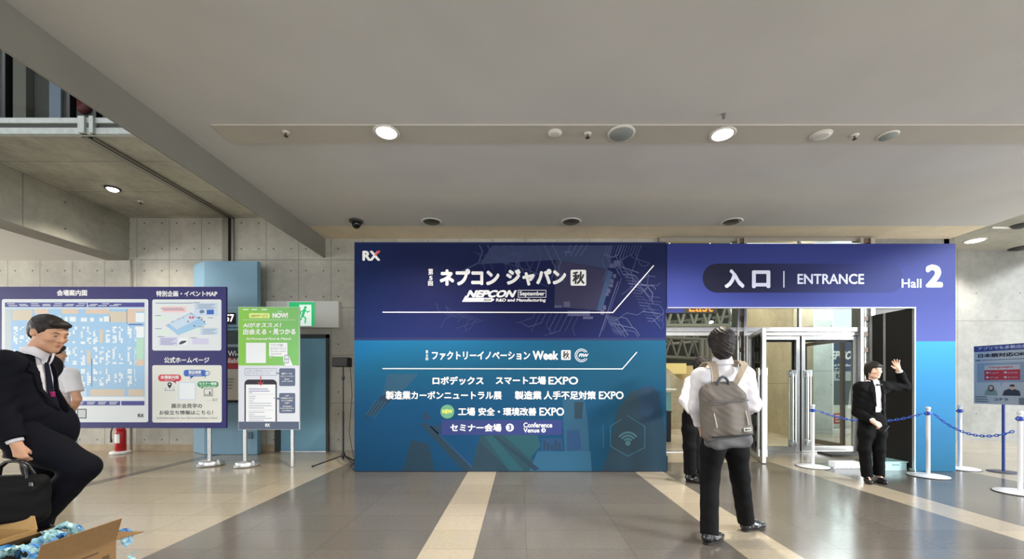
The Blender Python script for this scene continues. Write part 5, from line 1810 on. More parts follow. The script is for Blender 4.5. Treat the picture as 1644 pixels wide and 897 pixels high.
class Blob:
    """A solid put together from rounded cones, ellipsoids and boxes that melt into each other; meshed as one closed surface."""

    def __init__(self, h=0.006):
        self.h, self.pr = h, []

    def cone(self, a, b, ra, rb, k=0.02, u=None, s=1.0, op='+'):
        self.pr.append(('c', V3(*a), V3(*b), ra, rb, k, None if u is None else V3(*u), s, op))
        return self

    def chain(self, pts, rs, k=0.02, u=None, s=1.0):
        for i in range(len(pts) - 1):
            self.cone(pts[i], pts[i + 1], rs[i], rs[i + 1], k, u, s)
        return self

    def ell(self, c, r, k=0.02, R=None, op='+'):
        self.pr.append(('e', V3(*c), V3(*r), k, np.eye(3, dtype=np.float32) if R is None else R, op))
        return self

    def box(self, c, hs, rr, k=0.01, R=None, op='+'):
        self.pr.append(('b', V3(*c), V3(*hs), rr, k, np.eye(3, dtype=np.float32) if R is None else R, op))
        return self

    def cut(self, n, c):
        n = V3(*n)
        self.pr.append(('p', n / np.linalg.norm(n), V3(*c)))
        return self

    def wrinkle(self, amp, freq, seed=0):
        self.pr.append(('w', amp, freq, seed))
        return self

    def _bounds(self, p):
        if p[0] == 'c':
            m = max(p[3], p[4]) * max(1.0, p[7]) + p[5] + 3 * self.h
            return np.minimum(p[1], p[2]) - m, np.maximum(p[1], p[2]) + m
        if p[0] == 'e':
            m = float(max(p[2])) + p[3] + 3 * self.h
            return p[1] - m, p[1] + m
        m = float(np.linalg.norm(p[2])) + p[3] + p[4] + 3 * self.h
        return p[1] - m, p[1] + m

    def mesh(self):
        h = self.h
        bs = [self._bounds(p) for p in self.pr if p[0] in 'ceb' and p[-1] == '+']
        lo = np.min([b[0] for b in bs], axis=0)
        hi = np.max([b[1] for b in bs], axis=0)
        n = np.ceil((hi - lo) / h).astype(int) + 1
        ax = [lo[i] + h * np.arange(n[i], dtype=np.float32) for i in range(3)]
        Fv = np.full(n, 0.1, dtype=np.float32)
        for p in self.pr:
            if p[0] == 'p':
                d = (ax[0] * p[1][0])[:, None, None] + (ax[1] * p[1][1])[None, :, None] + (ax[2] * p[1][2])[None, None, :] - float(np.dot(p[1], p[2]))
                np.maximum(Fv, d, out=Fv)
                continue
            if p[0] == 'w':
                _, amp, fr, sd = p
                X, Y, Z = ax[0][:, None, None], ax[1][None, :, None], ax[2][None, None, :]
                w = np.sin(fr * (X * 1.1 + Z * 0.7) + sd) * np.sin(fr * (Y * 1.3 - Z * 0.9) + 2.1 * sd) + 0.6 * np.sin(fr * 1.9 * (Z * 1.2 + X * 0.5 - Y * 0.6) + sd * 3)
                Fv += (amp * w).astype(np.float32)
                continue
            b0, b1 = self._bounds(p)
            i0 = np.clip(np.floor((b0 - lo) / h).astype(int), 0, n)
            i1 = np.clip(np.ceil((b1 - lo) / h).astype(int) + 1, 0, n)
            if np.any(i1 <= i0):
                continue
            sl = tuple(slice(i0[i], i1[i]) for i in range(3))
            X, Y, Z = ax[0][sl[0]][:, None, None], ax[1][sl[1]][None, :, None], ax[2][sl[2]][None, None, :]
            if p[0] == 'c':
                _, A, B, ra, rb, k, u, s, op = p
                px_, py_, pz_ = X - A[0], Y - A[1], Z - A[2]
                ba = B - A
                if u is not None:
                    f = 1.0 / s - 1.0
                    dt = px_ * u[0] + py_ * u[1] + pz_ * u[2]
                    px_, py_, pz_ = px_ + dt * (u[0] * f), py_ + dt * (u[1] * f), pz_ + dt * (u[2] * f)
                    ba = ba + u * float(np.dot(ba, u)) * f
                hh = np.clip((px_ * ba[0] + py_ * ba[1] + pz_ * ba[2]) / max(float(np.dot(ba, ba)), 1e-9), 0, 1)
                d = np.sqrt((px_ - ba[0] * hh) ** 2 + (py_ - ba[1] * hh) ** 2 + (pz_ - ba[2] * hh) ** 2) - (ra + (rb - ra) * hh)
                if u is not None:
                    d = d * (0.5 + 0.5 * s)
            else:
                if p[0] == 'e':
                    _, c, r, k, R, op = p
                else:
                    _, c, r, rr, k, R, op = p
                dx, dy, dz = X - c[0], Y - c[1], Z - c[2]
                q = [dx * R[0, i] + dy * R[1, i] + dz * R[2, i] for i in range(3)]
                if p[0] == 'e':
                    k0 = np.sqrt((q[0] / r[0]) ** 2 + (q[1] / r[1]) ** 2 + (q[2] / r[2]) ** 2)
                    k1 = np.sqrt((q[0] / r[0] ** 2) ** 2 + (q[1] / r[1] ** 2) ** 2 + (q[2] / r[2] ** 2) ** 2)
                    d = k0 * (k0 - 1.0) / np.maximum(k1, 1e-6)
                else:
                    e = [np.abs(q[i]) - (r[i] - rr) for i in range(3)]
                    d = np.sqrt(sum(np.maximum(x, 0) ** 2 for x in e)) + np.minimum(np.maximum(np.maximum(e[0], e[1]), e[2]), 0) - rr
            cur = Fv[sl]
            if op == '+':
                g = np.maximum(k - np.abs(cur - d), 0) / max(k, 1e-6)
                Fv[sl] = np.minimum(cur, d) - g * g * k * 0.25
            else:
                g = np.maximum(k - np.abs(cur + d), 0) / max(k, 1e-6)
                Fv[sl] = np.maximum(cur, -d) + g * g * k * 0.25
        return nets(Fv, lo, h)

    def build(self, name, m, parent=None, smooth_it=0):
        v, f = self.mesh()
        me = bpy.data.meshes.new(name)
        me.vertices.add(len(v))
        me.vertices.foreach_set('co', v.astype(np.float32).ravel())
        me.loops.add(len(f) * 4)
        me.loops.foreach_set('vertex_index', f.astype(np.int32).ravel())
        me.polygons.add(len(f))
        me.polygons.foreach_set('loop_start', np.arange(0, len(f) * 4, 4, dtype=np.int32))
        me.update(calc_edges=True)
        me.polygons.foreach_set('use_smooth', np.ones(len(f), dtype=bool))
        for x in (m if isinstance(m, (list, tuple)) else [m]):
            me.materials.append(x)
        o = bpy.data.objects.new(name, me)
        COL.objects.link(o)
        if parent is not None:
            adopt(o, parent)
        return o


def nets(Fv, lo, h):
    """Naive surface nets: vertices (n x 3) and quads of the zero surface."""
    Fv = np.pad(Fv, 1, constant_values=0.1)
    lo = lo - h
    S_ = Fv < 0
    c = np.zeros(tuple(x - 1 for x in Fv.shape), dtype=np.uint8)
    for i in (0, 1):
        for j in (0, 1):
            for k in (0, 1):
                c += S_[i:i + c.shape[0], j:j + c.shape[1], k:k + c.shape[2]]
    act = (c > 0) & (c < 8)
    idx = np.full(act.shape, -1, dtype=np.int32)
    cells = np.argwhere(act)
    idx[act] = np.arange(len(cells))
    acc = np.zeros((len(cells), 3))
    cnt = np.zeros(len(cells))
    ii, jj, kk_ = cells.T
    off = [(i, j, k) for i in (0, 1) for j in (0, 1) for k in (0, 1)]
    for a in off:
        for axis in range(3):
            if a[axis]:
                continue
            b = list(a)
            b[axis] = 1
            fa = Fv[ii + a[0], jj + a[1], kk_ + a[2]]
            fb = Fv[ii + b[0], jj + b[1], kk_ + b[2]]
            m = (fa < 0) != (fb < 0)
            t = np.where(m, fa / np.where(m, fa - fb, 1), 0)
            p = np.array(a, dtype=float)[None, :].repeat(len(cells), 0)
            p[:, axis] = t
            acc += p * m[:, None]
            cnt += m
    v = (cells + acc / np.maximum(cnt, 1)[:, None]) * h + lo
    quads = []
    for axis in range(3):
        s0 = [slice(None)] * 3
        s1 = [slice(None)] * 3
        s0[axis], s1[axis] = slice(0, -1), slice(1, None)
        A, B = S_[tuple(s0)], S_[tuple(s1)]
        u, w = (axis + 1) % 3, (axis + 2) % 3
        for flip, cond in ((0, A & ~B), (1, ~A & B)):
            e = np.argwhere(cond)
            ok = (e[:, u] > 0) & (e[:, w] > 0) & (e[:, u] < Fv.shape[u] - 1) & (e[:, w] < Fv.shape[w] - 1)
            e = e[ok]
            q = []
            for du, dw in ((-1, -1), (0, -1), (0, 0), (-1, 0)):
                g = e.copy()
                g[:, u] += du
                g[:, w] += dw
                q.append(idx[g[:, 0], g[:, 1], g[:, 2]])
            q = np.stack(q, 1)
            quads.append(q[:, ::-1] if flip else q)
    q = np.concatenate(quads)
    return v, q


def unit(v):
    v = np.array(v, dtype=np.float32)
    return v / max(float(np.linalg.norm(v)), 1e-9)


def lerp(a, b, t):
    return V3(*a) * (1 - t) + V3(*b) * t


def hand(B, wr, d, n, t, curl=(25, 30, 20), spread=0.0, sc=1.0, thumb=0.5, thumb_in=0.3):
    """wr: wrist; d: towards the knuckles; n: the way the palm faces; t: the thumb's side. Five separate fingers that bend towards n."""
    wr, d, n, t = V3(*wr), unit(d), unit(n), unit(t)
    for o_, L in ((0.024, 0.088), (0.008, 0.092), (-0.008, 0.088), (-0.023, 0.080)):
        B.cone(wr + t * o_ * 0.6 * sc + d * 0.012 * sc, wr + (d * L + t * o_) * sc, 0.0145 * sc, 0.0105 * sc, 0.012)
    B.cone(wr + d * 0.02 * sc, wr + d * 0.055 * sc + t * 0.016 * sc + n * 0.006, 0.018 * sc, 0.016 * sc, 0.012)
    for i, (o_, L, kn) in enumerate(((0.0265, 0.070, 0.088), (0.009, 0.078, 0.092), (-0.009, 0.073, 0.088), (-0.025, 0.058, 0.080))):
        p = wr + (d * kn + t * o_) * sc
        sp = (1.5 - i) * spread
        dd = unit(d * math.cos(sp) + t * math.sin(sp))
        ang = 0.0
        for j, (f, r0, r1) in enumerate(((0.46, 0.0095, 0.0085), (0.30, 0.0085, 0.0078), (0.24, 0.0078, 0.0068))):
            ang += math.radians(curl[j] * (0.9 + 0.08 * i))
            v = dd * math.cos(ang) + n * math.sin(ang)
            q = p + v * L * f * sc
            B.cone(p, q, r0 * sc, r1 * sc, 0.003)
            p = q
    p = wr + (d * 0.026 + t * 0.022 + n * 0.004) * sc
    for L, a, r0, r1 in ((0.040, 0.0, 0.0125, 0.0105), (0.030, 0.25, 0.0105, 0.0092), (0.024, 0.5, 0.0092, 0.0076)):
        v = unit(t * math.sin(thumb * (1 - a)) * 1.0 + d * math.cos(thumb * (1 - a * 0.4)) + n * (thumb_in + a * 0.35))
        q = p + v * L * sc
        B.cone(p, q, r0 * sc, r1 * sc, 0.006)
        p = q


def head(B, c, R, sc=1.0, fem=0.0):
    """c: centre of the skull; R: the head's turn (front -y)."""
    L = lambda x, y, z: V3(*c) + R @ V3(x, y, z) * sc
    B.ell(L(0, 0.008, 0.028), V3(0.074, 0.094, 0.086) * sc, 0.02, R)
    B.ell(L(0, -0.030, -0.030), V3(0.063, 0.062, 0.074) * sc, 0.03, R)
    B.cone(L(0.030, -0.036, -0.070), L(0, -0.070, -0.094), 0.030 * sc, 0.021 * sc, 0.02)
    B.cone(L(-0.030, -0.036, -0.070), L(0, -0.070, -0.094), 0.030 * sc, 0.021 * sc, 0.02)
    B.ell(L(0, -0.075, 0.022), V3(0.050, 0.020, 0.016) * sc, 0.02, R)               # brow
    for s in (-1, 1):
        B.ell(L(s * 0.031, -0.094, 0.003), V3(0.017, 0.013, 0.011) * sc, 0.012, R, '-')   # eye sockets
        B.ell(L(s * 0.040, -0.066, -0.024), V3(0.021, 0.022, 0.016) * sc, 0.02, R)  # cheeks
        B.ell(L(s * 0.030, -0.081, 0.003), V3(0.013, 0.010, 0.0095) * sc, 0.004, R)      # lids over the eyeballs
        # ears
        e = L(s * 0.074, 0.012, -0.006)
        B.ell(e, V3(0.009, 0.020, 0.031) * sc, 0.006, R)
        B.ell(L(s * 0.081, 0.010, 0.000), V3(0.005, 0.010, 0.016) * sc, 0.004, R, '-')
    B.cone(L(0, -0.088, 0.010), L(0, -0.106, -0.028), 0.009 * sc, 0.0125 * sc, 0.012)    # nose
    for s in (-1, 1):
        B.ell(L(s * 0.011, -0.098, -0.030), V3(0.009, 0.010, 0.008) * sc, 0.006, R)
    B.ell(L(0, -0.088, -0.055), V3(0.024, 0.012, 0.008) * sc, 0.006, R)             # lips
    B.ell(L(0, -0.086, -0.066), V3(0.020, 0.011, 0.008) * sc, 0.006, R)
    B.ell(L(0, -0.104, -0.0605), V3(0.026, 0.010, 0.0014) * sc, 0.003, R, '-')
    return L


def face_parts(parent, L, R, sc, M_eye, M_brow, M_lip, closed=False):
    """Brows, eyes and lips as thin meshes of their own on the face."""
    Rm = Matrix(R.tolist())
    for s in (-1, 1):
        c = Vector(L(s * 0.030, -0.0895, 0.002).tolist())
        mb = MB().ball(c, (0.0105 * sc, 0.0035 * sc, (0.0022 if closed else 0.0042) * sc), 0, 12, Rm)
        if not closed:
            mb.ball(Vector(L(s * 0.030, -0.0920, 0.002).tolist()), (0.0044 * sc, 0.002 * sc, 0.0042 * sc), 1, 10, Rm)
        mb.build('eye', [M_eye if not closed else M_brow, M_brow], parent)
        pts = [Vector(L(s * (0.016 + 0.030 * q), -0.0945 + 0.012 * q * q, 0.0205 + 0.005 * math.sin(q * 2.6)).tolist()) for q in (0, 0.25, 0.5, 0.75, 1)]
        MB().tube(pts, [0.0022 * sc, 0.003 * sc, 0.003 * sc, 0.0025 * sc, 0.0012 * sc], 8).build('eyebrow', M_brow, parent)
    mb = MB()
    mb.ball(Vector(L(0, -0.0985, -0.0565).tolist()), (0.019 * sc, 0.003 * sc, 0.0032 * sc), 0, 14, Rm)
    mb.ball(Vector(L(0, -0.0965, -0.0650).tolist()), (0.017 * sc, 0.0035 * sc, 0.0045 * sc), 0, 14, Rm)
    mb.build('lips', M_lip, parent)


def body(J, f, R, sc, h=0.006, hands=(), slim=1.0):
    """The whole figure as one skin: torso, neck, head, limbs, feet. J: joints; f: the way the chest faces; R: the head's turn."""
    B = Blob(h)
    f = unit(f)
    hipc = lerp(J['hipL'], J['hipR'], 0.5)
    shc = lerp(J['shL'], J['shR'], 0.5)
    r = lambda x: x * sc * slim
    B.cone(hipc, lerp(hipc, shc, 0.35), r(0.125), r(0.110), 0.04, f, 0.72)
    B.cone(lerp(hipc, shc, 0.35), lerp(hipc, shc, 0.82), r(0.110), r(0.130), 0.04, f, 0.70)
    B.cone(J['shL'], J['shR'], r(0.055), r(0.055), 0.05)
    B.cone(shc, J['neck'], r(0.062), r(0.052), 0.03)
    B.cone(J['neck'], lerp(J['neck'], J['head'], 0.6), 0.054 * sc * slim, 0.053 * sc * slim, 0.02)
    for s in 'LR':
        B.chain([J['hip' + s], lerp(J['hip' + s], J['kn' + s], 0.5), J['kn' + s]], [r(0.085), r(0.072), r(0.054)], 0.03)
        B.chain([J['kn' + s], lerp(J['kn' + s], J['an' + s], 0.3), J['an' + s]], [r(0.053), r(0.055), r(0.036)], 0.02)
        B.cone(J['an' + s], lerp(J['an' + s], J['toe' + s], 0.8), r(0.032), r(0.016), 0.02)
        B.chain([J['sh' + s], J['el' + s]], [r(0.052), r(0.040)], 0.03)
        B.chain([J['el' + s], lerp(J['el' + s], J['wr' + s], 0.3), J['wr' + s]], [r(0.039), r(0.040), 0.026 * sc], 0.02)
    L = head(B, J['head'], R, sc)
    for kw in hands:
        hand(B, sc=sc, **kw)
    return B, L


def trousers(J, f, sc, rad=(0.128, 0.100, 0.082, 0.075), waist=0.13, h=0.008, seed=1, hem=0.03):
    B = Blob(h)
    f = unit(f)
    hipc = lerp(J['hipL'], J['hipR'], 0.5)
    top = hipc + V3(0, 0, 0.14 * sc)
    B.cone(hipc, top, waist * 1.06 * sc, waist * sc, 0.05, f, 0.76)
    for s in 'LR':
        B.cone(J['hip' + s], lerp(J['hip' + s], J['kn' + s], 0.45), rad[0] * 0.85 * sc, rad[1] * sc, 0.05)
        B.cone(lerp(J['hip' + s], J['kn' + s], 0.45), J['kn' + s], rad[1] * sc, rad[2] * sc, 0.04)
        e = lerp(J['kn' + s], J['an' + s], 1.0 - hem / 0.42)
        B.cone(J['kn' + s], e, rad[2] * sc, rad[3] * sc, 0.03)
        ax = unit(J['an' + s] - J['kn' + s])
        B.box(e + ax * 0.12, (0.16, 0.16, 0.11), 0.0, 0.004, frame(ax), '-')
    B.cut((0, 0, 1), top + V3(0, 0, 0.015))
    B.wrinkle(0.0013, 26, seed)
    return B


def frame(z):
    """A rotation whose third column is z."""
    z = unit(z)
    a = V3(0, 1, 0) if abs(z[1]) < 0.8 else V3(1, 0, 0)
    x = unit(np.cross(a, z))
    y = np.cross(z, x)
    return np.stack([x, y, z], 1).astype(np.float32)


def shoe(parent, heel, toe, m, msole, lift=0.0, wd=0.046, pump=False):
    """heel, toe: floor points under heel and toe tip."""
    heel, toe = V3(*heel), V3(*toe)
    d = unit(toe - heel)
    L = float(np.linalg.norm(toe - heel))
    side = unit(np.cross(d, V3(0, 0, 1)))
    up = unit(np.cross(side, d))
    B = Blob(0.005)
    P = lambda a, b, c: heel + d * (a * L) + side * b + up * c
    B.cone(P(0.15, 0, 0.045), P(0.55, 0.004, 0.042), wd * 0.85, wd * 0.92, 0.03, up, 0.9)
    B.cone(P(0.5, 0.004, 0.040), P(0.86, 0.002, 0.034), wd, wd * 0.72, 0.03, up, 0.68)
    if not pump:
        B.cone(P(0.16, 0, 0.06), P(0.20, 0, 0.098), wd * 0.80, wd * 0.74, 0.03)
        B.cone(P(0.2, 0, 0.088), P(0.58, 0, 0.052), wd * 0.72, wd * 0.66, 0.03)
    else:
        B.ell(P(0.33, 0, 0.085), (0.055, 0.034, 0.042), 0.01, np.stack([d, side, up], 1), '-')
    B.cut(-up, P(0, 0, 0.016))
    o = B.build('shoe', m, parent)
    S2 = Blob(0.005)
    S2.cone(P(0.15, 0, 0.012), P(0.5, 0.003, 0.012), wd * 0.74, wd * 0.80, 0.02, up, 0.5)
    S2.cone(P(0.5, 0.003, 0.012), P(0.87, 0.002, 0.012), wd * 0.87, wd * 0.64, 0.02, up, 0.5)
    S2.cut(up, P(0, 0, 0.018)).cut(-up, P(0, 0, 0.008))
    S2.pr.append(('b', P(0.14, 0, 0.0), V3(0.030, wd * 0.60, 0.016), 0.012, 0.004, np.stack([d, side, up], 1).astype(np.float32), '+'))
    S2.cut(-up, P(0, 0, 0.001))
    adopt_to(S2.build('sole', msole), o)
    return o


def adopt_to(o, parent):
    o.parent = parent
    o.matrix_parent_inverse = world_of(parent).inverted()
    return o


def upper(J, f, sc, torso, sleeve, hem_z, h=0.007, sleeves='LR', cuff=0.95, short=None, squash=0.72, seed=2, wr=0.0025, belly=0.0, kq=0.05):
    """Shirt or jacket: torso = radii at hem, waist, chest; sleeve = radii at shoulder, elbow, cuff; short: fraction of the upper arm covered."""
    B = Blob(h)
    f = unit(f)
    hipc = lerp(J['hipL'], J['hipR'], 0.5)
    shc = lerp(J['shL'], J['shR'], 0.5)
    ax = (shc - hipc)
    bot = hipc + ax * ((hem_z - hipc[2]) / max(ax[2], 0.1))
    wa = lerp(hipc, shc, 0.36)
    ch = lerp(hipc, shc, 0.78)
    B.cone(bot, wa, torso[0] * sc, torso[1] * sc, kq, f, squash)
    B.cone(wa, ch, torso[1] * sc, torso[2] * sc, kq, f, squash)
    if belly:
        B.ell(lerp(hipc, shc, 0.28) + f * 0.05 * sc, V3(0.14, 0.14, 0.16) * belly * sc, 0.06)
    B.cone(J['shL'], J['shR'], sleeve[0] * 0.92 * sc, sleeve[0] * 0.92 * sc, 0.05)
    B.cone(shc, J['neck'], sleeve[0] * 1.05 * sc, 0.064 * sc, 0.04)
    for s in sleeves:
        if short:
            B.cone(J['sh' + s], lerp(J['sh' + s], J['el' + s], short), sleeve[0] * sc, sleeve[1] * sc, 0.035)
            a = unit(J['el' + s] - J['sh' + s])
            B.box(lerp(J['sh' + s], J['el' + s], short) + a * 0.10, (0.1, 0.1, 0.1), 0, 0.004, frame(a), '-')
        else:
            B.cone(J['sh' + s], J['el' + s], sleeve[0] * sc, sleeve[1] * sc, 0.035)
            B.cone(J['el' + s], lerp(J['el' + s], J['wr' + s], cuff), sleeve[1] * sc, sleeve[2] * sc, 0.02)
            a = unit(J['wr' + s] - J['el' + s])
            B.box(lerp(J['el' + s], J['wr' + s], cuff) + a * 0.08, (0.07, 0.07, 0.08), 0, 0.004, frame(a), '-')
    B.cut((0, 0, -1), (0, 0, hem_z))
    B.wrinkle(wr, 34, seed)
    return B


def collar(J, f, sc, m, parent, r=0.066, hgt=0.045, tilt=0.35):
    """A turned-down shirt collar: a ring round the neck, lower in front, with two points."""
    n0, ax = V3(*J['neck']), unit(J['head'] - J['neck'])
    f = unit(f)
    side = unit(np.cross(f, ax))
    mb = MB()
    prof = [(0.0, 0.0, 0.006), (0.002, 0.5, 0.0), (0.004, 1.0, 0.0), (0.010, 0.95, 0.0), (0.020, 0.3, 0.0), (0.022, -0.1, 0.0)]
    seg, vs, fs = 40, [], []
    for k in range(seg + 1):
        a = 2 * PI * (k / seg) * 0.96 + PI * 0.04
        dirn = f * math.cos(a) + side * math.sin(a)
        front = max(0.0, math.cos(a))
        for dr, hz, _ in prof:
            rr = (r + dr + 0.006 * front) * sc
            z = hgt * hz * sc - tilt * 0.09 * front * front * sc - (0.025 * sc if hz < 0.5 and dr > 0.015 and front > 0.85 else 0)
            vs.append(n0 + dirn * rr + ax * z)
    npf = len(prof)
    for k in range(seg):
        for i in range(npf - 1):
            fs.append((k * npf + i, (k + 1) * npf + i, (k + 1) * npf + i + 1, k * npf + i + 1))
    mb.add([tuple(map(float, v)) for v in vs], fs, 0, True)
    return mb.build('collar', m, parent)


# skin, cloth
def cloth(name, c, k=0.25, scale=900, rough=0.85, sheen=0.0):
    t = NT(name)
    w = t.noise(scale, 2)
    big = t.noise(7, 4)
    v = t.math('ADD', 1.0 - k / 2, t.math('MULTIPLY', t.math('ADD', t.math('MULTIPLY', w, 0.6), t.math('MULTIPLY', big, 0.4)), k))
    t.set(color=t.mix(1.0, c, v, 'MULTIPLY'), rough=rough, spec=0.16)
    if sheen:
        t.set(sheen=sheen)
    t.bump(t.math('ADD', t.noise(26, 4), t.math('MULTIPLY', w, 0.2)), 0.25, 0.006)
    return t.m


def skin(name, c):
    t = NT(name)
    n = t.noise(30, 3)
    t.set(color=t.mix(t.ramp(n, 0.35, 0.65), tuple(x * 0.93 for x in c[:3]) + (1,), c), rough=0.5, spec=0.4, sss=0.06)
    return t.m


M_skin = skin('skin', S(226, 178, 150))
M_skin3 = skin('skin_tan', S(206, 158, 128))
M_skin2 = skin('skin_fair', S(238, 196, 172))
M_hair = NT('black_hair')
M_hair.set(color=M_hair.mix(M_hair.ramp(M_hair.noise(60, 3), 0.3, 0.7), S(18, 15, 14), S(44, 34, 30)), rough=0.55, spec=0.35)
M_hair.bump(M_hair.noise(120, 2), 0.4, 0.004)
M_hair = M_hair.m
M_suit = cloth('navy_suit_cloth', S(10, 12, 21))
M_blk = cloth('black_suit_cloth', S(12, 12, 13))
M_trs = cloth('black_trouser_cloth', S(12, 12, 13))
M_shirt = cloth('white_shirt_cloth', S(222, 220, 225), 0.08)
M_leather = mat('black_leather', S(22, 22, 24), 0.25, spec=0.6, grain=0.1, gscale=30)
M_sole = mat('shoe_sole', S(34, 30, 28), 0.7)
M_eye = mat('eye_white', S(226, 222, 216), 0.3)
M_browm = mat('dark_brow', S(34, 26, 24), 0.6)
M_lip = mat('lip_tone', S(196, 124, 112), 0.5)


class Front:
    """Finds the front of a garment, so that ties, lapels and cards can lie on it."""

    def __init__(self, objs, c, f):
        from mathutils.bvhtree import BVHTree
        self.c, self.f = V3(*c), unit(f)
        self.s = unit(np.cross(self.f, V3(0, 0, 1)))
        self.t = [BVHTree.FromPolygons([v.co[:] for v in o.data.vertices], [p.vertices[:] for p in o.data.polygons]) for o in objs]
        self.last = 0.12

    def at(self, side, dz, lift=0.004):
        """The point at a sideways offset and a height offset from the centre, lifted off the cloth."""
        o = self.c + self.s * side + V3(0, 0, dz) + self.f * 0.6
        best = None
        for t in self.t:
            h = t.ray_cast(Vector(map(float, o)), Vector(map(float, -self.f)), 0.62)
            if h[0] is not None and (best is None or h[3] < best):
                best = h[3]
        d = 0.6 - best if best is not None else self.last
        self.last = d
        return o + self.f * (d - 0.6 + lift)

    def band(self, rows, name, m, parent, lift=0.004, th=0.004, n=5):
        """A band over the cloth; rows: (dz, side from, side to)."""
        mb = MB()
        vs, fs = [], []
        for dz, a, b in rows:
            for i in range(n):
                p = self.at(a + (b - a) * i / (n - 1), dz, lift)
                vs += [p, p + self.f * th]
        R_ = len(rows)
        I_ = lambda r, i, k: (r * n + i) * 2 + k
        for r in range(R_ - 1):
            for i in range(n - 1):
                for k in (0, 1):
                    q = (I_(r, i, k), I_(r, i + 1, k), I_(r + 1, i + 1, k), I_(r + 1, i, k))
                    fs.append(q if k else q[::-1])
            for i in (0, n - 1):
                fs.append((I_(r, i, 0), I_(r, i, 1), I_(r + 1, i, 1), I_(r + 1, i, 0)))
        for r in (0, R_ - 1):
            for i in range(n - 1):
                fs.append((I_(r, i, 0), I_(r, i + 1, 0), I_(r, i + 1, 1), I_(r, i, 1)))
        mb.add([tuple(map(float, v)) for v in vs], fs, 0, False)
        return mb.build(name, m, parent)
# ------------------------------------------------------------------ the five people
def pj(x, y, Y):
    return V3(*px(x, y, Y))


def hair_short(L, R, sc, m, parent, puff=0.0, nape=0.0, seed=1, fringe=0.03, h=0.005, wav=1.0):
    B = Blob(h)
    B.ell(L(0, 0.014, 0.040), V3(0.083 + puff, 0.100 + puff, 0.086 + puff) * sc, 0.02, R)
    B.ell(L(0, 0.062, -0.010 - nape * 0.5), V3(0.068 + puff, 0.050 + puff, 0.062 + nape) * sc, 0.03, R)
    B.ell(L(0.0, -0.066, 0.078), V3(0.062 + puff, 0.036, fringe) * sc, 0.02, R)
    for s in (-1, 1):
        B.ell(L(s * 0.071, -0.006, 0.030), V3(0.014 + puff * 0.6, 0.035, 0.042) * sc, 0.015, R)
        B.ell(L(s * 0.085, 0.004, -0.012), V3(0.02, 0.026, 0.030) * sc, 0.006, R, '-')
    B.ell(L(0, -0.105, -0.030), V3(0.078, 0.072, 0.088) * sc, 0.012, R, '-')
    B.wrinkle(0.0022 * wav, 120, seed).wrinkle(0.0016 * wav, 60, seed + 2)
    return B.build('hair', m, parent)


# ---- the visitor with the backpack, seen from behind
Yp = 3.36
manA = thing('person', (1.69, 3.36, 0), 'man seen from behind in white shirt and black trousers wearing a grey backpack', 'person')
J = dict(head=pj(1158, 553, 3.36), neck=pj(1160, 584, 3.35), shL=pj(1126, 606, 3.36), shR=pj(1194, 604, 3.36), elL=pj(1118, 652, 3.38), wrL=pj(1127, 690, 3.56),
         elR=pj(1208, 649, 3.40), wrR=pj(1192, 662, 3.62), hipL=pj(1147, 690, 3.36), hipR=pj(1178, 690, 3.38), knL=pj(1139, 768, 3.36), knR=pj(1188, 766, 3.44),
         anL=V3(1.51, 3.23, 0.10), anR=V3(1.95, 3.50, 0.10), toeL=V3(1.64, 3.34, 0.04), toeR=V3(2.12, 3.57, 0.04))
fA = V3(0.12, 1, 0)
RA = rotm(yaw=180 - 14, pitch=4)
BA, LA = body(J, fA, RA, 1.0, 0.006, hands=(
    dict(wr=J['wrL'], d=(0.25, 0.8, -0.5), n=(0.9, -0.2, 0.2), t=(0.1, 0.5, 0.8), curl=(35, 40, 25)),
    dict(wr=J['wrR'], d=(-0.5, 0.85, 0.1), n=(-0.3, 0.2, 0.9), t=(-0.85, -0.45, 0.1), curl=(40, 45, 30))))
BA.build('body', M_skin3, manA)
hair_short(LA, RA, 1.02, M_hair, manA, puff=0.018, nape=0.042, seed=4)
face_parts(manA, LA, RA, 1.0, M_eye, M_browm, M_lip)
upper(J, fA, 1.0, (0.150, 0.148, 0.166), (0.082, 0.066, 0.048), 0.90, seed=3).build('shirt', M_shirt, manA)
collar(J, fA, 1.0, M_shirt, manA, r=0.061, hgt=0.062, tilt=0.3)
trousers(J, fA, 1.0, (0.112, 0.090, 0.074, 0.068), waist=0.148, seed=2, hem=-0.022).build('trousers', M_trs, manA)
shoe(manA, (1.455, 3.19, 0), (1.665, 3.335, 0), M_leather, M_sole)
shoe(manA, (1.905, 3.475, 0), (2.165, 3.585, 0), M_leather, M_sole)
M_sock = mat('white_sock', S(210, 210, 214), 0.8)
for an, hl in ((J['anL'], 0), (J['anR'], 1)):
    Bs = Blob(0.006)
    Bs.cone(an + V3(0, 0, 0.04), an + V3(0, 0, -0.02), 0.046, 0.046, 0.01)
    Bs.build('sock', M_sock, manA)

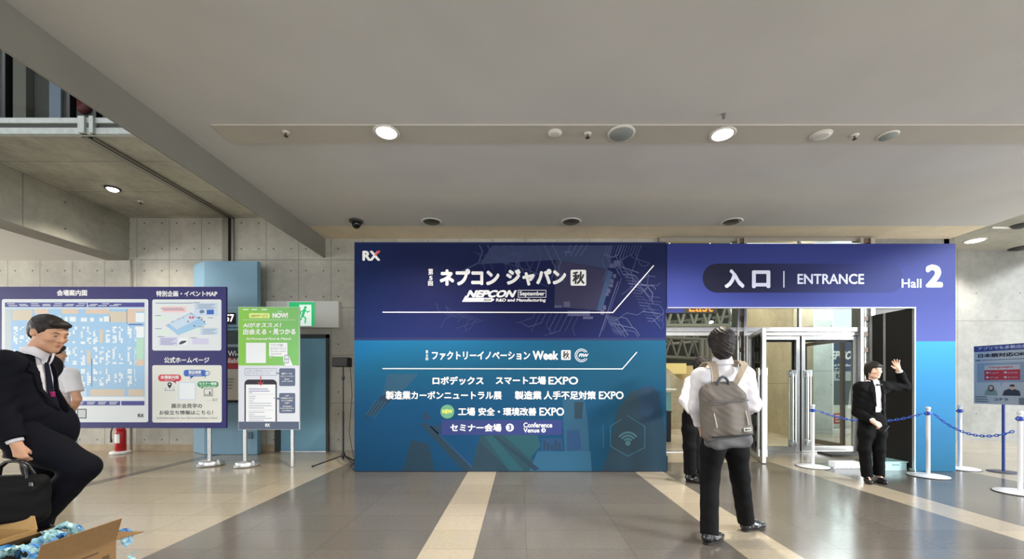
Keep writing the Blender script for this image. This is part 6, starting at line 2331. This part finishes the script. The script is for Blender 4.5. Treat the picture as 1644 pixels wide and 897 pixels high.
# the backpack on his back: a thing of its own
M_pack = cloth('taupe_pack_cloth', S(110, 104, 98), 0.3, 500)
M_pack2 = cloth('grey_pack_cloth', S(98, 98, 100), 0.3, 500)
M_web = cloth('taupe_webbing', S(150, 138, 122), 0.2, 700)
bp = thing('backpack', (1.58, 3.10, 0.8), 'grey taupe backpack on the back of the man in the white shirt', 'backpack')
Rb = rotm(roll=-5)
Cb = pj(1163, 664, 3.10)
Lb = lambda x, y, z: Cb + Rb @ V3(x, y, z * 0.88)
B = Blob(0.006)
B.box(Lb(0, 0.02, -0.02), (0.160, 0.085, 0.185), 0.05, 0.03, Rb)
B.cone(Lb(-0.105, 0.0, 0.10), Lb(-0.112, -0.01, -0.15), 0.05, 0.07, 0.05).cone(Lb(0.105, 0.0, 0.10), Lb(0.118, -0.01, -0.15), 0.05, 0.07, 0.05)
B.cone(Lb(0, -0.05, 0.05), Lb(0, -0.06, -0.12), 0.05, 0.06, 0.08)
B.wrinkle(0.0022, 15, 1).wrinkle(0.0012, 60, 3)
B.build('main_compartment', M_pack, bp)
B = Blob(0.006)
B.box(Lb(-0.008, 0.03, 0.175), (0.146, 0.080, 0.054), 0.05, 0.03, Rb)
B.cone(Lb(-0.10, -0.035, 0.135), Lb(0.10, -0.035, 0.14), 0.052, 0.052, 0.05)
B.cone(Lb(-0.09, 0.03, 0.235), Lb(0.08, 0.03, 0.24), 0.035, 0.035, 0.06)
B.wrinkle(0.0035, 26, 5).wrinkle(0.002, 70, 2)
B.build('top_lid', M_pack, bp)
B = Blob(0.006)
B.box(Lb(0.008, 0.005, -0.232), (0.155, 0.100, 0.055), 0.045, 0.03, Rb)
B.wrinkle(0.003, 30, 2)
B.build('base_compartment', M_pack2, bp)
mb = MB()
mb.tube([Vector(Lb(-0.155 + 0.31 * q / 12, -0.095 - 0.022 * math.sin(PI * q / 12), -0.178)) for q in range(13)], 0.006, 8)
mb.build('base_zip', M_black, bp)
mb = MB()
mb.tube([Vector(Lb(-0.145 + 0.29 * q / 12, -0.088 - 0.02 * math.sin(PI * q / 12), 0.112 + 0.004 * math.sin(q))) for q in range(13)], 0.005, 8)
mb.build('lid_seam', M_pack2, bp)
for s, x in ((-1, -0.115), (1, 0.12)):
    mb = MB().tube([Vector(Lb(x, -0.075, 0.02)), Vector(Lb(x + 0.004, -0.088, -0.06)), Vector(Lb(x + 0.006, -0.092, -0.1))], 0.0045, 8)
    mb.build('side_zip', mat('zip_pale', S(176, 172, 160), 0.5), bp)
mb = MB()
Mx = Matrix.Translation(Vector(Lb(0.108, -0.104, -0.135))) @ Matrix(Rb.tolist()).to_4x4()
mb.rbox(-0.028, 0.028, -0.003, 0.003, -0.014, 0.014, 0.002, M=Mx)
o_ = mb.build('brand_label', mat('label_grey', S(196, 196, 190), 0.6), bp)
MB().rbox(-0.019, -0.004, -0.0045, -0.003, -0.007, 0.007, 0.001, M=Mx).rbox(0.0, 0.02, -0.0045, -0.003, -0.004, 0.004, 0.001, M=Mx).build('label_print', M_dark, o_)
hp = [Lb(-0.045, -0.01, 0.215), Lb(-0.042, -0.02, 0.275), Lb(-0.022, -0.022, 0.312), Lb(0.0, -0.022, 0.322), Lb(0.022, -0.022, 0.312), Lb(0.042, -0.02, 0.275), Lb(0.045, -0.01, 0.215)]
MB().tube([Vector(q) for q in hp], 0.011, 10).build('carry_handle', mat('handle_grey', S(72, 74, 80), 0.6), bp)


def strap(pts, w, m, name, parent, th=0.008):
    """A flat band through points given as (centre, side vector)."""
    mb = MB()
    vs, fs = [], []
    for c, s, n in pts:
        c, s, n = V3(*c), unit(s) * w / 2, unit(n) * th
        vs += [c - s, c + s, c + s + n, c - s + n]
    for i in range(len(pts) - 1):
        a, b = i * 4, i * 4 + 4
        for k in range(4):
            k2 = (k + 1) % 4
            fs.append((a + k, b + k, b + k2, a + k2))
    fs += [(3, 2, 1, 0), tuple(len(pts) * 4 - 4 + k for k in range(4))]
    mb.add([tuple(map(float, v)) for v in vs], fs, 0, False)
    return mb.build(name, m, parent, bevel=0.002)


for s in (-1, 1):
    shx = J['shL'] if s < 0 else J['shR']
    top = lerp(shx, J['neck'], 0.30) + V3(0, 0, 0.085)
    a0 = Lb(s * 0.062, -0.012, 0.205)
    a1 = top + V3(0, -0.105, -0.035)
    a2 = top + V3(0, -0.05, 0.002)
    a3 = top + V3(0, 0.03, 0.004)
    a4 = top + V3(s * 0.02, 0.10, -0.05)
    a5 = V3(*(shx + V3(-s * 0.02, 0.15, -0.20)))
    pts = [(a0, (1, 0, 0.1 * s), (0, -1, 0.2)), (lerp(a0, a1, 0.5) + V3(0, -0.012, 0), (1, 0, 0.2 * s), (0, -1, 0.3)), (a1, (1, 0, -0.15 * s), (0, -0.8, 0.6)), (a2, (1, 0, -0.2 * s), (0, -0.3, 1)), (a3, (1, 0, -0.2 * s), (0, 0.3, 1)), (a4, (1, 0, 0), (0, 0.9, 0.4)), (a5, (1, 0, 0), (0, 1, 0))]
    sp_ = strap(pts, 0.062, M_web, 'shoulder_strap', bp, 0.010)
    e = 0.026 * s
    strap([(V3(*c) + unit(sd) * e + unit(n) * 0.0105, sd, n) for c, sd, n in pts], 0.006, mat('strap_piping', S(206, 196, 176), 0.6), 'piping', sp_, 0.002)

# ---- the staff woman in white, half hidden beyond him
womB = thing('person', (2.25, 5.3, 0), 'woman in white shirt and black trousers behind the man with the backpack', 'person')
J = dict(head=pj(1128, 587, 5.30), neck=pj(1121, 603, 5.32), shR=pj(1109, 613, 5.18), shL=pj(1125, 613, 5.48), elR=pj(1098, 642, 5.10), wrR=pj(1110, 663, 4.98), elL=pj(1130, 642, 5.52), wrL=pj(1122, 664, 5.10),
         hipR=pj(1107, 668, 5.22), hipL=pj(1113, 668, 5.40), knR=pj(1107, 717, 5.20), knL=pj(1115, 716, 5.42), anR=pj(1108, 762, 5.24), anL=pj(1116, 760, 5.42),
         toeR=pj(1118, 768, 5.19), toeL=pj(1126, 766, 5.38))
fB = V3(0.88, -0.42, 0)
RB = rotm(yaw=58, pitch=12)
BB, LB = body(J, fB, RB, 0.93, 0.006, slim=0.93, hands=(
    dict(wr=J['wrR'], d=(0.72, 0.1, -0.6), n=(0.2, 0.95, 0.1), t=(0.6, -0.2, 0.7), curl=(30, 35, 20)),
    dict(wr=J['wrL'], d=(0.3, -0.7, -0.6), n=(0.7, 0.2, 0.5), t=(0.6, -0.2, 0.7), curl=(30, 35, 20))))
BB.build('body', M_skin2, womB)
hair_short(LB, RB, 0.95, M_hair, womB, puff=0.006, nape=0.02, seed=8, fringe=0.034)
face_parts(womB, LB, RB, 0.95, M_eye, M_browm, M_lip)
upper(J, fB, 0.93, (0.140, 0.132, 0.150), (0.078, 0.062, 0.045), 0.86, seed=5).build('shirt', M_shirt, womB)
collar(J, fB, 0.93, M_shirt, womB)
trousers(J, fB, 0.93, (0.118, 0.096, 0.084, 0.082), waist=0.134, seed=6).build('trousers', M_trs, womB)
for s in 'RL':
    a = J['an' + s]
    d_ = unit(J['toe' + s] * V3(1, 1, 0) - a * V3(1, 1, 0))
    hl = V3(a[0], a[1], 0) - d_ * 0.06
    shoe(womB, hl, hl + d_ * 0.24, M_leather, M_sole, wd=0.041)

# ---- the staff woman in a black suit, waving
womC = thing('person', (4.53, 5.19, 0), 'woman in black trouser suit and white blouse waving one raised hand', 'person')
Yc = 5.19
J = dict(head=pj(1402, 594, Yc), neck=pj(1401, 613.5, Yc + 0.02), shR=pj(1382, 622, Yc + 0.03), shL=pj(1417, 621, Yc + 0.02), elR=pj(1377, 662, Yc + 0.06), wrR=pj(1402, 676.5, Yc - 0.20),
         elL=pj(1452, 620, Yc + 0.02), wrL=pj(1443, 594, Yc - 0.06), hipR=pj(1391, 675, Yc + 0.02), hipL=pj(1410, 675, Yc), knR=pj(1388, 721, Yc), knL=pj(1411, 720, Yc - 0.02),
         anR=pj(1392, 765, Yc + 0.04), anL=pj(1411, 764, Yc + 0.04), toeR=pj(1398, 772, Yc - 0.10), toeL=pj(1420, 771, Yc - 0.08))
fC = V3(0.04, -1, 0)
RC = rotm(yaw=-4, pitch=3, roll=-2)
BC, LC = body(J, fC, RC, 0.91, 0.0048, slim=0.90, hands=(
    dict(wr=J['wrL'], d=(-0.42, -0.1, 0.9), n=(-0.35, -1, 0.0), t=(-0.85, 0.3, -0.35), curl=(6, 10, 8), spread=0.17, thumb=0.75, thumb_in=0.15),
    dict(wr=J['wrR'], d=(0.72, -0.25, -0.62), n=(0.1, 0.9, -0.3), t=(0.55, 0.1, 0.75), curl=(35, 45, 30))))
BC.build('body', M_skin2, womC)
B = Blob(0.005)
k_ = 0.93
B.ell(LC(0, 0.014, 0.040), V3(0.084, 0.102, 0.088) * k_, 0.02, RC)
B.ell(LC(0, 0.066, -0.020), V3(0.068, 0.050, 0.072) * k_, 0.03, RC)
B.ell(LC(0, 0.085, -0.085), V3(0.034, 0.030, 0.060) * k_, 0.02, RC)
B.ell(LC(0.0, -0.078, 0.058), V3(0.060, 0.024, 0.034) * k_, 0.012, RC)
for s in (-1, 1):
    B.cone(LC(s * 0.066, -0.055, 0.060), LC(s * 0.076, -0.040, -0.035), 0.014, 0.008, 0.015)
    B.ell(LC(s * 0.074, 0.014, 0.010), V3(0.014, 0.036, 0.055) * k_, 0.012, RC)
B.ell(LC(0, -0.112, -0.045), V3(0.062, 0.060, 0.080) * k_, 0.008, RC, '-')
B.wrinkle(0.0018, 130, 3)
B.build('hair', M_hair, womC)
face_parts(womC, LC, RC, 0.91, M_eye, M_browm, M_lip)
shC = upper(J, fC, 0.91, (0.128, 0.122, 0.138), (0.070, 0.055, 0.040), 0.82, seed=9, wr=0.0015).build('blouse', M_shirt, womC)
Bj = upper(J, fC, 0.91, (0.172, 0.146, 0.160), (0.084, 0.066, 0.052), 0.76, seed=11, cuff=0.92)
shc = lerp(J['shL'], J['shR'], 0.5)
fu = unit(fC)
for za, zb_, ra, rb in ((0.12, -0.10, 0.056, 0.050), (-0.10, -0.30, 0.050, 0.044), (-0.30, -0.66, 0.044, 0.085)):
    Bj.cone(shc + fu * 0.16 + V3(0.008, 0, za), shc + fu * 0.16 + V3(0.008 + (0.02 if zb_ < -0.5 else 0), 0, zb_), ra, rb, 0.006, fu, 2.6, op='-')
jc = Bj.build('jacket', M_blk, womC)
collar(J, fC, 0.91, M_shirt, womC, r=0.058, hgt=0.035, tilt=0.6)
FJ = Front([jc], shc, fu)
for s in (-1, 1):
    adopt_to(FJ.band([(0.035, s * 0.058, s * 0.075), (0.0, s * 0.054, s * 0.092), (-0.05, s * 0.052, s * 0.100), (-0.065, s * 0.051, s * 0.080), (-0.15, s * 0.049, s * 0.072), (-0.26, s * 0.046, s * 0.050)], 'lapel', M_blk, None), jc)
FS = Front([shC], shc, fu)
bw = J['neck'] + fu * 0.092 + V3(0, 0, -0.035)
mb = MB()
for s in (-1, 1):
    mb.ball(Vector(map(float, bw + V3(s * 0.022, 0, 0.004))), (0.022, 0.010, 0.013), seg=12)
mb.ball(Vector(map(float, bw + fu * 0.004)), (0.008, 0.009, 0.010), seg=10)
mb.build('bow_tie', mat('dark_bow', S(56, 54, 64), 0.6), womC)
cd = FS.at(0.02, float(pj(1412, 657, Yc)[2] - shc[2]), 0.010)
Mc = Matrix.Translation(Vector(map(float, cd))) @ Matrix.Rotation(math.radians(17), 4, 'Z')
MB().rbox(-0.042, 0.042, -0.003, 0.003, -0.028, 0.028, 0.002, M=Mc).build('name_card', mat('card_white', S(236, 238, 240), 0.4), womC)
MB().rbox(-0.042, 0.042, -0.003, 0.003, 0.030, 0.046, 0.001, M=Mc).build('card_clip', mat('clip_grey', S(160, 160, 176), 0.4), womC)
trousers(J, fC, 0.91, (0.108, 0.088, 0.071, 0.066), waist=0.130, seed=12, hem=0.015).build('trousers', M_blk, womC)
for s in 'RL':
    a = J['an' + s]
    d_ = unit(J['toe' + s] * V3(1, 1, 0) - a * V3(1, 1, 0))
    hl = V3(a[0], a[1], 0) - d_ * 0.055
    shoe(womC, hl, hl + d_ * 0.235, M_leather, M_sole, wd=0.040, pump=True)
hq = J['wrR'] + unit((0.72, -0.25, -0.62)) * 0.10
ph = thing('mobile_phone', hq, 'dark mobile phone held low in front by the waving woman', 'phone')
Mp = Matrix.Translation(Vector(map(float, hq + V3(0.025, -0.012, -0.012)))) @ Matrix.Rotation(math.radians(20), 4, 'Z') @ Matrix.Rotation(math.radians(-35), 4, 'Y') @ Matrix.Rotation(math.radians(25), 4, 'X')
MB().rbox(-0.060, 0.060, -0.030, 0.030, -0.004, 0.004, 0.0035, 3, M=Mp).build('case', M_black, ph)
MB().rbox(-0.055, 0.055, -0.027, 0.027, 0.004, 0.0052, 0.0005, M=Mp).build('screen', mat('phone_glass', S(20, 22, 26), 0.08), ph)

# ---- the man in the navy suit striding in from the left
P0 = V3(-3.21, 2.70, 0)
fD = unit((0.95, 0.31, 0))
rD = unit(np.cross(fD, V3(0, 0, 1)))
q = lambda f_, r_, z: P0 + fD * f_ + rD * r_ + V3(0, 0, z)
manD = thing('person', P0, 'man in dark navy suit and tie striding at the left with a briefcase', 'person')
J = dict(head=q(0.050, 0.0, 1.612), neck=q(-0.015, 0, 1.470), shR=q(-0.06, 0.165, 1.395), shL=q(-0.06, -0.150, 1.395), elR=q(-0.065, 0.215, 1.125), wrR=q(0.035, 0.225, 0.905),
         elL=q(-0.16, -0.18, 1.13), wrL=q(-0.20, -0.19, 0.90), hipR=q(-0.02, 0.09, 0.93), hipL=q(-0.02, -0.09, 0.92), knR=q(0.285, 0.095, 0.715), knL=q(-0.02, -0.09, 0.50),
         anR=q(0.03, 0.10, 0.375), anL=q(-0.12, -0.09, 0.10), toeR=q(0.15, 0.10, 0.30), toeL=q(0.02, -0.09, 0.03))
RD = rotm(yaw=90 - 2, pitch=18)
BD, LD = body(J, fD, RD, 1.0, 0.005, hands=(
    dict(wr=J['wrR'], d=tuple(fD * 0.25 + V3(0, 0, -1)), n=tuple(-rD), t=tuple(fD), curl=(55, 70, 50), thumb=0.3, thumb_in=0.5),
    dict(wr=J['wrL'], d=tuple(fD * 0.3 + V3(0, 0, -1)), n=tuple(rD), t=tuple(fD), curl=(25, 30, 20))))
BD.build('body', M_skin3, manD)
hair_short(LD, RD, 1.0, M_hair, manD, puff=-0.003, nape=0.0, seed=14, fringe=0.026, wav=0.5)
face_parts(manD, LD, RD, 1.0, M_eye, M_browm, M_lip, closed=True)
shD = upper(J, fD, 1.0, (0.146, 0.138, 0.142), (0.072, 0.056, 0.037), 0.90, seed=15, belly=0.52, wr=0.0015, cuff=0.99).build('shirt', M_shirt, manD)
Bj = upper(J, fD, 1.0, (0.176, 0.158, 0.158), (0.082, 0.070, 0.056), 0.80, seed=16, belly=0.66, cuff=0.90)
Bj.ell(q(0.085, -0.03, 0.97), (0.10, 0.10, 0.16), 0.06)
shc = lerp(J['shL'], J['shR'], 0.5)
for za, zb_, ra, rb in ((0.13, 0.0, 0.066, 0.070), (0.0, -0.16, 0.070, 0.058), (-0.16, -0.33, 0.058, 0.012)):
    Bj.cone(shc + fD * 0.17 - rD * 0.006 + V3(0, 0, za), shc + fD * 0.17 - rD * 0.006 + V3(0, 0, zb_), ra, rb, 0.006, fD, 2.6, op='-')
jd = Bj.build('jacket', M_suit, manD)
FJ = Front([jd], shc, fD)
for s in (-1, 1):
    adopt_to(FJ.band([(0.05, s * 0.066, s * 0.090), (0.0, s * 0.072, s * 0.118), (-0.04, s * 0.072, s * 0.128), (-0.055, s * 0.071, s * 0.100), (-0.16, s * 0.061, s * 0.085), (-0.30, s * 0.022, s * 0.030)], 'lapel', M_suit, None), jd)
collar(J, fD, 1.0, M_shirt, manD, r=0.063, hgt=0.050, tilt=0.55)
# tie: knot and blade down the shirt front
FS = Front([shD], shc, fD)
tie = FS.band([(0.062, -0.016, 0.016), (0.045, -0.019, 0.019), (0.022, -0.013, 0.013), (-0.06, -0.024, 0.020), (-0.16, -0.032, 0.024), (-0.27, -0.036, 0.030), (-0.31, -0.006, 0.004)], 'tie', cloth('navy_tie_cloth', S(20, 22, 40)), manD, 0.005, 0.005)
cl = FS.at(0.005, -0.195, 0.018)
MB().rbox(-0.008, 0.008, -0.014, 0.014, -0.018, 0.018, 0.003, M=Matrix.Translation(Vector(map(float, cl))) @ Matrix.Rotation(math.atan2(fD[1], fD[0]), 4, 'Z')).build('lanyard_clip', mat('magenta_clip', S(150, 34, 92), 0.4), manD)
trousers(J, fD, 1.0, (0.128, 0.104, 0.086, 0.078), waist=0.150, seed=17).build('trousers', M_suit, manD)
ha = J['anR']
shoe(manD, ha + fD * -0.075 + V3(0, 0, -0.085), ha + fD * 0.185 + V3(0, 0, -0.14), M_leather, M_sole)
shoe(manD, q(-0.18, -0.09, 0.0), q(0.09, -0.09, 0.0), M_leather, M_sole)

# his briefcase: hangs from the right hand
hc = J['wrR'] + unit(tuple(fD * 0.25 + V3(0, 0, -1))) * 0.105 + rD * 0.06
bc = thing('briefcase', hc, 'soft black briefcase carried by the striding man in the navy suit', 'briefcase')
Rk = np.stack([fD, -rD, V3(0, 0, 1)], 1)
cc = hc + V3(0, 0, -0.235) - fD * 0.05
B = Blob(0.006)
B.box(cc, (0.215, 0.055, 0.145), 0.05, 0.02, Rk)
B.box(cc + rD * 0.05 + V3(0, 0, -0.02), (0.19, 0.03, 0.105), 0.025, 0.02, Rk)
B.wrinkle(0.003, 26, 3)
B.build('bag_body', cloth('black_bag_nylon', S(16, 16, 17), 0.3, 500, 0.75), bc)
for s in (-1, 1):
    pts = [Vector(map(float, cc + fD * (a + 0.05) + rD * s * 0.035 + V3(0, 0, z) - rD * s * max(0, z - 0.12) * 0.25)) for a, z in ((-0.085, 0.10), (-0.08, 0.15), (-0.065, 0.20), (-0.03, 0.232), (0.0, 0.236), (0.03, 0.232), (0.065, 0.20), (0.08, 0.15), (0.085, 0.10))]
    MB().tube(pts, 0.009, 10).build('handle', M_leather, bc)
MB().tube([Vector(map(float, cc + fD * a + V3(0, 0, 0.148 - 0.02 * (abs(a) / 0.2) ** 3))) for a in (-0.2, -0.15, -0.08, 0, 0.08, 0.15, 0.2)], 0.006, 8).build('zipper', mat('zip_dark', S(60, 60, 62), 0.4, metal=0.6), bc)
mb = MB()
for a in (-0.14, 0.17):
    mb = MB().rbox(-0.012, 0.012, -0.004, 0.004, -0.012, 0.012, 0.003, M=Matrix.Translation(Vector(map(float, cc + fD * a + rD * 0.062 + V3(0, 0, 0.10)))))
    mb.build('buckle', mat('buckle_metal', S(120, 116, 108), 0.3, metal=0.9), bc)

# ---- the visitor studying the map board
manE = thing('person', (-5.75, 5.0, 0), 'person in white short-sleeved shirt facing the venue map board, half hidden by the suited man', 'person')
Ye_ = 5.0
J = dict(head=pj(86, 567, Ye_), neck=pj(87, 587, Ye_ - 0.01), shL=pj(63, 601, Ye_), shR=pj(112, 601, Ye_), elL=pj(58, 640, Ye_ + 0.02), wrL=pj(66, 668, Ye_ + 0.16), elR=pj(124, 640, Ye_), wrR=pj(113, 666, Ye_ + 0.14),
         hipL=pj(77, 664, Ye_), hipR=pj(99, 664, Ye_), knL=pj(76, 720, Ye_), knR=pj(102, 720, Ye_), anL=V3(-5.86, 5.02, 0.09), anR=V3(-5.62, 4.99, 0.09), toeL=V3(-5.76, 5.12, 0.03), toeR=V3(-5.48, 5.02, 0.03))
fE = V3(0.18, 1, 0)
RE = rotm(yaw=180 - 35, pitch=2)
BE, LE = body(J, fE, RE, 1.0, 0.007, hands=(
    dict(wr=J['wrL'], d=(0.2, 0.8, -0.5), n=(0.9, -0.2, 0.2), t=(0.1, 0.5, 0.8), curl=(30, 35, 20)),
    dict(wr=J['wrR'], d=(-0.3, 0.8, -0.5), n=(-0.9, -0.2, 0.2), t=(0.1, 0.5, 0.8), curl=(30, 35, 20))))
BE.build('body', M_skin3, manE)
hair_short(LE, RE, 1.0, M_hair, manE, puff=0.007, nape=0.01, seed=21)
face_parts(manE, LE, RE, 1.0, M_eye, M_browm, M_lip)
upper(J, fE, 1.0, (0.150, 0.150, 0.166), (0.086, 0.082, 0.05), 0.88, seed=22, short=0.72).build('shirt', M_shirt, manE)
collar(J, fE, 1.0, M_shirt, manE)
trousers(J, fE, 1.0, (0.120, 0.098, 0.080, 0.074), waist=0.146, seed=23).build('trousers', M_trs, manE)
shoe(manE, (-5.91, 4.97, 0), (-5.73, 5.16, 0), M_leather, M_sole)
shoe(manE, (-5.68, 4.98, 0), (-5.43, 5.03, 0), M_leather, M_sole)
